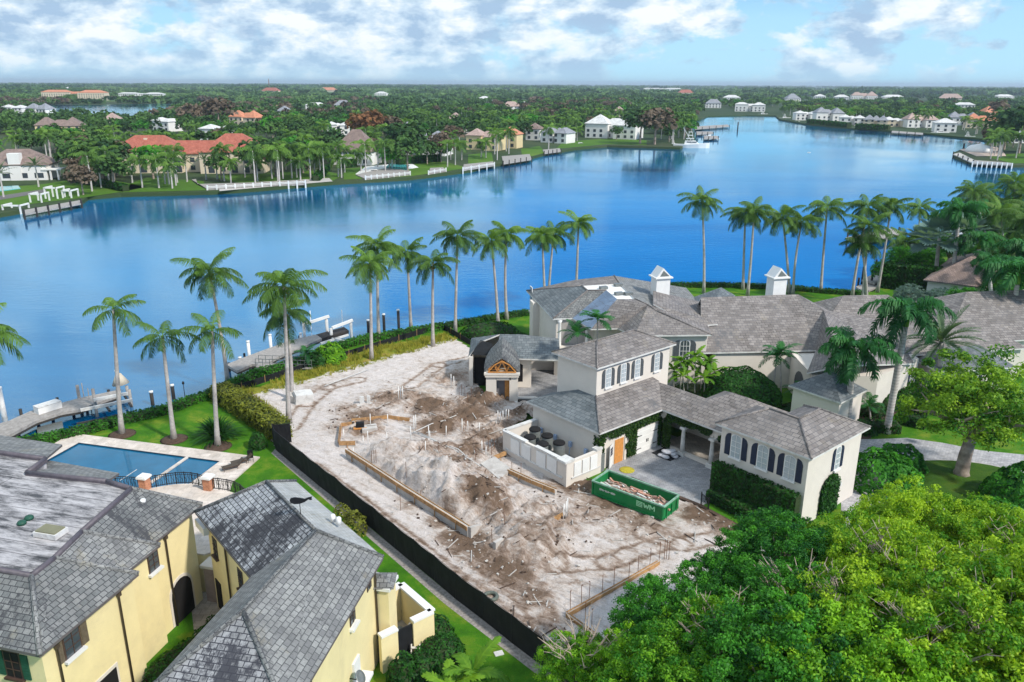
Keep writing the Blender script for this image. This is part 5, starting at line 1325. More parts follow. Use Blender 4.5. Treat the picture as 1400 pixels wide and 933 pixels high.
# ------------------------------------------------------------------ the half demolished pavilion
def pavilion():
    root = thing('pavilion', 'half demolished white pavilion with torn slate roof and exposed orange roof timbers', 'pavilion', (0, 85, 0))
    ze = 3.8
    P = [(-4.9, 84.4, ze), (5.4, 83.6, ze), (5.4, 91.0, ze), (-4.9, 91.4, ze), (-1.4, 87.6, 5.5), (5.4, 87.3, 5.1), (1.2, 87.5, 5.5), (-1.9, 84.2, ze), (-3.6, 86.6, 4.9)]
    roof('roof', P, [(7, 1, 5, 6, 4), (5, 2, 3, 4, 6), (3, 0, 8, 4)], M['slateD'], root, fas=M['dirtywhite'])
    m = MB(); m.bar((-2.2, 85.1, 1.9), (2.2, 84.8, 1.9), .25, 3.7); m.bar((2.2, 84.8, 3.5), (5.3, 84.5, 3.5), .25, .5); m.bar((-4.6, 90.9, 1.9), (5.2, 90.6, 1.9), .25, 3.7)
    m.bar((-4.75, 84.9, 1.9), (-4.75, 90.9, 1.9), .3, 3.7); m.bar((-4.8, 84.7, 1.9), (-4.4, 84.7, 1.9), .35, 3.7); m.build('wall', M['cream'], root)
    m = MB(); m.M = xf((.75, 84.78, .75), (0, -1)); plate(m, arch_poly(1.3, 2.2, .6), 0, .04); m.build('arched_window', M['dark'], root)
    m = MB(); m.bar((-4.3, 85.3, 1.75), (-2.3, 85.3, 1.75), .06, 3.4); m.build('torn_opening', M['dark'], root)
    m = MB(); m.add([(-4.6, 84.7, 4.0), (-2.4, 84.3, 4.0), (-2.2, 86.0, 4.85), (-3.6, 86.9, 5.0)], [(0, 1, 2, 3), (3, 2, 1, 0)]); m.build('roof_hole_shade', M['mesh'], root)  # black sheet paints the shade in the broken roof hole
    # front turret with open gable
    x0, x1, y0, y1, zt = -2.75, .65, 79.5, 84.7, 3.5
    m = MB()
    m.box(((x0+x1)/2 - 1.15, y0+.12, zt/2), (1.1, .25, zt)); m.box(((x0+x1)/2 + 1.25, y0+.12, zt/2), (.9, .25, zt)); m.box(((x0+x1)/2 + .15, y0+.12, 3.2), (1.6, .25, .6)); m.box(((x0+x1)/2+.1, y0+.12, .2), (1.6, .25, .4))
    m.box((x0+.12, (y0+y1)/2, zt/2), (.25, y1-y0, zt)); m.box((x1-.12, (y0+y1)/2, zt/2), (.25, y1-y0, zt)); m.build('turret_wall', M['cream'], root)
    m = MB(); m.box(((x0+x1)/2, y0+.05, zt+.12), (x1-x0+.4, .5, .24)); m.box(((x0+x1)/2, y0, zt-.15), (x1-x0+.2, .45, .12)); m.build('cornice', M['cream'], root)
    m = MB(); m.box(((x0+x1)/2 + .15, y0+.9, 1.6), (1.5, .1, 2.4)); m.build('doorway', plain('grey_interior', (.2, .19, .2), .9, .2, 1), root)
    m = MB(); m.box(((x0+x1)/2 + .55, y0+.6, 1.65), (.5, .08, 2.3)); m.build('door', M['ply'], root)
    # curved slates: arched section swept back, torn edge in front
    mb = MB(); n = 10; secs = []
    for k, (y, sc, dz) in enumerate(((y0+.15, 1.0, 0), (y0+1.6, 1.02, .25), (y0+3.4, .95, .55), (y0+5.0, .7, 1.0), (y0+6.4, .3, 1.4))):
        row = []
        for i in range(n+1):
            a = math.pi*i/n; row.append(((x0+x1)/2 - (x1-x0)/2*1.12*sc*math.cos(a), y + .12*math.sin(7*i+k), zt + .25 + dz + 1.65*(1-abs(math.cos(a))**1.25)*sc))
        secs.append(row)
    vs_ = [p for r in secs for p in r]; fs = []
    for k in range(len(secs)-1):
        for i in range(n):
            a = k*(n+1)+i; fs.append((a, a+1, a+n+2, a+n+1))
    nv = len(vs_); vs2 = vs_ + [(p[0], p[1], p[2]-.12) for p in vs_]
    fs2 = fs + [tuple(nv+i for i in f[::-1]) for f in fs] + [(i+1, i, nv+i, nv+i+1) for i in range(n)]
    mb.add(vs2, fs2); mb.build('curved_roof', M['slateA'], root)
    cx = (x0+x1)/2
    for k in range(3):
        y = y0 - .12 + k*.8; t = MB(); t.bar((x0+.2, y, zt+.35), (x1-.2, y, zt+.35), .09, .12)
        top = (cx, y, zt+1.6)
        for sx in (-1, 1):
            t.bar((cx+sx*1.45, y, zt+.4), (cx+sx*.8, y, zt+1.15), .07, .1); t.bar((cx+sx*.8, y, zt+1.15), top, .07, .1); t.bar((cx+sx*.5, y, zt+.4), (cx+sx*.75, y, zt+.98), .06); t.bar((cx+sx*.5, y, zt+.4), top, .06)
        t.build('roof_truss', M['ply'], root)
    # base slab and low basin walls
    m = MB(); m.box((cx, y0+.4, .12), (x1-x0+1.0, 2.0, .24)); m.box((cx+.3, y0-.3, .3), (1.6, .4, .2)); m.build('broken_step', M['concrete'], root)
    p = thing('raised_basin', 'low white basin wall round dark water in front of the pavilion', 'basin', (2.3, 83, 0))
    a = [G(706, 543, .5), G(733, 543, .5), G(740, 555, .5), G(704, 556, .5)]
    m = MB()
    for i in range(4):
        if i != 3: m.bar((a[i].x, a[i].y, .25), (a[(i+1) % 4].x, a[(i+1) % 4].y, .25), .3, .5)
    m.bar((a[3].x, a[3].y, .25), (a[0].x, a[0].y, .25), .3, .5); m.build('basin_wall', M['white'], p)
    m = MB(); m.prism([(q.x, q.y) for q in a], 0.0, .3); m.build('basin_water', M['dark'], p)
pavilion()

# ------------------------------------------------------------------ fences and hedges round the lot
def black_fence():
    pts = [G(399, 606), G(374, 606.5), G(378, 616), G(460, 683), G(540, 750), G(624, 819), G(700, 879), G(760, 925), G(850, 994), G(960, 1080)]
    root = thing('fence', 'long black fabric construction fence running down the left side of the sand lot', 'fence', tuple(pts[0]))
    m = MB(); rail = MB()
    fine = [pts[0]]
    for a, b in zip(pts[:-1], pts[1:]):
        n = max(1, int((b-a).length/2.4)); fine += [a.lerp(b, (k+1)/n) for k in range(n)]
    wob = [Vector((rnd.uniform(-.05, .05), rnd.uniform(-.05, .05), 0)) for _ in fine]
    for i in range(len(fine)-1):
        a, b = fine[i] + wob[i], fine[i+1] + wob[i+1]; n = 6; d = (b-a); s = Vector((d.y, -d.x, 0)).normalized()
        row = []
        for k in range(n+1):
            p = a.lerp(b, k/n); bul = math.sin(math.pi*k/n)*rnd.uniform(.02, .10); sag = .05*math.sin(math.pi*k/n)
            row.append([p, p + s*bul + Vector((0, 0, 1.0)), p + Vector((0, 0, 2.02 - sag))])
        vs_ = [q for r in row for q in r]; fs = []
        for k in range(n):
            for j in range(2): c = k*3 + j; fs.append((c, c+3, c+4, c+1))
        m.add(vs_ + [q + s*.012 for q in vs_], fs + [tuple(i_ + len(vs_) for i_ in f[::-1]) for f in fs])
        rail.tube([a + Vector((0, 0, 2.03)), b + Vector((0, 0, 2.03))], .018, 5)
    m.smooth = True
    m.build('fence_fabric', M['mesh'], root); rail.build('top_rail', M['iron'], root)
    for i in range(0, len(fine)):
        q = MB(); p = fine[i] + wob[i]; q.tube([p, p + Vector((0, 0, 2.1))], .03, 6); q.build('fence_post', M['iron'], root)
black_fence()
def silt_fence():
    pts = [G(312, 534), G(331, 533), G(393, 513), G(455, 494), G(520, 474), G(570, 459), G(604, 449.5), G(643, 472)]
    root = thing('fence', 'low black silt fence along the back edge of the sand lot by the canal', 'fence', tuple(pts[0]))
    m = MB()
    for a, b in zip(pts[:-1], pts[1:]): m.bar((a.x, a.y, .38), (b.x, b.y, .38), .04, .76)
    m.build('fence_fabric', M['mesh'], root)
    for a, b in zip(pts[:-1], pts[1:]):
        n = max(1, int((b-a).length/2.5))
        for k in range(n):
            p = a.lerp(b, k/n); q = MB(); q.box((p.x, p.y-.03, .45), (.06, .06, .95)); q.build('stake', M['timber'], root)
silt_fence()
def wire_fence():
    pts = [G(346, 553), G(360, 567), G(374, 581), G(389, 592)]
    root = thing('fence', 'short rusty wire fence in the weeds at the near end of the olive hedge', 'fence', tuple(pts[0]))
    m = MB()
    for a, b in zip(pts[:-1], pts[1:]):
        for z in (.1, 1.4): m.bar((a.x, a.y, z), (b.x, b.y, z), .035)
        for k in range(9):
            p, q = a.lerp(b, k/9), a.lerp(b, (k+1)/9); m.bar((p.x, p.y, .1), (q.x, q.y, 1.4), .012); m.bar((p.x, p.y, 1.4), (q.x, q.y, .1), .012)
    m.build('wire', M['rust'], root)
    for p in pts: q = MB(); q.tube([p, p + Vector((0, 0, 1.5))], .035, 6); q.build('fence_post', M['iron'], root)
wire_fence()
def shift(pts, d):
    return [G(x, y) + Vector((0, -d, 0)) for x, y in pts]
hedge(shift([(30, 607), (93, 594), (135, 584), (174, 573), (229, 561), (296, 537)], .9), 1.3, .75, M['hedgelime'], 'low green hedge on the seawall behind the pool lawn', leaf=.15, dens=40, seed=2)
hedge(shift([(318, 527), (355, 511), (393, 503), (459, 476), (503, 464), (565, 454), (606, 447)], .9), 1.4, .8, M['hedgelime'], 'low green hedge on the seawall behind the sand lot and second dock', leaf=.16, dens=34, seed=3)
hedge(shift([(606, 447), (640, 441), (680, 434), (722, 428)], .9), 1.3, .7, M['hedge'], 'thin dark hedge along the seawall left of the mansion', leaf=.16, dens=34, seed=4)
hedge(shift([(905, 391), (985, 391), (1060, 393.5), (1130, 399.5), (1180, 402.5)], .8), 1.3, .7, M['hedge'], 'thin dark hedge along the seawall behind the mansion lawn', leaf=.18, dens=26, seed=5)
hedge([G(288, 547) + Vector((.9, .5, 0)), G(318, 566) + Vector((.9, .5, 0)), G(345, 585) + Vector((.9, .5, 0)), G(371, 603) + Vector((.9, .5, 0))], 2.0, 1.7, M['hedgeold'], 'overgrown olive hedge between the pool lawn and the sand lot', leaf=.15, dens=60, seed=6, bulge=.3)
bush(G(353, 612), .85, 1.55, M['hedge'], 'round clipped shrub on the lawn near the fence corner', seed=3, dens=90, leaf=.10)
spiky(G(297, 600), 3.0, 2.6, M['hedge'], 'dark strappy shrub round the foot of a lawn palm by the pool', 260, 4, .08)
bush(G(670, 458), 4.2, 1.5, M['hedge'], 'wide mounded dark shrub on the lawn behind the pavilion', seed=8, dens=24, leaf=.2)
bush(G(730, 470), 1.5, 1.4, M['hedge'], 'small rounded shrub against the mansion west wall', seed=9, dens=40)
bush(G(712, 466), 1.3, 1.1, M['hedge'], 'second small shrub beside the mansion west wall', seed=10, dens=40)
bush(G(1012, 552), 4.4, 3.9, M['hedge'], 'large domed dark shrub in the mansion garden', seed=11, dens=60, leaf=.15)
bush(G(950, 545), 4.0, 1.2, M['hedge'], 'low dark bed under the lime bamboo palms', seed=12, dens=30)
bush(G(432, 499), 1.7, 1.5, M['hedge'], 'leafy green bush on the seawall by the second dock', seed=13, dens=50, ball=False, leaf=.2)
bush(G(452, 494), 1.9, 2.3, M['leafmid'], 'taller green bush beside the boat lift of the second dock', seed=14, dens=50, ball=False, leaf=.22)
for k, (x, y, r, h, lab) in enumerate([(600, 905, 1.5, 1.5, 'dark bush at the corner of the utility yard'), (577, 925, 1.1, 1.7, 'dark bush against the utility yard wall'), (612, 893, 1.0, 1.2, 'small dark bush behind the utility yard'), (551, 935, .9, 1.9, 'narrow shrub beside the step ladder'), (598, 870, 1.0, 1.3, 'shrub by the far corner of the utility yard')]):
    bush(G(x, y), r, h, M['hedge'], lab, seed=20+k, dens=80, ball=False, leaf=.11)
bush(G(485, 727), 1.0, 1.7, M['hedgeold'], 'yellow-green shrub between the foreground roof and the fence', seed=30, dens=60, ball=False, leaf=.13, core=False)
bush(G(468, 712), .8, 1.4, M['hedgeold'], 'smaller yellow-green shrub just behind the roof edge', seed=31, dens=50, ball=False, leaf=.12, core=False)
for k, (x, y, r, h) in enumerate([(300, 860, 1.0, .9), (285, 875, 1.0, .8), (262, 893, 1.0, .8), (240, 910, 1.1, .9), (222, 925, 1.0, .9)]):
    bush(G(x, y), r, h, M['hedge'], ['dark foundation shrub beside the arch of the left house', 'second foundation shrub along the left house wall', 'third foundation shrub along the left house wall', 'fourth foundation shrub under the garage bay', 'lowest foundation shrub in view beside the left house'][k], 'shrubs between the yellow houses', seed=33+k, dens=70, ball=False, leaf=.1)
for k, (x, y, r) in enumerate([(1215, 590, 1.6), (1228, 572, 1.8), (1255, 545, 3.0), (1185, 615, 1.8), (1100, 552, 2.4), (1130, 560, 2.0), (1290, 560, 2.2)]):
    pass
hedge([G(1222, 548), G(1262, 548)], 1.6, 1.4, M['hedge'], 'clipped hedge in front of the mansion east wing', seed=40, dens=34, leaf=.16)
hedge([G(1170, 588), G(1225, 590)], 1.6, .9, M['hedge'], 'dark groundcover bed at the foot of the leaning royal palm', seed=41, dens=34, leaf=.16)
hedge([G(1208, 392), G(1270, 400), G(1345, 412)], 3.0, 4.2, M['hedge'], 'tall thick boundary hedge between the mansion and the neighbour', seed=42, dens=20, leaf=.26)
hedge([G(1232, 578), G(1262, 585)], 1.4, 1.0, M['hedge'], 'short hedge at the edge of the driveway lawn', seed=43, dens=34, leaf=.16)
bush(G(1206, 664), 3.0, 2.9, M['leafdark'], 'leafy shrub between the square white block and the driveway', seed=44, dens=50, ball=False, leaf=.2, core=False)
bush(G(1230, 640), 2.0, 2.2, M['leafdark'], 'smaller leafy shrub at the driveway edge by the white block', seed=45, dens=50, ball=False, leaf=.2, core=False)
bush(G(1395, 690), 2.8, 3.4, M['leafdark'], 'dark leafy shrub at the right edge beside the driveway', seed=46, dens=50, ball=False, leaf=.2, core=False)
bush(G(1360, 712), 2.4, 1.6, M['leafdark'], 'low dark shrub under the driveway tree', seed=47, dens=50, ball=False, leaf=.2, core=False)

sheet('planting_bed', [tuple(G(x, y)) for x, y in ((190, 930), (250, 880), (305, 850), (320, 862), (260, 905), (215, 945), (150, 990))], .01, M['soil'])
# wild grass at the back of the lot (nobody could count it)
def tufts():
    C = []; rs = np.random.RandomState(5)
    for (v, w) in zip(LV_, LW_):
        if w > .35 and rs.rand() < .55*min(1, w)*(1 if noise.noise(Vector(v)*.35) > -.25 else .1): C.append(v)
    V = []; Q = []; T = []
    for c in C:
        t = rs.uniform(.1, 1)
        for k in range(9):
            a = rs.uniform(0, 6.28); h = rs.uniform(.2, .55); o = np.array(c) + np.array([rs.uniform(-.18, .18), rs.uniform(-.18, .18), 0]); s = np.array([math.cos(a), math.sin(a), 0])*.035; tip = o + np.array([rs.uniform(-.2, .2), rs.uniform(-.2, .2), h])
            i = len(V); V.extend([o-s, o+s, tip+s*.3, tip-s*.3]); Q.append((i, i+1, i+2, i+3)); T.append(t)
    o = fast_mesh('wild_grass', V, Q, M['tuft'], T); tag(o, 'tall yellow-green wild grass along the back of the sand lot', 'grass', None, 'stuff')
tufts()
def rubble():
    rs = np.random.RandomState(9); m = MB(); n = 0
    while n < 700:
        mu, mv, r, h, d = mlot[rs.randint(len(mlot))]
        if d < .5: continue
        u, v = rs.normal(mu, r*.8), rs.normal(mv, r*.8)
        if not inpoly(u, v, lot_poly): continue
        p = lot(u, v); z = lot_h(u, v)[0]; s = rs.uniform(.04, .16)
        m.mi = 0 if rs.rand() < .6 else 1
        if rs.rand() < .25: m.box((p.x, p.y, z+.03), (rs.uniform(.5, 1.5), .06, .05), rs.uniform(0, 3.1), 0, rs.uniform(-.2, .2))
        else: m.box((p.x, p.y, z + s*.2), (s*1.4, s, s*.8), rs.uniform(0, 3.1), rs.uniform(-.4, .4), rs.uniform(-.4, .4))
        n += 1
    tag(m.build('rubble', [M['concrete'], M['soil']]), 'scattered small rubble, roots and broken sticks over the dug ground', 'rubble', None, 'stuff')
rubble()

# ------------------------------------------------------------------ foundations, forms, stakes
def form_wall(name, label, pxs, ztop, th=.22, board=True, cat='foundation', zb=0.0, group=None, conc=True):
    P = [G(x, y, ztop) for x, y in pxs]; root = thing(name, label, cat, (P[0].x, P[0].y, zb), 0, group)
    m = MB()
    for a, b in zip(P[:-1], P[1:]):
        if conc: m.bar((a.x, a.y, (ztop-.08)/2), (b.x, b.y, (ztop-.08)/2), th, ztop-.08)
    if conc: m.build('concrete_wall', M['concrete'], root)
    if board:
        for a, b in zip(P[:-1], P[1:]):
            L = (b-a).length; n = max(1, int(L/2.4)); d = (b-a).normalized(); s = Vector((d.y, -d.x, 0))
            for k in range(n):
                p, q = a.lerp(b, k/n) + d*.03, a.lerp(b, (k+1)/n) - d*.03; off = s*(th/2 + .03)
                t = MB(); t.bar((p.x+off.x, p.y+off.y, ztop-.17), (q.x+off.x, q.y+off.y, ztop-.17 + rnd.uniform(-.02, .02)), .05, .34)
                t.bar((p.x-off.x, p.y-off.y, ztop-.12), (q.x-off.x, q.y-off.y, ztop-.12), .05, .24); t.build('form_board', M['timber'], root)
                w = p.lerp(q, .5); t = MB(); t.box((w.x+off.x*1.35, w.y+off.y*1.35, ztop*.45), (.07, .07, ztop*.95)); t.build('stake', M['timber'], root)
    return root
form_wall('foundation_wall', 'long concrete foundation wall with orange form boards parallel to the black fence', [(473.5, 613.5), (556, 667), (640.5, 719.7)], .95)
form_wall('foundation_form', 'short orange board form at the far left corner of the dig', [(463, 604), (486, 603.5)], .65, .12)
form_wall('foundation_form', 'bleached wooden side form running back from the left corner of the dig', [(463, 604), (466, 579), (488, 576)], .55, .06, True, conc=False)
form_wall('foundation_wall', 'concrete footing with board form beside the white air conditioner yard', [(695, 641), (728, 656), (760, 669)], .85)
form_wall('foundation_form', 'orange board form by the concrete block near the white yard', [(675, 624), (692, 617)], .75, .10, conc=False)
form_wall('foundation_form', 'low timber edge form with rebar stakes in the near corner of the lot', [(775, 838), (838, 803), (901, 767)], .32, .14)
form_wall('foundation_form', 'near end timber form meeting the foreground trees', [(775, 838), (798, 855), (822, 873)], .32, .14)
form_wall('foundation_form', 'small brown board form next to white pipes in the middle of the dig', [(752, 711), (770, 701)], .75, .08, conc=False)
form_wall('foundation_form', 'weathered board form across the middle of the dig', [(480, 573), (530, 568), (560, 572)], .5, .06, conc=False)
def tapered(pxs, h0, h1, label):
    a, b = G(*pxs[0]), G(*pxs[1]); d = (b-a).normalized(); s = Vector((d.y, -d.x, 0))*.14
    m = MB(); p = [a-s, b-s, b+s, a+s]; v = [tuple(q) for q in p] + [(p[0].x, p[0].y, h0), (p[1].x, p[1].y, h1), (p[2].x, p[2].y, h1), (p[3].x, p[3].y, h0)]
    m.add(v, [(0, 3, 2, 1), (4, 5, 6, 7), (0, 1, 5, 4), (1, 2, 6, 5), (2, 3, 7, 6), (3, 0, 4, 7)]); tag(m.build('concrete_remnant', M['concrete']), label, 'concrete')
tapered([(676, 757), (703, 742)], .95, .9, 'broken wedge of concrete wall standing alone in the near dig')
tapered([(642, 736), (659, 724)], .95, .5, 'short sloping concrete return at the end of the long foundation wall')
m = MB(); q = [G(657, 634, .7), G(676, 624, .7), G(699, 641, .7), G(683, 656, .7)]; m.prism([(p.x, p.y) for p in q], 0, .72)
tag(m.build('concrete_block', M['concrete']), 'flat topped square concrete footing beside the white yard', 'concrete')
m = MB(); c = G(415, 550); m.box((c.x, c.y, .55), (1.9, 1.3, 1.2), R(30), .15, .1); tag(m.build('concrete_block', M['dirtywhite']), 'pale broken concrete block by the tall palms left of the sand', 'concrete')
m = MB(); c = G(402, 549); m.box((c.x, c.y, .45), (1.2, 1.2, 1.0), R(-20), .1, .2); tag(m.build('concrete_block', M['concrete']), 'smaller grey concrete block leaning behind the tall palm trunk', 'concrete')
m = MB(); c = G(499, 555); m.box((c.x-.3, c.y, .5), (.45, .25, 1.1), R(5)); m.box((c.x+.4, c.y+.1, .5), (.3, .25, 1.2), R(-5)); m.box((c.x, c.y, .1), (1.6, .8, .25), R(10)); tag(m.build('concrete_remnant', M['dirtywhite']), 'pair of pale column stubs standing in the back of the dig', 'concrete')
m = MB(); c = G(505, 592); m.box((c.x, c.y, .3), (1.5, .9, .8), R(20), .12); tag(m.build('concrete_block', M['concrete']), 'sloping concrete lump below the black cooler', 'concrete')
ck = G(492.5, 585, .6); t = thing('cooler', 'small black cooler with orange base on a concrete lump at the left of the dig', 'cooler', (ck.x, ck.y, .45))
m = MB(); m.box((ck.x, ck.y, .95), (.8, .5, .45), R(10)); m.build('cooler_body', M['dark'], t); m = MB(); m.box((ck.x, ck.y, .62), (1.3, .6, .14), R(10)); m.build('cooler_base', M['ply'], t)
c = G(671, 818); m = MB(); ring = [(c.x + .42*math.cos(a), c.y + .42*math.sin(a), .14) for a in [i*math.pi/10 for i in range(21)]]; m.tube(ring, .13, 8, False); tag(m.build('hose_coil', plain('grey_green_rubber', (.12, .14, .12), .7, .3, 6)), 'coiled dark tyre lying on the sand beside the black fence', 'tyre').name = 'tyre'
def stakes():
    white = [(530.5, 585, 1.3), (566, 595, 1.9), (568.5, 590, 1.6), (632, 595, 1.5), (503.5, 611, 1.4), (529, 607, 1.0), (562.5, 612, 1.4), (507, 590, 1.4), (545, 552, 1.6), (548, 552, 1.5), (551, 553, 1.6),
             (617, 534, 1.7), (621, 535, 1.5), (773, 715, 1.5), (775.5, 714, 1.5), (770, 716, 1.4), (582, 637, 1.3), (588, 604, 1.0), (659, 625, 1.1), (664, 627, .9), (586, 600, 1.2), (681, 584, 1.2), (684.5, 585, 1.2), (688, 586, 1.3), (691.5, 587, 1.2), (695, 588, 1.1), (640, 592, 1.0), (610, 601, 1.1), (655, 596, 1.0), (470, 602, 1.0), (484, 628, 1.1), (497, 610, .9)]
    for k, (x, y, h) in enumerate(white):
        p = G(x, y); z = gz(p); m = MB()
        m.tube([(p.x, p.y, z-.1), (p.x + rnd.uniform(-.05, .05), p.y, z + h)], .042, 6)
        where = 'at the back of the dig' if y < 560 else ('in the left part of the dig' if x < 600 else ('beside the pavilion turret' if 675 < x < 700 and y < 592 else ('by the brown board form' if x > 760 else 'in the middle of the dig')))
        tag(m.build('pipe_stub', M['white']), 'thin white pipe stub standing upright ' + where, 'pipe', 'white pipe stubs ' + where)
    reb = [(779.7, 836), (795, 828), (805, 823), (823, 815), (839, 805), (859, 797), (872, 787), (888, 777), (901, 768), (800, 853), (809, 862), (908, 766), (911, 765), (914, 767)]
    for k, (x, y) in enumerate(reb):
        p = G(x, y); m = MB(); m.tube([(p.x, p.y, -.05), (p.x + rnd.uniform(-.04, .04), p.y, 1.55)], .022, 5); m.box((p.x, p.y, 1.58), (.06, .06, .07)); tag(m.build('rebar_stake', M['rust']), 'thin rusty rebar stake along the near timber edge form', 'rebar', 'rebar stakes along the near timber form')
    reb2 = [(673, 750), (690, 735), (700, 650), (712, 656), (668, 622), (672, 626), (676, 621), (680, 617), (662, 620), (637, 590), (631, 545), (636, 548), (628, 552), (640, 558), (645, 552), (575, 690), (556, 668), (508, 640), (512, 641), (515, 643), (600, 640), (548, 700), (650, 640)]
    for (x, y) in reb2:
        p = G(x, y); z = gz(p); m = MB(); m.tube([(p.x, p.y, z-.1), (p.x + rnd.uniform(-.1, .1), p.y, z + rnd.uniform(1.0, 1.5))], .024, 5); tag(m.build('rebar_stake', M['rust']), 'rusty rebar stake sticking up from the dug foundations', 'rebar', 'rebar stakes in the dug foundations')
    def pipe(pxs, z, label, off=0.0, r=.045):
        m = MB(); P = [G(x, y) + Vector((off, 0, 0)) for x, y in pxs]; m.tube([(p.x, p.y, max(z, gz(p) + .08)) for p in P], r, 6); tag(m.build('drain_pipe', M['dirtywhite']), label, 'pipe')
    pipe([(565, 596), (590, 611), (620, 630), (650, 648), (676, 662)], .35, 'long white drain pipe across the dig, left of its twin')
    pipe([(572, 596), (597, 611), (627, 630), (657, 648), (683, 661)], .35, 'long white drain pipe across the dig, right of its twin')
    pipe([(565, 596), (590, 587), (607, 580), (624, 576)], .35, 'white pipe running from the twin pipes towards the pavilion')
    pipe([(645, 650), (655, 643), (664, 647)], .35, 'short bent white pipe joining the twin pipes')
    pipe([(444, 531), (470, 521), (505, 508)], .3, 'white pipe lying in the wild grass at the back of the lot')
stakes()

# ------------------------------------------------------------------ dumpster
def dumpster():
    L, W, H = 6.75, 2.45, 1.42
    c = Vector((10.15, 58.55, 0)); root = thing('dumpster', 'green roll-off dumpster with pale lettering, full of demolition debris, beside the motor court', 'dumpster', tuple(c), R(-39.4))
    def b(name, mat, fn, parent=root):
        m = MB(); fn(m); o = m.build(name, mat); o.parent = parent; return o
    def shell(m):
        t = .06; z0 = .22
        m.box((0, -W/2+t/2, (z0+H)/2), (L, t, H-z0)); m.box((0, W/2-t/2, (z0+H)/2), (L, t, H-z0)); m.box((-L/2+t/2, 0, (z0+H)/2), (t, W-2*t-.004, H-z0)); m.box((0, 0, z0+.03), (L-2*t-.004, W-2*t-.004, .06))
        m.add([(-L/2+.0, -W/2-.002, z0), (-L/2, -W/2-.002, z0), (-L/2, -W/2-.002, z0)], [])
    b('body', M['green'], shell)
    def rim(m):
        for y in (-W/2, W/2): m.box((0, y, H+.02), (L+.1, .14, .12))
        m.box((-L/2, 0, H+.02), (.14, W-.146, .12)); m.box((L/2, 0, H+.02), (.14, W-.146, .12))
    b('rim', plain('scuffed_green_rim', (.22, .38, .28), .5, .4, 3), rim)
    def ribs(m):
        for y in (-W/2-.045, W/2+.045):
            m.box((0, y, .30), (L-.9, .09, .12))
            for x in (-L/2+.08, L/2-.08): m.box((x, y, (H+.22)/2), (.12, .09, H-.25))
    b('side_rail', M['green'], ribs)
    def gate(m):
        m.box((L/2-.03, 0, .82), (.06, W-.126, 1.14))
        for y in (-.8, 0, .8): m.box((L/2+.05, y, .82), (.10, .09, 1.1))
        m.box((L/2+.05, 0, 1.3), (.08, W-.2, .09)); m.box((L/2+.05, 0, .4), (.08, W-.2, .09))
    b('rear_gate', M['green'], gate)
    for y in (-.45, .45): b('skid', plain('dark_green_skid', (.01, .07, .03), .6, .3, 3), lambda m: m.box((0, y, .13), (L-.3, .14, .18)))
    for x in (-L/2+.45, L/2-.45):
        for y in (-.85, .85): b('roller', M['iron'], lambda m: m.tube([(x, y-.12, .13), (x, y+.12, .13)], .13, 12))
    def debris(m):
        rs = random.Random(3)
        nx, ny = 26, 10; vs_ = []
        for i in range(nx+1):
            for j in range(ny+1):
                x = -L/2+.08+(L-.16)*i/nx; y = -W/2+.08+(W-.16)*j/ny; vs_.append((x, y, .78 + .14*noise.noise(Vector((x*1.3, y*1.3, 0))) + .12*noise.noise(Vector((x*5, y*5, 3))) - .12*abs(y)))
        m.add(vs_, [(i*(ny+1)+j, (i+1)*(ny+1)+j, (i+1)*(ny+1)+j+1, i*(ny+1)+j+1) for i in range(nx) for j in range(ny)])
        for k in range(110):
            m.mi = rs.choice((0, 1, 1, 2)); s = rs.uniform(.06, .2)
            m.box((rs.uniform(-L/2+.3, L/2-.3), rs.uniform(-W/2+.3, W/2-.3), .84 + rs.uniform(-.05, .12)), (s*rs.uniform(1, 6), s*.8, s*.6), rs.uniform(-.5, .5), rs.uniform(-.4, .4), rs.uniform(-.3, .3))
    b('debris', [plain('mixed_debris', (.36, .28, .23), .95, .4, 4, bump=.5), plain('pink_broken_tile', (.50, .27, .20), .9, .3, 5), M['dirtywhite']], debris)
    def letters(m):
        y = -W/2 - .094
        def bx(x, z, w, h): m.box((x, y, z), (w, .008, h))
        x0 = .95
        for k in range(4): bx(x0+.28, .78+.13*k, .52, .07)                                  # striped emblem
        bx(x0+.03, .98, .05, .5); bx(x0+.53, .98, .05, .5)
        # W and M beside the emblem, drawn as strokes
        def stroke(x1, z1, x2, z2): m.bar((x1, y, z1), (x2, y, z2), .008, .10)
        X = 1.62
        for (a, b_) in (((X, 1.2), (X+.12, .8)), ((X+.12, .8), (X+.24, 1.1)), ((X+.24, 1.1), (X+.36, .8)), ((X+.36, .8), (X+.48, 1.2))): stroke(*a, *b_)
        X = 2.2
        for (a, b_) in (((X, .78), (X, 1.2)), ((X, 1.2), (X+.2, .92)), ((X+.2, .92), (X+.4, 1.2)), ((X+.4, 1.2), (X+.4, .78))): stroke(*a, *b_)
    b('lettering', M['lime'], letters)
    def small(m):
        y = -W/2 - .094; rs = random.Random(8); x = -2.55
        for k in range(11):
            w = .09
            if k in (3, 7): m.box((x+.04, y, 1.0), (.07, .008, .03)); x += .12; continue
            m.box((x, y, 1.0), (.03, .008, .18)); m.box((x+.045, y, 1.0 + rs.choice((-.07, 0, .07))), (.09, .0082, .03)); m.box((x+.085, y, 1.0), (.03, .0078, rs.choice((.09, .18)))); x += .145
    b('small_lettering', M['white'], small)
dumpster()
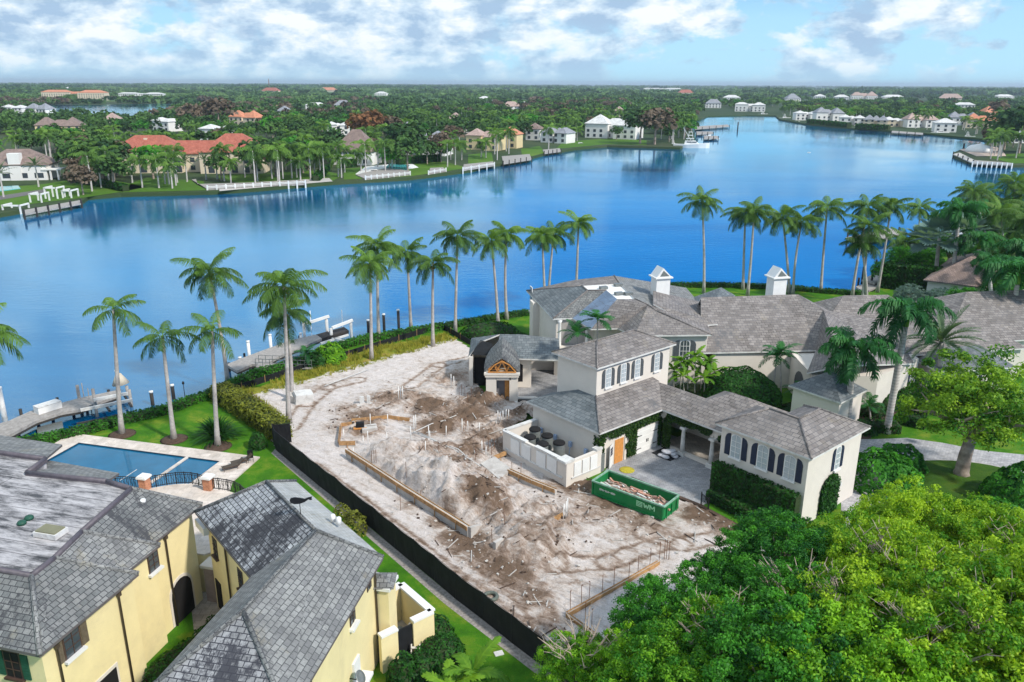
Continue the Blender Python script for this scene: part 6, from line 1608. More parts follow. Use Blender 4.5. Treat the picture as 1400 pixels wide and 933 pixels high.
# sacks on a pallet, yellow sand spill, court gate
p0 = G(913, 624); t = thing('pallet_of_sacks', 'heap of white plastic sacks on a dark sheet by the arcade column', 'sacks', (p0.x, p0.y, .02))
m = MB(); m.box((p0.x+.3, p0.y+.6, .05), (2.6, 2.2, .06), R(40)); m.build('ground_sheet', M['mesh'], t)
for k in range(11):
    lay = k//4; m = MB(); m.M = Matrix.Translation((p0.x + rnd.uniform(-.65, .65)*(1-.25*lay), p0.y + rnd.uniform(-.45, .45)*(1-.25*lay), .18 + .16*lay)) @ Matrix.Rotation(rnd.uniform(0, 3), 4, 'Z') @ Matrix.Diagonal((1.25, .8, .55, 1))
    m.lathe((0, 0, 0), [(.1, -.2), (.38, -.14), (.44, 0), (.36, .14), (.12, .2)], 9); m.build('sack', M['bag'], t)
pm = G(857, 643); m = MB(); m.lathe((pm.x, pm.y, .02), [(.7, 0), (.6, .03), (.3, .05), (.05, .06)], 18)
tag(m.build('sand_spill', plain('yellow_powder', (.42, .36, .04), .95, .3, 4)), 'patch of yellow powder spilt in front of the courtyard doors', 'powder')
ga, gb = G(958, 692), G(968, 700); t = thing('gate', 'small black iron gate at the corner of the motor court by the hedge', 'gate', tuple(ga))
m = MB()
for k in range(9): p = ga.lerp(gb, k/8); m.box((p.x, p.y, .6), (.03, .03, 1.1))
for z in (.1, 1.15): m.bar((ga.x, ga.y, z), (gb.x, gb.y, z), .04)
m.build('gate_leaf', M['iron'], t)
for p in (ga, gb): m = MB(); m.box((p.x, p.y, .65), (.08, .08, 1.3)); m.build('gate_post', M['iron'], t)
# retaining edge between court and lot
m = MB(); e1 = [G(862, 656), G(957, 694), G(1012, 724), G(1060, 752)]
for a, b in zip(e1[:-1], e1[1:]): m.bar((a.x, a.y, .1), (b.x, b.y, .1), .35, .26)
tag(m.build('retaining_edge', M['soil']), 'dark earth and broken edging along the cut side of the motor court', 'edging')
# manhole-like utility cover on the side lawn
c = G(682, 894); m = MB(); m.box((c.x, c.y, .03), (.55, .4, .05), R(20)); tag(m.build('utility_cover', M['dirtywhite']), 'small white utility box cover on the side lawn', 'cover')

# furniture on the pool deck
def lounger(x, y, rz, label):
    p = G(x, y, .14); t = thing('deck_lounger', label, 'lounger', (p.x, p.y, .14), rz, 'dark loungers on the pool deck')
    m = MB()
    for sy in (-.3, .3):
        m.bar((-.9, sy, .3), (.5, sy, .3), .04); m.bar((.5, sy, .3), (1.0, sy, .75), .04)
    o = m.build('frame', M['bronze']); o.parent = t
    m = MB(); m.box((-.2, 0, .34), (1.4, .56, .04)); m.bar((.5, 0, .34), (.98, 0, .78), .56, .03); o = m.build('sling', M['copper']); o.parent = t
    for sx in (-.8, .4):
        for sy in (-.28, .28): m = MB(); m.box((sx, sy, .15), (.04, .04, .3)); o = m.build('leg', M['bronze']); o.parent = t
lounger(318, 641, R(35), 'dark metal lounger nearer the pool corner'); lounger(330, 634, R(35), 'dark metal lounger farther along the pool deck')
p = G(343, 631, .14); t = thing('garden_chair', 'dark metal garden chair at the end of the pool deck', 'chair', (p.x, p.y, .14), R(20))
m = MB(); m.box((0, 0, .45), (.5, .5, .04)); o = m.build('seat', M['iron']); o.parent = t
m = MB(); m.box((0, .24, .75), (.5, .03, .55)); o = m.build('backrest', M['iron']); o.parent = t
for sx in (-.22, .22):
    for sy in (-.22, .22): m = MB(); m.box((sx, sy, .22), (.035, .035, .44)); o = m.build('leg', M['iron']); o.parent = t
    m = MB(); m.box((sx, 0, .66), (.03, .5, .03)); m.box((sx, -.22, .55), (.03, .03, .22)); o = m.build('armrest', M['iron']); o.parent = t

# ------------------------------------------------------------------ docks on this side
def pil(root, x, y, ytop, r=.16, mat=None, name='piling', cap=True):
    b = G(x, y, WZ); t = atdepth(x, ytop, b.y); m = MB(); m.tube([(b.x, b.y, WZ-.8), (b.x, b.y, t.z)], r, 10)
    o = m.build(name, mat or M['dirtywhite'], root)
    if cap: m = MB(); m.tube([(b.x, b.y, t.z), (b.x, b.y, t.z+.18)], r*1.15, 10); m.build('piling_cap', M['white'], o)
    return b, t
def deckpiece(root, pxs, z, th=.3, mat=None, name='deck'):
    P = [G(x, y, z) for x, y in pxs]; m = MB(); m.prism([(p.x, p.y) for p in P], z-th, z); m.build(name, mat or M['deckwood'], root)
    m = MB(); ins = [(p.x, p.y) for p in P]; c = Vector((sum(p[0] for p in ins)/len(ins), sum(p[1] for p in ins)/len(ins)))
    m.prism([tuple(Vector(p).lerp(c, .02)) for p in ins], z-.55, z-th-.003); m.build('joist', M['pile'], root)
def dock_left():
    root = thing('dock', 'weathered dock with a boat lift off the pool lawn, at the left edge', 'dock', tuple(G(60, 575, 0)))
    z = .25
    deckpiece(root, [(-60, 597), (13, 575), (42, 562), (110, 544), (158, 534), (163, 540), (108, 560), (84, 564), (50, 575), (18, 592), (-60, 625)], z)
    for (x, y) in ((25, 592), (52, 578), (72, 572), (100, 564), (118, 556), (150, 545), (30, 572), (80, 556)):
        b = G(x, y, WZ); m = MB(); m.tube([(b.x, b.y, WZ-1), (b.x, b.y, z-.3)], .16, 8); m.build('piling', M['pile'], root)
    m = MB(); a, b = G(50, 566, z), G(82, 556, z); m.bar((a.x, a.y, z+.35), (b.x, b.y, z+.35), 1.0, .7); bx = m.build('dock_box', M['white'], root)
    m = MB(); m.bar((a.x, a.y, z+.73), (b.x, b.y, z+.73), 1.1, .08); m.build('dock_box_lid', M['dirtywhite'], bx)
    # lift: four posts, two beams, cradle
    for (x, y, yt) in ((111, 560, 527), (133, 570, 532), (180, 556, 533), (175, 541, 528)): pil(root, x, y, yt, .17, M['deckwood'], 'lift_post', False)
    for (a, b) in (((110, 561), (181, 547)), ((128, 547), (175, 538))):
        p, q = G(*a, 1.2), G(*b, 1.2); m = MB(); m.bar(tuple(p), tuple(q), .22, .3); m.build('lift_beam', M['dirtywhite'], root)
    for (a, b) in (((98, 553), (110, 562)), ((140, 548), (150, 562)), ((170, 541), (180, 556)), ((105, 580), (150, 571)), ((128, 578), (160, 568))):
        p, q = G(*a, -.2), G(*b, -.2); m = MB(); m.bar(tuple(p), tuple(q), .2, .22); m.build('cradle_bunk', M['pile'], root)
    b, t = pil(root, 164, 540, 508, .17, M['dirtywhite'])
    m = MB(); m.tube([(b.x+.3, b.y, z), (b.x+.15, b.y, t.z-.3)], [.95, .3], 10); m.build('canvas_wrap', plain('beige_canvas', (.55, .48, .38), .9, .12, 2), root)
    for (x, y, yt) in ((117, 556, 524), (125, 562, 531)): pil(root, x, y, yt, .05, M['deckwood'], 'guide_pole', False)
    m = MB(); P = [G(50, 584, -.7), G(85, 575, -.7), G(86, 582, -.7), G(51, 591, -.7)]; m.prism([(p.x, p.y) for p in P], WZ-.1, -.75); m.build('floating_platform', M['hvac'], root)
    pil(root, 8, 580, 532, .28, M['dirtywhite'], 'light_pylon')
dock_left()
def dock_mid():
    root = thing('dock', 'grey wooden dock with gangway, white pilings and a boat lift behind the sand lot', 'dock', tuple(G(380, 490, 0)))
    z = .35
    deckpiece(root, [(309, 498.5), (338, 487), (397, 465.5), (432, 457.5), (440, 463), (380, 488), (364, 498), (344, 498), (324, 507)], z)
    deckpiece(root, [(432, 457.5), (470, 447), (477, 452), (440, 463)], z, .3, M['pile'], 'lift_platform')
    for (x, y) in ((314, 508), (330, 512), (347, 508), (365, 503), (335, 495), (385, 480), (410, 470)):
        b = G(x, y, WZ); m = MB(); m.tube([(b.x, b.y, WZ-1), (b.x, b.y, z-.3)], .15, 8); m.build('piling', M['pile'], root)
    for (x, y, yt) in ((342, 498, 468), (371.5, 487, 459), (329, 501, 490), (412, 470, 457)): pil(root, x, y, yt, .2, M['white'])
    for (x, y, yt) in ((417, 468, 441), (448, 464, 432), (454, 472, 449), (481, 466, 438)): pil(root, x, y, yt, .2, M['dirtywhite'], 'lift_post', False)
    for (a, b) in (((418.5, 442.5), (450, 432.5)), ((454, 448.5), (482, 438))):
        pa = G(a[0], 468 if a[0] < 440 else 472, WZ); pb = G(b[0], 464 if b[0] < 460 else 466, WZ)
        p, q = atdepth(a[0], a[1], pa.y), atdepth(b[0], b[1], pb.y); m = MB(); m.bar(tuple(p), tuple(q), .3, .35); m.build('lift_beam', M['white'], root)
    for (a, b) in (((430, 466), (470, 453)), ((438, 470), (476, 458)), ((448, 462), (478, 468))):
        p, q = G(*a, -.1), G(*b, -.1); m = MB(); m.bar(tuple(p), tuple(q), .22, .25); m.build('cradle_bunk', M['dirtywhite'], root)
    for (x, y, yt) in ((426.5, 460, 425), (469, 455, 424), (450, 468, 437)): pil(root, x, y, yt, .05, M['white'], 'guide_pole', False)
    # gangway
    a, b = G(352, 499, .5), G(428, 499, .5); m = MB(); m.bar((a.x, a.y, .45), (b.x, b.y, .2), 1.3, .12); gw = m.build('gangway', M['deckwood'], root)
    m = MB(); d = (b-a).normalized(); s = Vector((d.y, -d.x, 0))
    for sg in (-.65, .65):
        for zz in (.5, 1.0): m.bar((a.x+s.x*sg, a.y+s.y*sg, .5+zz), (b.x+s.x*sg, b.y+s.y*sg, .25+zz), .05)
        for k in range(9):
            p = a.lerp(b, k/8); m.box((p.x+s.x*sg, p.y+s.y*sg, 1.0-.25*k/8), (.06, .06, 1.05))
    m.build('gangway_railing', M['hvac'], gw)
dock_mid()
for k, (x, y, yt, lab) in enumerate([(209, 554, 537, 'dark mooring piling just right of the left dock'), (237.7, 546, 528, 'second dark mooring piling off the pool lawn'), (504, 458, 439, 'dark mooring piling behind the pair of palms'), (525.5, 455, 431, 'dark mooring piling right of the second dock'), (545.4, 452, 425, 'tallest dark mooring piling off the sand lot seawall')]):
    b = G(x, y, WZ); t_ = atdepth(x, yt, b.y); r = thing('mooring_piling', lab, 'piling', (b.x, b.y, WZ), 0, 'mooring pilings off the seawall')
    m = MB(); m.tube([(b.x, b.y, WZ-.8), (b.x, b.y, t_.z)], .2, 10); m.build('post', M['pile'], r); m = MB(); m.tube([(b.x, b.y, t_.z), (b.x, b.y, t_.z+.2)], .23, 10); m.build('piling_cap', M['white'], r)
b = G(253.5, 548); r = thing('path_lamp', 'slim dark path lamp on the seawall hedge', 'lamp', tuple(b)); m = MB(); m.tube([b, b + Vector((0, 0, 1.9))], .04, 6); m.build('post', M['iron'], r); m = MB(); m.lathe(b + Vector((0, 0, 1.9)), [(.05, 0), (.14, .05), (.12, .25), (.03, .35)], 8); m.build('lamp_head', M['iron'], r)

# ------------------------------------------------------------------ palms on this side of the water
def mulch(x, y, r, label):
    p = G(x, y); m = MB(); m.lathe((p.x, p.y, 0), [(r, .01), (r*.8, .1), (r*.3, .16), (.02, .17)], 14); tag(m.build('mulch_ring', M['soil']), label, 'mulch')
for (b, t, lab) in (((167, 594), (155, 423), 'thin lawn palm nearest the left dock'), ((238, 601), (222, 461), 'short leaning lawn palm in the middle of the pool lawn'), ((298, 610), (290, 453), 'lawn palm rising out of the strappy shrub')):
    palm_px(b, t, 'thin', lab, 'palms on the pool lawn', r=.19); 
for (x, y, l) in ((167, 594, 'dark mulch ring under the palm nearest the left dock'), (238, 601, 'dark mulch ring under the short leaning lawn palm'), (298, 611, 'dark mulch ring under the palm by the strappy shrub')): mulch(x, y, 1.3, l)
coco = [((312, 527), (286, 372), 'tall leaning coconut palm at the corner of the olive hedge', True, 1.0),
        ((395, 578), (388, 392), 'tallest coconut palm at the left end of the sand lot', True, 1.05), ((399, 547), (389, 428), 'lower coconut palm just behind the tallest palm of the sand lot', True, .95),
        ((508, 492), (506, 361), 'coconut palm in front of the pair behind the sand lot', True, .95), ((518, 463), (516, 336), 'coconut palm behind its twin, left of the row behind the sand lot', False, .95),
        ((562, 451), (557, 345), 'third coconut palm from the left behind the sand lot', False, .9), ((592, 474), (592, 360), 'slender coconut palm standing inside the grassy corner of the sand lot', True, .85),
        ((622.5, 455), (625.5, 323), 'tall straight coconut palm at the corner of the silt fence', True, .95),
        ((681, 445), (672, 330), 'left coconut palm of the pair on the lawn left of the mansion', False, .9), ((693, 437), (693, 320), 'right coconut palm of the pair on the lawn left of the mansion', False, .9),
        ((745, 424), (741, 322), 'left of two coconut palms rising behind the mansion west wing', False, .9), ((749, 420), (757, 320), 'right of two coconut palms rising behind the mansion west wing', False, .9),
        ((787, 414), (791, 306), 'single coconut palm above the mansion west roof', False, .9),
        ((962, 401), (960, 275), 'lone coconut palm between the two white chimneys', False, 1.0), ((1015.6, 396), (1019, 293), 'left coconut palm left of the right chimney', False, .95), ((1022, 404), (1031, 290), 'coconut palm leaning beside its twin left of the right chimney', False, .95),
        ((1079, 402), (1070, 297), 'bushy coconut palm just right of the right chimney', False, 1.05), ((1084, 404), (1096, 304), 'coconut palm crossing its neighbour right of the right chimney', False, 1.0),
        ((1122, 400), (1131, 284), 'tall coconut palm leaning right on the mansion lawn', False, 1.0), ((1165, 405), (1187, 284), 'leaning coconut palm before the neighbour dock', False, 1.0),
        ((1179, 417), (1188, 310), 'middle coconut palm of the cluster before the neighbour dock', False, 1.0), ((1184.6, 417), (1177, 332), 'lowest coconut palm of the cluster before the neighbour dock', False, 1.0),
        ((1199.5, 400), (1218, 282), 'coconut palm leaning right beyond the neighbour dock', False, 1.0), ((1252, 348), (1258, 285), 'distant coconut palm against the water on the right', False, .95),
        ((-30, 612), (-34, 456), 'palm cut off by the left edge of the picture', False, 1.1)]
for k, (b, t, lab, nuts, sc) in enumerate(coco): palm_px(b, t, 'coco', lab, 'tall coconut palms along the near shore', nuts=nuts, sc=sc, r=.18, bend=.25*(-1)**k)
royals = [((1158, 592), (1165, 498), 'royal palm with dark drooping fronds in front of the mansion porch', 1.05, .27), ((1212, 592), (1238, 445), 'leaning royal palm with a thick pale trunk by the driveway', 1.0, .28),
          ((1300, 399), (1311, 300), 'tall royal palm behind the boundary hedge', 1.1, .27), ((1377, 488), (1391, 388), 'royal palm at the right edge behind the golden tree', 1.1, .28)]
for b, t, lab, sc, r in royals: palm_px(b, t, 'royal', lab, 'royal palms round the mansion', sc=sc, r=r)
palm_px((1283, 545), (1287, 468), 'date', 'spreading grey-green date palm against the mansion east roofs', 'garden palms of the mansion', sc=1.15, r=.34)
for b, t, lab, sc in (((1108, 502), (1110, 444), 'slim little palm in front of the great slate roof', 1.0), ((1067, 552), (1067, 482), 'left stem of the twin palm by the domed shrub', 1.25), ((1055, 550), (1062, 488), 'short stem of the twin palm by the domed shrub', 1.1),
                      ((815, 543), (817, 437), 'small palm on the mansion balcony corner', 1.25), ((789, 540), (789, 457), 'lower small palm by the mansion balcony', 1.15), ((418, 502), (418, 483), 'dwarf palm beside the second dock', 1.0), ((1363, 470), (1362, 424), 'small dark palm before the east roof', 1.1),
                      ((1090, 556), (1096, 535), 'silvery young palm beside the domed shrub', 1.0), ((1190, 575), (1188, 556), 'low palm by the leaning royal palm', 1.0), ((1140, 580), (1138, 562), 'low palm below the porch royal palm', 1.0)):
    palm_px(b, t, 'small', lab, 'small garden palms', sc=sc, r=.09)
for k, (x, y, yt) in enumerate([(921, 546, 506), (930, 548, 494), (940, 545, 500), (949, 549, 488), (958, 546, 500), (967, 549, 495), (975, 545, 508), (936, 553, 515), (962, 553, 517)]):
    palm_px((x, y), (x+rnd.uniform(-3, 3), yt), 'lime', 'slim lime green palm in the cluster below the mansion arched window', 'lime green palms below the mansion window', sc=1.1, r=.06, name='bamboo_palm')
# right hand grove behind the boundary hedge
for k, (kind, b, t, lab, sc, r) in enumerate([('fan', (1277, 394), (1284, 326), 'silver fan palm with a thick trunk behind the boundary hedge', 1.15, .34), ('fan', (1308, 372), (1322, 318), 'second silver fan palm farther right behind the hedge', 1.1, .3), ('fan', (1385, 350), (1370, 322), 'silver fan palm at the right edge of the grove', 1.2, .3), ('fan', (1262, 372), (1262, 330), 'half hidden silver fan palm by the dark palm', 1.0, .3),
        ('coco', (1236, 372), (1237, 330), 'dark low coconut palm beside the neighbour dock', 1.1, .2), ('coco', (1252, 366), (1248, 340), 'short dark palm behind the boundary hedge', 1.0, .2), ('coco', (1342, 330), (1345, 268), 'coconut palm against the water near the right edge', 1.1, .18), ('coco', (1380, 330), (1388, 250), 'tallest coconut palm of the right grove', 1.2, .18), ('coco', (1402, 335), (1402, 268), 'coconut palm cut off by the right edge', 1.2, .18),
        ('royal', (1360, 340), (1350, 300), 'royal palm deep in the right grove', 1.1, .28), ('royal', (1395, 350), (1396, 318), 'royal palm at the right edge of the grove', 1.1, .28), ('royal', (1330, 345), (1332, 295), 'royal palm with dark crown above the neighbour pool', 1.1, .28), ('coco', (1295, 340), (1288, 300), 'coconut palm above the neighbour roof', 1.0, .18), ('coco', (1372, 372), (1368, 290), 'coconut palm leaning over the silver fan palm', 1.15, .18), ('coco', (1352, 352), (1330, 262), 'high coconut palm left of the tallest right grove palm', 1.1, .18), ('royal', (1335, 402), (1338, 340), 'royal palm rising over the neighbour roof', 1.0, .28), ('royal', (1310, 338), (1305, 308), 'royal palm just behind the tall hedge palms', 1.0, .28), ('coco', (1400, 400), (1408, 300), 'coconut palm half out of the right edge', 1.2, .18), ('coco', (1365, 325), (1362, 278), 'small coconut palm crown in the middle of the right grove', 1.0, .18), ('coco', (1275, 356), (1276, 318), 'coconut palm crown behind the silver fan palm', 1.0, .18), ('coco', (1388, 395), (1384, 335), 'coconut palm in front of the right edge of the grove', 1.2, .18), ('coco', (1412, 360), (1410, 285), 'palm just past the right edge with its fronds in view', 1.2, .18), ('royal', (1358, 428), (1352, 372), 'royal palm before the boundary hedge near the right edge', .9, .24), ('coco', (1318, 352), (1316, 286), 'thin coconut palm against the bay beside the royal crowns', 1.0, .18), ('royal', (1405, 420), (1402, 352), 'royal palm beyond the east roof', 1.1, .3)]):
    palm_px(b, t, kind, lab, 'palms in the grove on the right', sc=sc, r=r)

# ------------------------------------------------------------------ broad-leaved trees
TREE = {}
for i in range(3): TREE['near', i] = clump_tree(430, 4.7, 3.7, .52, 165, .10, 100+i)
def tree(c, sx, sz, mat, label, group, v=0, base=None, r0=.3, name='tree', seed=0, twigs=False):
    """c: crown centre"""
    c = Vector(c); b = Vector(base) if base else Vector((c.x, c.y, 0))
    root = thing(name, label, 'tree', b, 0, group)
    V, Q, T = TREE['near', v]
    key = ('me', v, mat.name)
    if key not in CROWN: crown_mesh(key, V, Q, T, mat)
    o = put(CROWN[key], 'crown', root, c - b, rnd.uniform(0, 6.28)); o.scale = (sx, sx, sz)
    m = MB(); tips = []
    for k in range(9):
        a = k*2.4; e = rnd.uniform(.3, 1.3); R0 = 4.0*sx; tips.append((c.x + R0*math.cos(a)*math.cos(e)*.9, c.y + R0*math.sin(a)*math.cos(e)*.9, c.z + 3.0*sz*math.sin(e)*.9 - .4))
    limbs(m, b, (b.x*.6+c.x*.4, b.y*.6+c.y*.4, max(1.5, c.z-3.2*sz)), tips, r0, seed); m.build('trunk', M['bark'], root)
    if twigs:
        m = MB(); rs = random.Random(seed+5)
        for k in range(26):
            a = rs.uniform(0, 6.28); e = rs.uniform(.5, 1.4); q0 = c + Vector((2.4*sx*math.cos(a)*math.cos(e), 2.4*sx*math.sin(a)*math.cos(e), 2.0*sz*math.sin(e))); q1 = q0 + Vector((math.cos(a)*1.1, math.sin(a)*1.1, 1.5))*rs.uniform(.7, 1.3)
            m.tube([q0, (q0+q1)/2 + Vector((.1, 0, .15)), q1], [.05, .035, .012], 4, False)
            for j in range(3):
                s_ = q0.lerp(q1, rs.uniform(.3, .9)); m.tube([s_, s_ + Vector((rs.uniform(-.6, .6), rs.uniform(-.6, .6), rs.uniform(.1, .7)))], [.022, .008], 4, False)
        m.build('bare_branches', plain('pale_twigs', (.42, .34, .28), .9, .2, 3) if 'pale_twigs' not in bpy.data.materials else bpy.data.materials['pale_twigs'], root)
    return root
def tree_px(x, y, z, s, mat, label, v=0, sz=None, **k):
    c = G(x, y, z); return tree(c, s, sz or s, mat, label, 'trees in the foreground', v, seed=int(x+y), **k)
D_, MI, LI = M['leafdark'], M['leafmid'], M['leaflime']
fg = [(1068, 772, 7.0, .74, D_, 'dark glossy tree rising highest in front of the square white block'), (1000, 822, 5.6, .66, D_, 'dark tree at the right end of the timber edge form'),
      (915, 866, 5.0, .66, D_, 'dark rounded tree overhanging the near corner of the sand lot'), (1090, 850, 6.6, .78, D_, 'dark tree between the near dark trees and the lime canopy', True),
      (990, 905, 5.8, .72, MI, 'mid green tree at the bottom centre of the canopy', True), (868, 928, 4.2, .56, MI, 'fresh green tree at the bottom edge beside the sand lot'), (792, 918, 3.6, .48, MI, 'light green tree over the end of the black fence', True),
      (1170, 785, 6.6, .78, LI, 'bright green tree right of the dark glossy tree'), (1240, 735, 6.6, .78, LI, 'lime tree closest to the driveway shrub'), (1325, 755, 6.6, .82, LI, 'lime tree in front of the driveway island'),
      (1395, 795, 7.2, .88, LI, 'lime tree at the right edge below the driveway', True), (1225, 820, 7.4, .86, LI, 'lime tree in the middle of the bright canopy', True), (1310, 840, 7.4, .9, LI, 'lime tree right of the middle of the bright canopy', True),
      (1160, 885, 6.8, .85, LI, 'green tree with bare twigs at the bottom of the canopy', True), (1260, 915, 7.8, .95, LI, 'yellow-green tree at the bottom edge, right of centre', True), (1370, 905, 8.4, 1.05, LI, 'lime tree in the bottom right corner', True), (1080, 945, 7.0, .95, D_, 'dark tree cut off by the bottom edge'), (1450, 860, 8.4, 1.05, LI, 'lime tree cut off by the right edge'),
      (930, 960, 5.8, .8, MI, 'green tree cut off by the bottom edge near the centre'), (1180, 965, 7.2, 1.0, MI, 'green tree cut off by the bottom edge below the canopy')]
for k, f in enumerate(fg): tree_px(*f[:3], f[3]*.93, f[4], f[5], v=k % 3, sz=f[3]*(.92 + .2*((k*7) % 3)/3), twigs=len(f) > 6)
palm_px((655, 945), (645, 922), 'lime', 'bushy lime green palm at the bottom edge beside the side lawn', 'small garden palms', sc=1.6, r=.12)
palm_px((612, 960), (615, 942), 'lime', 'low palm cut off by the bottom edge beside the side lawn', 'small garden palms', sc=1.4, r=.12)
# the open golden tree by the driveway
TREE['near', 3] = clump_tree(150, 5.2, 4.4, .9, 200, .15, 120, inner=.4)
bt = G(1314, 650); ct = atdepth(1330, 560, bt.y)
V, Q, T = TREE['near', 3]; crown_mesh(('gold', 0), V, Q, T, M['leafgold'])
root = thing('tree', 'wide open tree with pale twisting limbs and golden green leaves on the driveway island', 'tree', tuple(bt))
put(CROWN['gold', 0], 'crown', root, ct - bt, .6)
m = MB(); tips = [(ct.x + 5.2*math.cos(a)*math.cos(e), ct.y + 5.5*math.sin(a)*math.cos(e), ct.z + 3.4*math.sin(e) - .5) for a, e in [(0.1, .15), (.9, .5), (1.8, .3), (2.6, .6), (3.1, .1), (3.9, .35), (4.6, .7), (5.3, .25), (5.9, .75), (0, 1.3)]]
limbs(m, bt, (bt.x+.2, bt.y, 3.6), tips, .55, 3); m.build('trunk', M['bark'], root)

# ------------------------------------------------------------------ neighbour on the right: tiled roof, dock, pool
def neighbour():
    c = G(1312, 388); root = thing('house', 'low neighbour house with a brown tiled hip roof among the palms on the right', 'house', tuple(c))
    a, b, c2, d = G(1262, 383, 3.6), G(1335, 392, 3.6), G(1420, 372, 3.6), G(1300, 352, 3.6); cc = (a+b+c2+d)/4
    roof('roof', [tuple(a), tuple(b), tuple(c2), tuple(d), tuple(a.lerp(b, .5).lerp(cc, .75) + Vector((0, 0, 3.2))), tuple(c2.lerp(d, .5).lerp(cc, .7) + Vector((0, 0, 3.2)))], [(0, 1, 4), (1, 2, 5, 4), (2, 3, 5), (3, 0, 4, 5)], M['tile_brown'], root)
    m = MB(); m.prism([(cc + (q-cc)*.9)[:2] for q in (a, b, c2, d)], 0, 3.5); m.build('wall', M['farwhite'], root)
    m = MB(); p = G(1340, 372, 3.6); m.box((p.x, p.y, 6.3), (.9, .9, 2.6)); m.build('chimney', M['farwhite'], root)
    dk = thing('dock', 'neighbour dock with weathered decking and dark piles right of the mansion lawn', 'dock', tuple(G(1200, 385, 0)))
    deckpiece(dk, [(1178, 383), (1206, 368), (1222, 375), (1196, 388)], .5); deckpiece(dk, [(1170, 392), (1192, 384), (1200, 392), (1182, 400)], .1)
    for (x, y, yt) in ((1172, 398, 380), (1178, 388, 365), (1195, 380, 355), (1206, 374, 350), (1190, 396, 376), (1183, 402, 385), (1215, 372, 352)): pil(dk, x, y, yt, .18, M['pile'], 'piling', False)
    d2 = thing('dock', 'farther neighbour dock half hidden by palm crowns on the right', 'dock', tuple(G(1215, 325, 0)))
    deckpiece(d2, [(1156, 325), (1215, 312), (1240, 318), (1170, 333)], .4)
    for (x, y) in ((1158, 330), (1172, 337), (1190, 332), (1210, 328), (1228, 322)):
        b_ = G(x, y, WZ); m = MB(); m.tube([(b_.x, b_.y, WZ-1), (b_.x, b_.y, .9)], .2, 8); m.build('piling', M['pile'], d2)
    s = thing('swimming_pool', 'turquoise pool of the neighbour glimpsed between the palms', 'pool', tuple(G(1330, 325)))
    P = PX([(1312, 332), (1345, 326), (1338, 318), (1308, 322)], .08); m = MB(); m.prism([p[:2] for p in P], .02, .1); m.build('pool_water', M['turq'], s)
    P = PX([(1304, 338), (1353, 329), (1342, 314), (1300, 319)], .04); m = MB(); m.prism([p[:2] for p in P], .01, .05); m.build('pool_surround', M['white'], s)
neighbour()
for k, (x, y, z, s, mt, lab) in enumerate([(1232, 352, 3.5, .5, D_, 'dark bushy tree beside the farther neighbour dock'), (1300, 340, 3.5, .6, D_, 'dark tree behind the neighbour pool'), (1350, 352, 4, .7, D_, 'dark tree above the neighbour roof'), (1400, 312, 5, .9, D_, 'broad dark tree at the right edge of the grove'), (1375, 395, 3.5, .6, D_, 'dark tree behind the mansion east roofs'),
        (1400, 375, 4.5, .6, MI, 'bright green tree at the right edge above the east roofs'), (1345, 312, 4, .7, D_, 'dark tree standing against the water on the right'), (1385, 290, 4, .8, D_, 'far dark tree of the right grove'), (1212, 372, 2.5, .5, D_, 'small dark tree at the end of the boundary hedge'), (1268, 356, 3.5, .55, D_, 'dark tree among the silver fan palms'),
        (1320, 416, 2.5, .6, D_, 'low dark tree in front of the boundary hedge'), (1245, 408, 1.6, .5, M['silverleaf'], 'low silvery bush in front of the boundary hedge'), (1285, 412, 1.6, .5, M['silverleaf'], 'second silvery bush in front of the boundary hedge'), (1380, 430, 3, .7, D_, 'dark tree behind the right edge of the east roofs')]):
    tree(G(x, y, z), s, s, mt, lab, 'trees of the grove on the right', k % 3, seed=k+60)
hedge([G(1255, 566), G(1290, 560), G(1330, 566)], 1.8, 1.5, M['hedge'], 'curved hedge behind the driveway tree', seed=50, dens=30, leaf=.18)
sheet('garden_bed', PX([(1060, 580), (1040, 560), (1100, 545), (1180, 560), (1230, 545), (1235, 556), (1215, 575), (1190, 600), (1150, 606)]), .008, M['soil'])
for k, (x, y, r, h) in enumerate([(1120, 574, 1.6, 1.2), (1138, 588, 1.6, 1.3), (1160, 585, 1.4, .9), (1190, 566, 1.6, 1.2), (1210, 556, 1.8, 1.6), (1086, 566, 1.5, 1.0), (1180, 590, 1.3, .8), (1230, 548, 1.6, 1.5)]):
    bush(G(x, y), r, h, M['hedge'], ['low bush under the small front roof', 'bush at the foot of the porch royal palm', 'rounded bush right of the porch royal palm', 'bush by the mansion front wall', 'bush below the mansion east windows', 'bush between the domed shrub and the front roof', 'low bush beside the leaning royal palm', 'bush left of the golden tree by the wall'][k], 'shrubs in the mansion front garden', seed=80+k, dens=36, ball=False, leaf=.17)

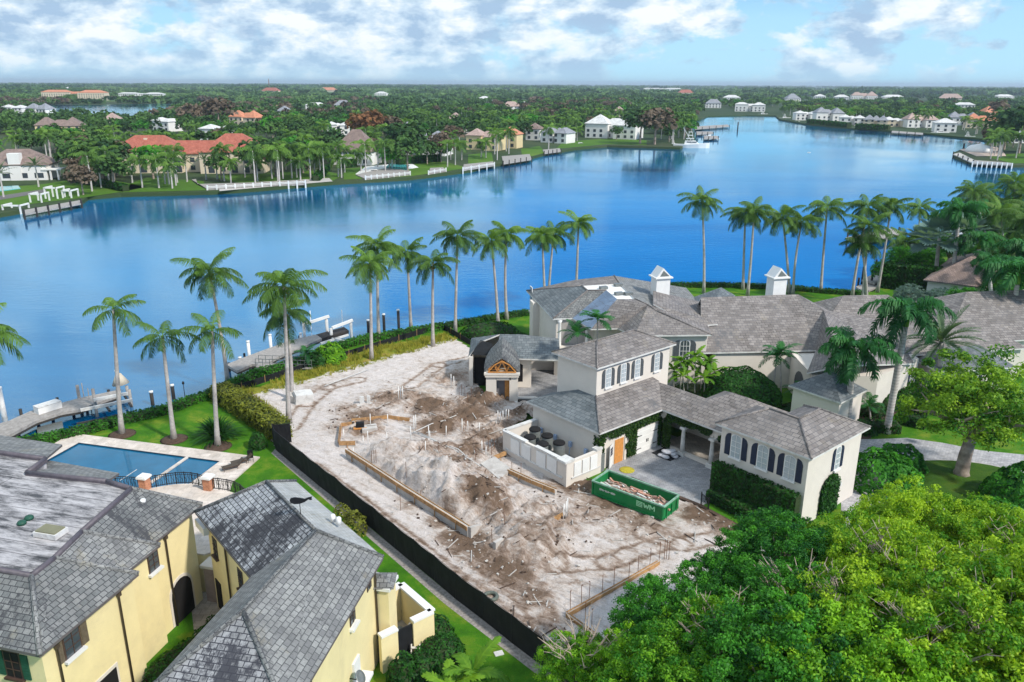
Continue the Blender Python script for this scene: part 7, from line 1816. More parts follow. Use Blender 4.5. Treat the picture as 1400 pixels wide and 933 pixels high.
# ------------------------------------------------------------------ the far bank
views = []
occupied = []          # footprints of the far houses, so that trees keep clear of them
def far_house(x, yb, wpx, d, h, style, rmat, wmat, label, rz=0.0, name='house', group=None, roof_pitch=.35, wings=1, gable=False, floors=2, chim=0, flat=False):
    """x, yb: photo pixel of the middle of the front wall at the ground; wpx: width in pixels"""
    h *= 1.12; c = G(x, yb); dist = c.length; w = wpx*dist/F_PX*math.cos(0.0)*.97
    root = thing(name, label, 'house', tuple(c), 0, group)
    face = math.atan2(-c.x, c.y)*1.0 if rz is None else rz
    X = Matrix.Translation(c) @ Matrix.Rotation(face, 4, 'Z') @ Matrix.Translation((0, d/2, 0))
    occupied.append((c.x, c.y + d/2, w/2 + 2, d/2 + 6, yb)); views.append((x - wpx/2 - 3, x + wpx/2 + 3, yb, (h+2)*F_PX/dist, h > 6.4 or yb > 200 or yb < 140))
    secs = [(0, 0, w, d, h)] if wings == 1 else [(-w*.28, d*.1, w*.44, d*.8, h), (0, d*.25, w*.5, d*.7, h*.82), (w*.29, 0, w*.42, d, h*.94)]
    wall = MB(); wall.M = X; rf = MB(); rf.M = X; sc_ = max(1.0, dist/260)
    for (cx, cy, ww, dd, hh) in secs:
        wall.box((cx, cy, hh/2), (ww, dd, hh))
        if flat: rf.box((cx, cy, hh+.2), (ww+1.2, dd+1.2, .4)); continue
        hx, hy = ww/2+.5, dd/2+.5; rise = min(hx, hy)*roof_pitch*2*.5*2; r = abs(hx-hy)
        if gable: ridge = [(cx-hx, cy, hh+rise), (cx+hx, cy, hh+rise)]
        elif hx >= hy: ridge = [(cx-r, cy, hh+rise), (cx+r, cy, hh+rise)]
        else: ridge = [(cx, cy-r, hh+rise), (cx, cy+r, hh+rise)]
        b = [(cx-hx, cy-hy, hh), (cx+hx, cy-hy, hh), (cx+hx, cy+hy, hh), (cx-hx, cy+hy, hh)]
        pts = b + ridge + [(p[0], p[1], hh-.25) for p in b]
        if gable or hx >= hy: f = [(0, 1, 5, 4), (1, 2, 5), (2, 3, 4, 5), (3, 0, 4)]
        else: f = [(0, 1, 4), (1, 2, 5, 4), (2, 3, 5), (3, 0, 4, 5)]
        f += [(0, 6, 7, 1), (1, 7, 8, 2), (2, 8, 9, 3), (3, 9, 6, 0), (6, 9, 8, 7)]
        rf.add(pts, f)
    wall.build('wall', wmat, root); rf.build('roof', rmat, root)
    n = max(2, int(w/4.2)); fl = max(1, min(floors, int(h/2.7)))
    for i in range(n):
        for j in range(fl):
            xx = -w/2 + w*(i+.5)/n; yy = None
            for (cx, cy, ww, dd, hh) in secs:
                if abs(xx-cx) < ww/2 - .6 and hh > 2.9*(j+1) - .6: yy = cy - dd/2 if yy is None else min(yy, cy - dd/2)
            if yy is None: continue
            m = MB(); m.M = X; ww_ = 1.7 if style != 'modern' else 2.9
            if style == 'arch' and j == 0 and i % 3: plate2 = arch_poly(2.2, 2.6, .9, xx, .3)
            else: plate2 = arch_poly(ww_, 1.7, 0, xx, .8 + 2.95*j)
            m.M = X @ Matrix.Translation((0, yy, 0)); plate(m, [(p[0], p[1]) for p in plate2], .02, -.08); m.build('window', M['farglass'], root)
    for k in range(chim):
        m = MB(); m.M = X; xx = -w*.3 + w*.5*k; m.box((xx, 0, h + 2.0), (1.3, 1.1, 4.2)); m.build('chimney', wmat, root)
    return root, X, w
T_R, T_O, T_B, T_P, T_G, T_W = M['tile_red'], M['tile_orange'], M['tile_brown'], M['tile_pink'], M['tile_grey'], M['tile_white']
FC, FW, FY = M['farcream'], M['farwhite'], M['faryellow']
far_house(258, 238, 190, 17, 7.6, 'arch', T_R, FC, 'long cream mansion with red tile roof and arched ground floor across the water', R(6), 'mansion', wings=3, floors=2, chim=2)
far_house(22, 247, 70, 13, 4.8, 'modern', T_B, FW, 'white modern house with brown hip roof at the left edge across the water', R(10), wings=1, chim=0)
c = G(28, 246); m = MB(); m.box((c.x, c.y-1, 4.6), (3.8, 3.0, 9.2), R(10)); o = m.build('tower_wall', M['farwhite']); o.parent = None; tag(o, 'tall plain white tower wall on the modern house at the left edge', 'tower').name = 'wall_tower'
c = G(72, 246); r = thing('pergola', 'white flat roofed pergola beside the modern house at the left edge', 'pergola', tuple(c))
m = MB(); m.box((c.x, c.y+2, 3.6), (6.5, 6, .45), R(10)); m.build('pergola_roof', M['farwhite'], r)
for dx in (-2.6, 0, 2.6): m = MB(); m.box((c.x+dx, c.y-.6, 1.7), (.5, .5, 3.4)); m.build('post', M['farwhite'], r)
far_house(482, 226, 54, 13, 5.0, 'plain', T_B, FW, 'white house with a steep brown hip roof and small dormer on the far shore', R(-10), wings=1, roof_pitch=.62, chim=0)
far_house(572, 213, 76, 14, 6.6, 'plain', T_G, FW, 'pale two storey house with blue-grey roofs on the far shore', R(-12), wings=3)
far_house(658, 206, 50, 12, 6.6, 'plain', T_P, FY, 'yellow house with pinkish roof half hidden by palms on the far shore', R(-20), wings=3)
far_house(694, 203, 26, 10, 6.5, 'plain', T_O, FY, 'narrow yellow house with orange roof beside the pinkish one', R(-20), wings=1)
far_house(755, 196, 42, 12, 5.5, 'plain', T_G, FW, 'cream single storey house with grey roof and columned porch on the far shore', R(-30), wings=3)
far_house(832, 190, 74, 18, 8.0, 'plain', T_W, FW, 'large bright white house with white gabled roofs near the end of the far shore', R(-25), wings=3)
far_house(728, 192, 20, 9, 6, 'plain', T_B, FW, 'white house with brown roof behind the palms at the far shore', R(-20), wings=1)
far_house(100, 137.5, 74, 22, 13, 'plain', T_O, FC, 'long condominium block with orange roofs beyond the lagoon', R(4), 'apartment_building', wings=3, floors=4, roof_pitch=.2)
far_house(192, 135, 54, 20, 9, 'modern', T_W, FW, 'white clubhouse with rows of windows beyond the lagoon', R(4), 'clubhouse', wings=3, floors=3, roof_pitch=.12)
back = [(80, 185, 52, 5.5, T_B, FY, 'cream house with a brown hip roof among palms behind the left far shore'), (218, 180, 32, 6.5, T_W, FW, 'white gabled house behind the palms at left across the water'), (292, 196, 46, 7, T_W, FW, 'white house behind the red roofed mansion'), (330, 172, 44, 6, T_O, FC, 'house with a bright orange-red roof behind the palms'),
        (385, 160, 14, 5, T_G, FW, 'small grey-blue roofed house behind the palm belt'), (432, 150, 26, 5, T_W, FW, 'low white roofed house behind the palm belt'), (468, 150, 22, 5, T_G, FW, 'pale grey roofed house right of the low white roof'), (463, 185, 30, 6, T_W, FW, 'white gabled house behind the brown hip roof'),
        (636, 182, 20, 5, T_W, FW, 'white roofed house above the grey roofs'), (700, 152, 24, 5, T_P, FW, 'pinkish roofed house deep in the palms'), (716, 148, 14, 5, T_W, FW, 'small white house deep in the palms'), (845, 160, 14, 5, T_P, FC, 'small house with pink roof behind the white houses'), (870, 172, 30, 6, T_G, FW, 'dark roofed house behind the bright white house'),
        (664, 140, 20, 5, T_W, FW, 'distant white roof in the middle of the woods'), (368, 128, 24, 7, T_R, FC, 'distant cream building with red roof beyond the mangroves'), (448, 126, 22, 6, T_O, FC, 'distant pair of orange roofs beyond the mangroves'), (938, 130, 20, 6, T_R, FC, 'distant red roofs right of centre'), (905, 124, 50, 8, T_W, FW, 'distant long white roofed building near the horizon'),
        (15, 156, 30, 6, T_W, FW, 'white house by the lagoon at the left edge'), (48, 158, 34, 6, T_G, FW, 'white and grey house by the lagoon'), (92, 125, 14, 8, T_W, FW, 'distant white block near the horizon on the left'), (1025, 153, 38, 8, T_W, FW, 'white two storey modern house at the head of the channel'),
        (1105, 165, 30, 6, T_W, FW, 'white low house at the start of the right hand shore'), (1135, 168, 34, 8, T_G, FW, 'white house with grey gables on the right hand shore'), (1165, 172, 30, 6, T_W, FW, 'second white house with terraces on the right hand shore'), (1196, 173.5, 28, 5, T_G, FC, 'grey roofed house on the right hand shore'), (1228, 174, 34, 5, T_W, FC, 'long low cream house on the right hand shore'),
        (1262, 175, 36, 6, T_P, FW, 'wide pink roofed house on the right hand shore'), (1292, 181, 24, 6, T_W, FW, 'white house with dark windows near the right hand docks'), (1318, 172, 34, 6, T_G, FW, 'grey roofed house behind the right hand shore'), (1345, 176, 38, 6, T_O, FC, 'house with orange roof at the right hand shore'), (1360, 163, 26, 6, T_O, FC, 'pale orange roof above the right hand shore'),
        (1395, 196, 18, 7, T_W, FW, 'plain white house at the right edge of the far shore'), (1120, 136, 14, 6, T_W, FW, 'small pale blue-white house in the right hand woods'), (1150, 137, 18, 6, T_W, FW, 'white roofed house in the right hand woods'), (1182, 136, 30, 8, T_P, FW, 'white house with pink roofs in the right hand woods'), (1222, 136, 24, 5, T_W, FW, 'long white roof in the right hand woods'), (1085, 140, 18, 6, T_G, FW, 'grey roofed house in the right hand woods'), (1318, 150, 22, 6, T_W, FW, 'white gabled house in the far right woods'), (1300, 138, 26, 5, T_P, FC, 'pinkish roofs in the far right woods'), (1375, 135, 20, 5, T_W, FW, 'white roof far away at the right edge'), (520, 131, 16, 5, T_W, FW, 'tiny white roof beyond the mangroves'), (1000, 138, 22, 6, T_W, FW, 'white house behind the channel head'), (975, 148, 20, 6, T_G, FW, 'grey roofed house left of the channel head'), (560, 196, 26, 6, T_G, FW, 'grey roof behind the blue-grey roofed house'),
        (620, 172, 16, 5, T_P, FC, 'small pink roof in the palm belt'), (150, 176, 20, 5, T_P, FC, 'small tan roof in the palm belt at left')]
for (x, y, w, h, rm, wm, lab) in back: far_house(x, y, w, 13 if y > 140 else 22, h, 'plain', rm, wm, lab, R(rnd.uniform(-25, 15)), wings=1 if w < 28 else 3, floors=2, roof_pitch=.42 if rm is not T_W else .22)
# four slim towers on the horizon
for k, x in enumerate((1021, 1027, 1032, 1037)):
    c = G(x, 115.6, 0); c = Vector((c.x, c.y, 0)) if c.length < 14000 else c.normalized()*11000; m = MB(); m.box((c.x, c.y, 35), (38 if k != 2 else 26, 30, 70 + 12*(k % 2))); tag(m.build('tower_block', M['farwhite']), ['leftmost', 'second', 'third', 'rightmost'][k] + ' of four slim tower blocks on the right horizon', 'tower', 'tower blocks on the horizon')
c = G(368, 119); m = MB(); m.tube([(c.x*.55, c.y*.55, 0), (c.x*.55, c.y*.55, 48)], [3.0, 1.2], 8); tag(m.build('antenna_mast', M['rust']), 'tall thin mast above the woods at left', 'mast')

# docks, boats on the far bank
def far_dock(pxs, label, posts=8, th=.5, rail=True, mat=None, h=1.5):
    P = [G(x, y, .3) for x, y in pxs]; root = thing('dock', label, 'dock', tuple(P[0]))
    m = MB(); m.prism([(p.x, p.y) for p in P], -.1, .35); m.build('deck', mat or M['deckwood'], root)
    a, b = P[0], P[1]
    for k in range(posts):
        p = a.lerp(b, k/(posts-1)); m = MB(); m.box((p.x, p.y-.3, .1), (.4, .4, 1.5 + h)); m.build('piling', M['white'] if rail else M['pile'], root)
    if rail: m = MB(); m.bar((a.x, a.y-.3, 1.15), (b.x, b.y-.3, 1.15), .14); m.bar((a.x, a.y-.3, .75), (b.x, b.y-.3, .75), .10); m.build('railing', M['white'], root)
far_dock([(284, 259), (418, 251.5), (420, 247.5), (270, 252), (268, 245), (262, 246)], 'long white railed dock below the red roofed mansion', 12)
far_dock([(34, 293), (112, 278), (110, 274), (30, 288)], 'brown dock with white boat lifts at the left of the far shore', 6, mat=M['deckwood'], rail=False)
far_dock([(500, 245), (561, 239), (562, 234), (528, 230), (486, 239)], 'broad pale dock and terrace below the brown hip roof', 9)
far_dock([(586, 238), (610, 234), (606, 229), (588, 230)], 'small white boat lift dock right of the broad pale dock', 4)
far_dock([(633, 233), (676, 226), (674, 221), (634, 225)], 'white boat lift dock before the yellow house', 5)
far_dock([(688, 224), (727, 218), (724, 211), (686, 214)], 'brown weathered dock on a rocky point', 6, rail=False)
far_dock([(744, 210), (767, 207), (765, 203), (742, 205)], 'brown dock below the columned porch', 5, rail=False)
far_dock([(952, 184), (975, 183), (974, 180), (952, 180)], 'first short dock along the channel side', 4, rail=False)
far_dock([(950, 177), (997, 173), (995, 170.5), (950, 173)], 'long narrow dock reaching into the channel', 6, rail=False)
far_dock([(962, 190), (982, 189), (981, 186), (962, 186)], 'second short dock behind the white yacht', 4, rail=False)
far_dock([(1218, 181.5), (1262, 184.5), (1262, 182), (1220, 179)], 'pale dock on the right hand shore', 5, rail=False)
far_dock([(1329, 224), (1383, 226.5), (1383, 223), (1330, 219)], 'pale railed dock along the sandy point on the right', 9, mat=M['deckwood'], h=1.0)
far_dock([(1303, 211), (1330, 223), (1332, 219), (1312, 209)], 'curved seawall walk at the tip of the sandy point', 5, rail=False, mat=M['concrete'])
sheet('sandy_point', PX([(1312, 205), (1345, 199), (1368, 203), (1376, 214), (1335, 214)]), .1, plain('pinkish_sand', (.55, .43, .36), .9, .15, .1))
c = G(1338, 208); m = MB(); m.lathe(tuple(c), [(6.5, 0), (6.3, 1.5), (4.5, 3.2), (.3, 4.2)], 10); tag(m.build('tent', M['white']), 'white domed tent on the sandy point at right', 'tent')
# stepped white lifts at the left far dock
for k, (x, y, w) in enumerate([(22, 286, 20), (55, 276, 13), (76, 271, 14), (97, 270, 10)]):
    c = G(x, y, 0); wm = w*c.length/F_PX; r = thing('boat_lift', ['low white boat lift at the left end of the brown dock', 'white boat lift second from the left on the brown dock', 'tallest white boat lift on the brown dock', 'white boat lift at the right end of the brown dock'][k], 'boat lift', tuple(c), 0, 'white boat lifts on the far left dock'); hh = (1.8, 3.0, 3.8, 2.8)[k]
    for sx in (-1, 1):
        for sy in (-1, 1): m = MB(); m.box((c.x + sx*wm/2, c.y + sy*2, hh/2-1), (.35, .35, hh+1)); m.build('lift_post', M['white'], r)
        m = MB(); m.box((c.x + sx*wm/2, c.y, hh-.6), (.4, 4.4, .4)); m.build('lift_beam', M['white'], r)
    m = MB(); m.box((c.x, c.y-2, hh-.6), (wm, .4, .4)); m.build('cross_beam', M['white'], r)
def boat(x, y, wpx, label, rz=0.0, tall=False, name='motor_boat'):
    c = G(x, y, WZ); L = wpx*c.length/F_PX; root = thing(name, label, 'boat', tuple(c), rz)
    def hullsec(t, wd, z): return [(L*(t-.5), -wd/2, z), (L*(t-.5), wd/2, z)]
    W = L*.27; vs_ = []; fs = []
    prof = [(0, .82, 0), (.35, 1.0, 0), (.7, .8, .06), (.9, .4, .14), (1.0, .03, .2)]
    for t, k, up in prof:
        z1 = L*(.10+.5*up*.5); vs_ += [(L*(t-.5), -W/2*k*.75, 0), (L*(t-.5), -W/2*k, z1), (L*(t-.5), W/2*k, z1), (L*(t-.5), W/2*k*.75, 0)]
    for i in range(len(prof)-1):
        for j in range(4): a = i*4+j; b2 = i*4+(j+1) % 4; fs.append((a, b2, b2+4, a+4))
    fs += [(3, 2, 1, 0), (16, 17, 18, 19)]
    m = MB(); m.add(vs_, fs); o = m.build('hull', M['white']); o.parent = root
    m = MB(); hz = L*.10
    m.add([(-L*.2, -W*.36, hz), (L*.22, -W*.33, hz), (L*.22, W*.33, hz), (-L*.2, W*.36, hz), (-L*.18, -W*.28, hz+L*.1), (L*.1, -W*.26, hz+L*.1), (L*.1, W*.26, hz+L*.1), (-L*.18, W*.28, hz+L*.1)], [(0, 1, 5, 4), (1, 2, 6, 5), (2, 3, 7, 6), (3, 0, 4, 7), (4, 5, 6, 7)])
    o = m.build('cabin', M['white']); o.parent = root
    m = MB(); m.box((L*.0, 0, hz + L*.065), (L*.27, W*.66, L*.03)); o = m.build('windscreen', M['farglass']); o.parent = root
    if tall:
        m = MB()
        for z, s in ((.1, 1.0), (.19, .7), (.28, .45)): m.box((-L*.05, 0, hz + L*(z+.055)), (L*.22*s, W*.6*s, L*.012))
        for sx in (-.12, .04):
            for sy in (-.2, .2): m.bar((L*sx, W*sy, hz + L*.1), (L*(sx*.5-.02), W*sy*.5, hz + L*.34), L*.008)
        o = m.build('flybridge_tower', M['white']); o.parent = root
        m = MB(); m.bar((L*.05, W*.3, hz), (-L*.25, W*.8, hz + L*.45), L*.005); m.bar((L*.05, -W*.3, hz), (-L*.25, -W*.8, hz + L*.45), L*.005); o = m.build('outrigger', M['white']); o.parent = root
boat(945, 202.5, 46, 'large white sport fishing yacht with tall tower moored at the end of the far shore', R(-12), True, 'yacht')
boat(921, 199.5, 16, 'smaller pale blue and white boat on a lift left of the yacht', R(20), True)
boat(794, 199, 18, 'white motor boat covered on a lift at the far shore', R(10))
boat(966, 186, 13, 'small boat under cover between the channel docks', R(15))
boat(978, 190.5, 10, 'little boat at the end of the second channel dock', R(0))
boat(1043, 157.5, 12, 'white boat moored at the head of the channel', R(0), True)
boat(1073, 163, 14, 'white boat at the start of the right hand shore', R(0), True)
boat(1092, 168, 9, 'small white boat beside the first right hand dock', R(90))
boat(1285, 183.8, 20, 'white motor boat at the right hand docks', R(-10)); boat(1323, 189, 16, 'sailing boat with bare mast near the right hand docks', R(-10), True, 'sailing_boat'); boat(1106, 209, 4, 'tiny white boat out on the open bay', R(0))
boat(512, 238, 30, 'white covered boat lying at the broad pale dock', R(-5))
for (x, y, yt, lab) in ((1008.5, 177, 167, 'dark channel marker post in the middle of the channel'), (1317, 205, 196, 'dark mooring post by the sandy point')):
    b = G(x, y, WZ); t_ = atdepth(x, yt, b.y); m = MB(); m.tube([(b.x, b.y, WZ-.5), (b.x, b.y, t_.z)], .5, 8); tag(m.build('marker_post', M['pile']), lab, 'post')
pl = PX([(525, 232), (556, 233), (560, 226), (532, 224)], .2); s = thing('swimming_pool', 'turquoise pool on the terrace behind the broad pale dock', 'pool', tuple(G(540, 229))); m = MB(); m.prism([p[:2] for p in pl], .05, .25); m.build('pool_water', M['turq'], s)
pl = PX([(486, 238), (530, 236), (572, 229), (560, 222), (500, 228)], .15); sheet('pool_terrace', pl, .15, M['white'], thick=.1)
pl = PX([(-5, 262), (28, 258), (25, 254), (-10, 256)], .2); s = thing('swimming_pool', 'pale turquoise pool in front of the modern house at the left edge', 'pool', tuple(G(10, 258))); m = MB(); m.prism([p[:2] for p in pl], .05, .25); m.build('pool_water', M['turq'], s)
sheet('dark_boardwalk', PX([(-10, 276), (64, 263), (62, 259), (-10, 270)]), .12, M['fascia'])
hedge([G(100, 249), G(150, 257), G(172, 262)], 2.5, 2.0, M['hedge'], 'hedge dividing the left far lawn from the red roofed mansion', dens=4, leaf=.5, seed=71)
hedge([G(432, 248), G(442, 238), G(447, 232)], 2.5, 2.0, M['hedge'], 'hedge beside the white house across the water', dens=4, leaf=.5, seed=72)
hedge([G(465, 230), G(485, 228)], 3, 3.0, M['hedge'], 'clipped green hedge at the foot of the brown hip roof', dens=4, leaf=.5, seed=73)
hedge([G(545, 226), G(600, 221)], 3, 3.0, M['hedge'], 'dark hedge left of the blue-grey roofed house garden', dens=4, leaf=.5, seed=74)
for k, (x0, y0, x1, y1) in enumerate([(1106, 169, 1160, 174.5), (1172, 176, 1214, 178), (1225, 172, 1245, 173)]):
    hedge([G(x0, y0), G(x1, y1)], 5, 3.5, M['hedge'], ['mangrove fringe at the start of the right hand shore', 'second mangrove fringe on the right hand shore', 'hedge before the long low cream house'][k], dens=1.2, leaf=1.0, seed=75+k)

# ---- far palms and trees: individuals near the bank, one mass beyond
def far_tree_mesh(seed, n, R0, rh, size, clumps):
    rs = np.random.RandomState(seed); C = []; O = []; T = []
    for k in range(clumps):
        z = 1 - 1.5*((k+.5)/clumps); a = k*2.4 + rs.uniform(-.4, .4); rr = math.sqrt(max(0, 1-z*z))
        c = np.array([rr*math.cos(a)*R0, rr*math.sin(a)*R0, z*rh])*rs.uniform(.6, 1.0); m_ = n//clumps
        d = unit(rs.normal(size=(m_, 3))); d[:, 2] = np.abs(d[:, 2]); C.append(c + d*R0*.34); O.append(d); T.append(np.full(m_, rs.uniform(.2, .8)) + rs.uniform(-.2, .2, m_))
    C = np.concatenate(C); O = np.concatenate(O); V, Q = leaf_quads(C, size, .5, rs, O*1.2, .8); return V, Q, np.clip(np.concatenate(T), 0, 1)
FT = []
for i in range(4):
    V, Q, T = far_tree_mesh(200+i, 520, 4.6, 3.4, .62, 22)
    for nm, mt in (('dark', M['farleaf']), ('brown', M['brownleaf']), ('rust', M['rustleaf']), ('mid', M['leafdark'])): crown_mesh(('ft', i, nm), V, Q, T, mt)
mt_ = MB(); mt_.tube([(0, 0, 0), (0, 0, 3), (.2, .1, 6)], [.35, .28, .15], 5); _o = mt_.build('trunk', M['bark']); FTR = _o.data; bpy.data.objects.remove(_o)
def pal_trunk(h):
    q = MB(); q.tube([(0, 0, 0), (.1, 0, h*.5), (0, 0, h)], [.32, .24, .2], 5); o = q.build('trunk', M['royaltrunk']); d = o.data; bpy.data.objects.remove(o); return d
PT = {h: pal_trunk(h) for h in (5, 7, 9, 11)}
def far_palm(p, h, sc, label, group, date=False):
    r = thing('palm_tree', label, 'palm tree', p, 0, group); put(PT[h], 'trunk', r)
    k = rnd.randrange(2 if date else 3); put(CROWN[('fardate' if date else 'farcoco', k)], 'crown', r, (0, 0, h), rnd.uniform(0, 6.28), sc)
def far_tree(p, sc, kind, label, group):
    r = thing('broadleaf_tree', label, 'tree', p, 0, group); put(FTR, 'trunk', r, sc=sc); put(CROWN[('ft', rnd.randrange(4), kind)], 'crown', r, (0, 0, 5.6*sc), rnd.uniform(0, 6.28), sc)
def hides(x, y, dist, h, rs, r=4.5):
    hp = h*F_PX/dist
    for (x0, x1, yb, hh, main) in views:
        cw = r*F_PX/dist
        if x < 112 and y > 226: return True
        if x0 - cw < x < x1 + cw and y > yb - 1 and y - hp < yb - hh*.25 and (main or rs.random() < .6): return rs.random() < (.93 if h < 9 else .72)
    if 60 < x < 250 and y > 156 and y - hp < 156: return rs.random() < .85
    if 250 < x < 335 and y > 143 and y - hp < 141: return rs.random() < .6
    return False
def clear(p, extra=0.0):
    for (x, y, hx, hy, yb) in occupied:
        if abs(p.x-x) < hx + extra and abs(p.y-y) < hy + extra: return False
    return True
farpoly2 = [(p[0], p[1]) for p in far_poly]
lake_poly = [(p[0], p[1]) for p in PX([(60, 143.2), (130, 143.6), (245, 141.5), (330, 139.5), (335, 143), (245, 151), (200, 158), (78, 160), (48, 150)])]
# hand placed, in front of or beside the houses (date palms before the mansion, palms on the lawns)
for k, (x, y) in enumerate([(226, 252), (256, 249), (282, 246), (297, 245), (335, 243), (53, 256), (5, 270), (181, 250)]):
    far_palm(G(x, y), 7, 1.15, ['leftmost date palm before the cream mansion', 'second date palm before the cream mansion', 'date palm before the arches of the cream mansion', 'date palm right of the arches', 'date palm at the right end of the cream mansion', 'date palm by the pergola on the left far lawn', 'date palm at the left edge across the water', 'broad date palm at the left corner of the cream mansion'][k], 'date palms on the far shore', True)
for k, (x, y, h) in enumerate([(352, 247, 9), (372, 245, 9), (387, 245, 11), (406, 243, 9), (424, 242, 9), (438, 241, 7), (443, 244, 11), (467, 243, 7), (528, 224, 7), (541, 225, 5), (521, 222, 7)]):
    far_palm(G(x, y), h, 1.2, ['palm on the lawn right of the cream mansion', 'second palm right of the cream mansion', 'tallest palm right of the cream mansion', 'palm midway between the mansion and the brown hip roof', 'palm left of the hedge across the water', 'short palm at the hedge across the water', 'leaning palm behind the rocky revetment', 'short palm beside the pale dock', 'yellowish palm beside the turquoise pool', 'low palm at the turquoise pool', 'palm behind the turquoise pool'][k], 'lawn palms across the water')
zones = [(-60, 150, 'at the left across the water'), (150, 350, 'round the cream mansion across the water'), (350, 520, 'round the brown hip roofed house'), (520, 640, 'round the blue-grey roofed house'), (640, 780, 'round the yellow far shore houses'), (780, 960, 'by the bright white far shore houses'), (960, 1100, 'at the head of the channel'), (1100, 1260, 'on the right hand shore'), (1260, 1420, 'at the right end of the far shore')]
def zone(x):
    for a, b, n in zones:
        if a <= x < b: return n
    return 'beyond the picture edge'
def shore_y(x):
    pts = [p for p in far_shore if -200 < p[0] < 1500]
    best = None
    for (x0, y0), (x1, y1) in zip(far_shore[:-1], far_shore[1:]):
        if min(x0, x1) <= x <= max(x0, x1) and x1 != x0:
            y = y0 + (y1-y0)*(x-x0)/(x1-x0); best = y if best is None else min(best, y)
    return best or 200
placed = []
def try_place(x, y, mind):
    p = G(x, y)
    if not inpoly(p.x, p.y, farpoly2) or inpoly(p.x, p.y, lake_poly) or not clear(p): return None
    for q in placed[-400:]:
        if (q-p).length < mind: return None
    placed.append(p); return p
rr_ = random.Random(21)
np_, nt_ = 0, 0
tries = 0
while np_ < 285 and tries < 20000:
    tries += 1; x = rr_.uniform(-30, 1420); sy = shore_y(x); y = sy - 5 - (rr_.random()**1.5)*(70 if x < 900 else 34)
    if y < 146 + (6 if x < 400 else 0): continue
    if rr_.random() > (.9 if y > 165 else .5): continue
    if hides(x, y, G(x, y).length, 13, rr_): continue
    p = try_place(x, y, 4)
    if p is None: continue
    h = rr_.choice((7, 9, 11, 11)); far_palm(p, h, rr_.uniform(1.0, 1.35), 'tall palm among the palms ' + zone(x), 'palms ' + zone(x)); np_ += 1
tries = 0
while nt_ < 250 and tries < 20000:
    tries += 1; x = rr_.uniform(-30, 1420); sy = shore_y(x); y = sy - 6 - (rr_.random()**1.2)*(75 if x < 900 else 36)
    if y < 144: continue
    if hides(x, y, G(x, y).length, 10, rr_): continue
    p = try_place(x, y, 6)
    if p is None: continue
    k = rr_.random(); kind = 'brown' if (k < .14 or (k < .4 and 150 < y < 172 and x < 700)) else ('mid' if k > .82 else 'dark')
    far_tree(p, rr_.uniform(.8, 1.35), kind, {'brown': 'bare brown tree ', 'mid': 'bright green bushy tree ', 'dark': 'dark green bushy tree '}[kind] + zone(x), {'brown': 'bare brown trees ', 'mid': 'bright green trees ', 'dark': 'dark green trees '}[kind] + zone(x)); nt_ += 1
for (x, y, s, kind, lab) in [(300, 178, 2.3, 'brown', 'big bare russet tree behind the palm belt at left'), (263, 176, 1.8, 'brown', 'bare brown tree left of the big russet tree'), (508, 196, 1.9, 'rust', 'rust orange tree behind the brown hip roof'), (492, 194, 1.6, 'rust', 'smaller rust orange tree beside it'), (535, 195, 1.5, 'brown', 'brown tree right of the rust orange trees'), (895, 198, 2.1, 'brown', 'wide reddish brown tree at the end of the far shore'), (875, 197, 2.0, 'dark', 'wide dark tree left of the reddish brown tree'), (915, 192, 1.8, 'dark', 'dark tree behind the yacht'), (1372, 205, 2.2, 'dark', 'large dark tree on the sandy point'), (1392, 210, 2.4, 'dark', 'broad dark tree right of the tent'), (1362, 165, 2.0, 'brown', 'purple-brown bare tree in the right hand woods'), (603, 222, 1.3, 'brown', 'brown shrubby tree by the small boat lift'),
                             (125, 247, 1.4, 'dark', 'dark tree left of the cream mansion, nearest the lawn'), (140, 245, 1.5, 'dark', 'dark tree left of the cream mansion, second from the lawn'), (156, 246, 1.4, 'dark', 'dark tree against the left wall of the cream mansion'), (110, 243, 1.4, 'dark', 'dark tree beside the pergola'), (563, 218, 1.6, 'dark', 'dark tree left of the blue-grey roofed house'), (548, 214, 1.6, 'dark', 'dark tree behind the turquoise pool')]:
    far_tree(G(x, y), s, kind, lab, None)

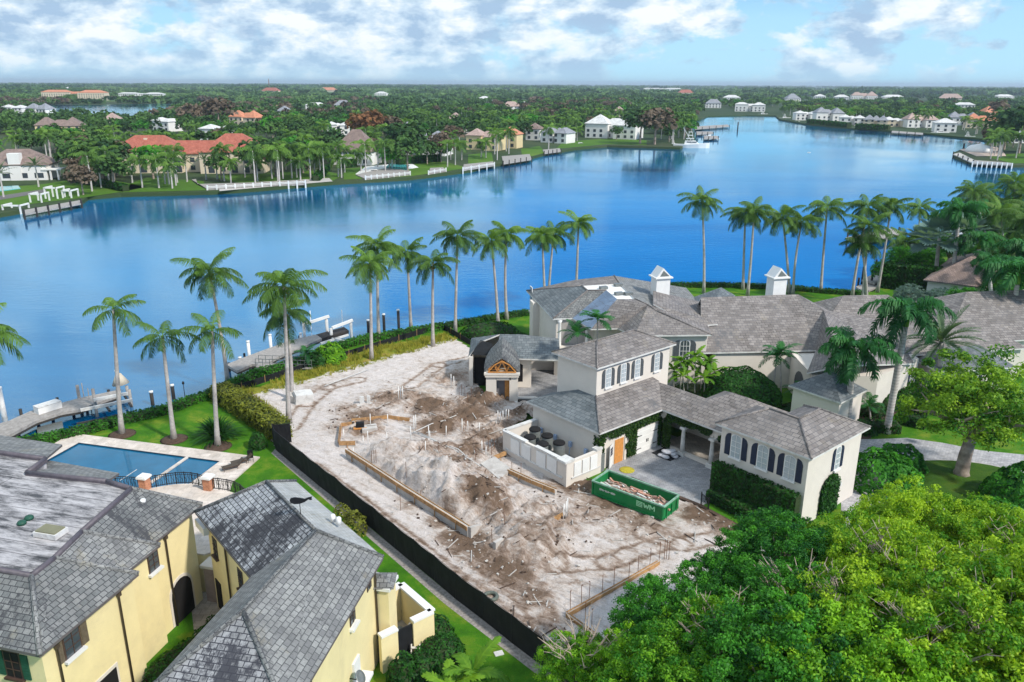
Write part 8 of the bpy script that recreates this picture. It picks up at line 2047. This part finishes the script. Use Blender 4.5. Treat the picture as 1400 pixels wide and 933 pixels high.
def mass(name, label, gen, mat, n_leaf, size):
    C = []; Tn = []
    rs = np.random.RandomState(31)
    for (p, r, h, t) in gen:
        d = unit(rs.normal(size=(n_leaf, 3))); d[:, 2] = np.abs(d[:, 2]); C.append(np.array([p.x, p.y, h*.45])[None] + d*np.array([r, r, h*.55])[None]*rs.uniform(.75, 1.1, (n_leaf, 1))); Tn.append(np.clip(t + rs.uniform(-.18, .18, n_leaf), 0, 1))
    C = np.concatenate(C); S = np.repeat([size*g[1]/5 for g in gen], n_leaf)
    V, Q = leaf_quads(C, S, .8, rs, None, .8)
    o = fast_mesh(name, V, Q, mat, np.concatenate(Tn)); tag(o, label, 'forest', None, 'stuff')
def gen_forest(n, y_lo, y_hi, r_lo, r_hi, keep, seed, hmul=1.0, power=1.0):
    rs = random.Random(seed); out = []; tries = 0
    while len(out) < n and tries < n*12:
        tries += 1; x = rs.uniform(-80, 1480); y = y_lo + (y_hi-y_lo)*rs.random()**power; p = G(x, y)
        if not inpoly(p.x, p.y, farpoly2) or inpoly(p.x, p.y, lake_poly) or not keep(x, y, p): continue
        if not clear(p, 2 if y > 140 else 0): continue
        k = p.y/420.0; r = rs.uniform(r_lo, r_hi)*max(1.0, min(5, k*.6))
        if hides(x, y, p.length - r, 8.5, rs, r): continue
        out.append((p, r, rs.uniform(6.5, 10.5)*hmul, .45 + .4*noise.noise(p*.004) + rs.uniform(-.42, .42)))
    return out
band = lambda x, y, p: True
mass('woodland', 'dark green wooded suburb filling the land behind the far shore houses', gen_forest(2600, 131, 185, 3.5, 5.5, lambda x, y, p: y < shore_y(x) - 9, 5, 1.0, .8), M['farleaf'], 56, 1.4)
mass('distant_woodland', 'dark blue-green woods along the whole horizon', gen_forest(2600, 116.0, 131, 4.5, 7, lambda x, y, p: not (122.5 < y < 130.5 and 60 < x < 1150 and noise.noise(Vector((x*.01, y*.2, 0))) < .2), 6, 1.0, 1.1), M['farleaf'], 26, 2.6)
mass('mangrove', 'smooth lighter green mangroves in the middle distance', gen_forest(1300, 121.5, 142, 5, 7, lambda x, y, p: (y < 134 - (x-600)**2*0 or x < 480) and not (x > 1100 and y > 130), 7, .5), M['farolive'], 26, 2.2)
mass('bare_woodland', 'brown leafless woods in the middle distance at left', gen_forest(420, 139, 166, 4, 6, lambda x, y, p: (x < 520 or 640 < x < 860) and noise.noise(Vector((x*.02, y*.1, 2))) > 0, 8, .95), M['brownleaf'], 40, 1.6)

# ------------------------------------------------------------------ air
t = bpy.data.materials.new('haze_air'); t.use_nodes = True; t.node_tree.nodes.clear()
ou = t.node_tree.nodes.new('ShaderNodeOutputMaterial'); pv = t.node_tree.nodes.new('ShaderNodeVolumePrincipled'); pv.inputs['Color'].default_value = (.74, .88, 1.0, 1); pv.inputs['Density'].default_value = 0.000085; pv.inputs['Anisotropy'].default_value = .2
t.node_tree.links.new(pv.outputs[0], ou.inputs['Volume'])
m = MB(); m.box((0, 14900, 40), (62000, 32200, 90)); hz = m.build('haze', t); hz['kind'] = 'stuff'; hz['label'] = 'pale blue haze over the distant woods'
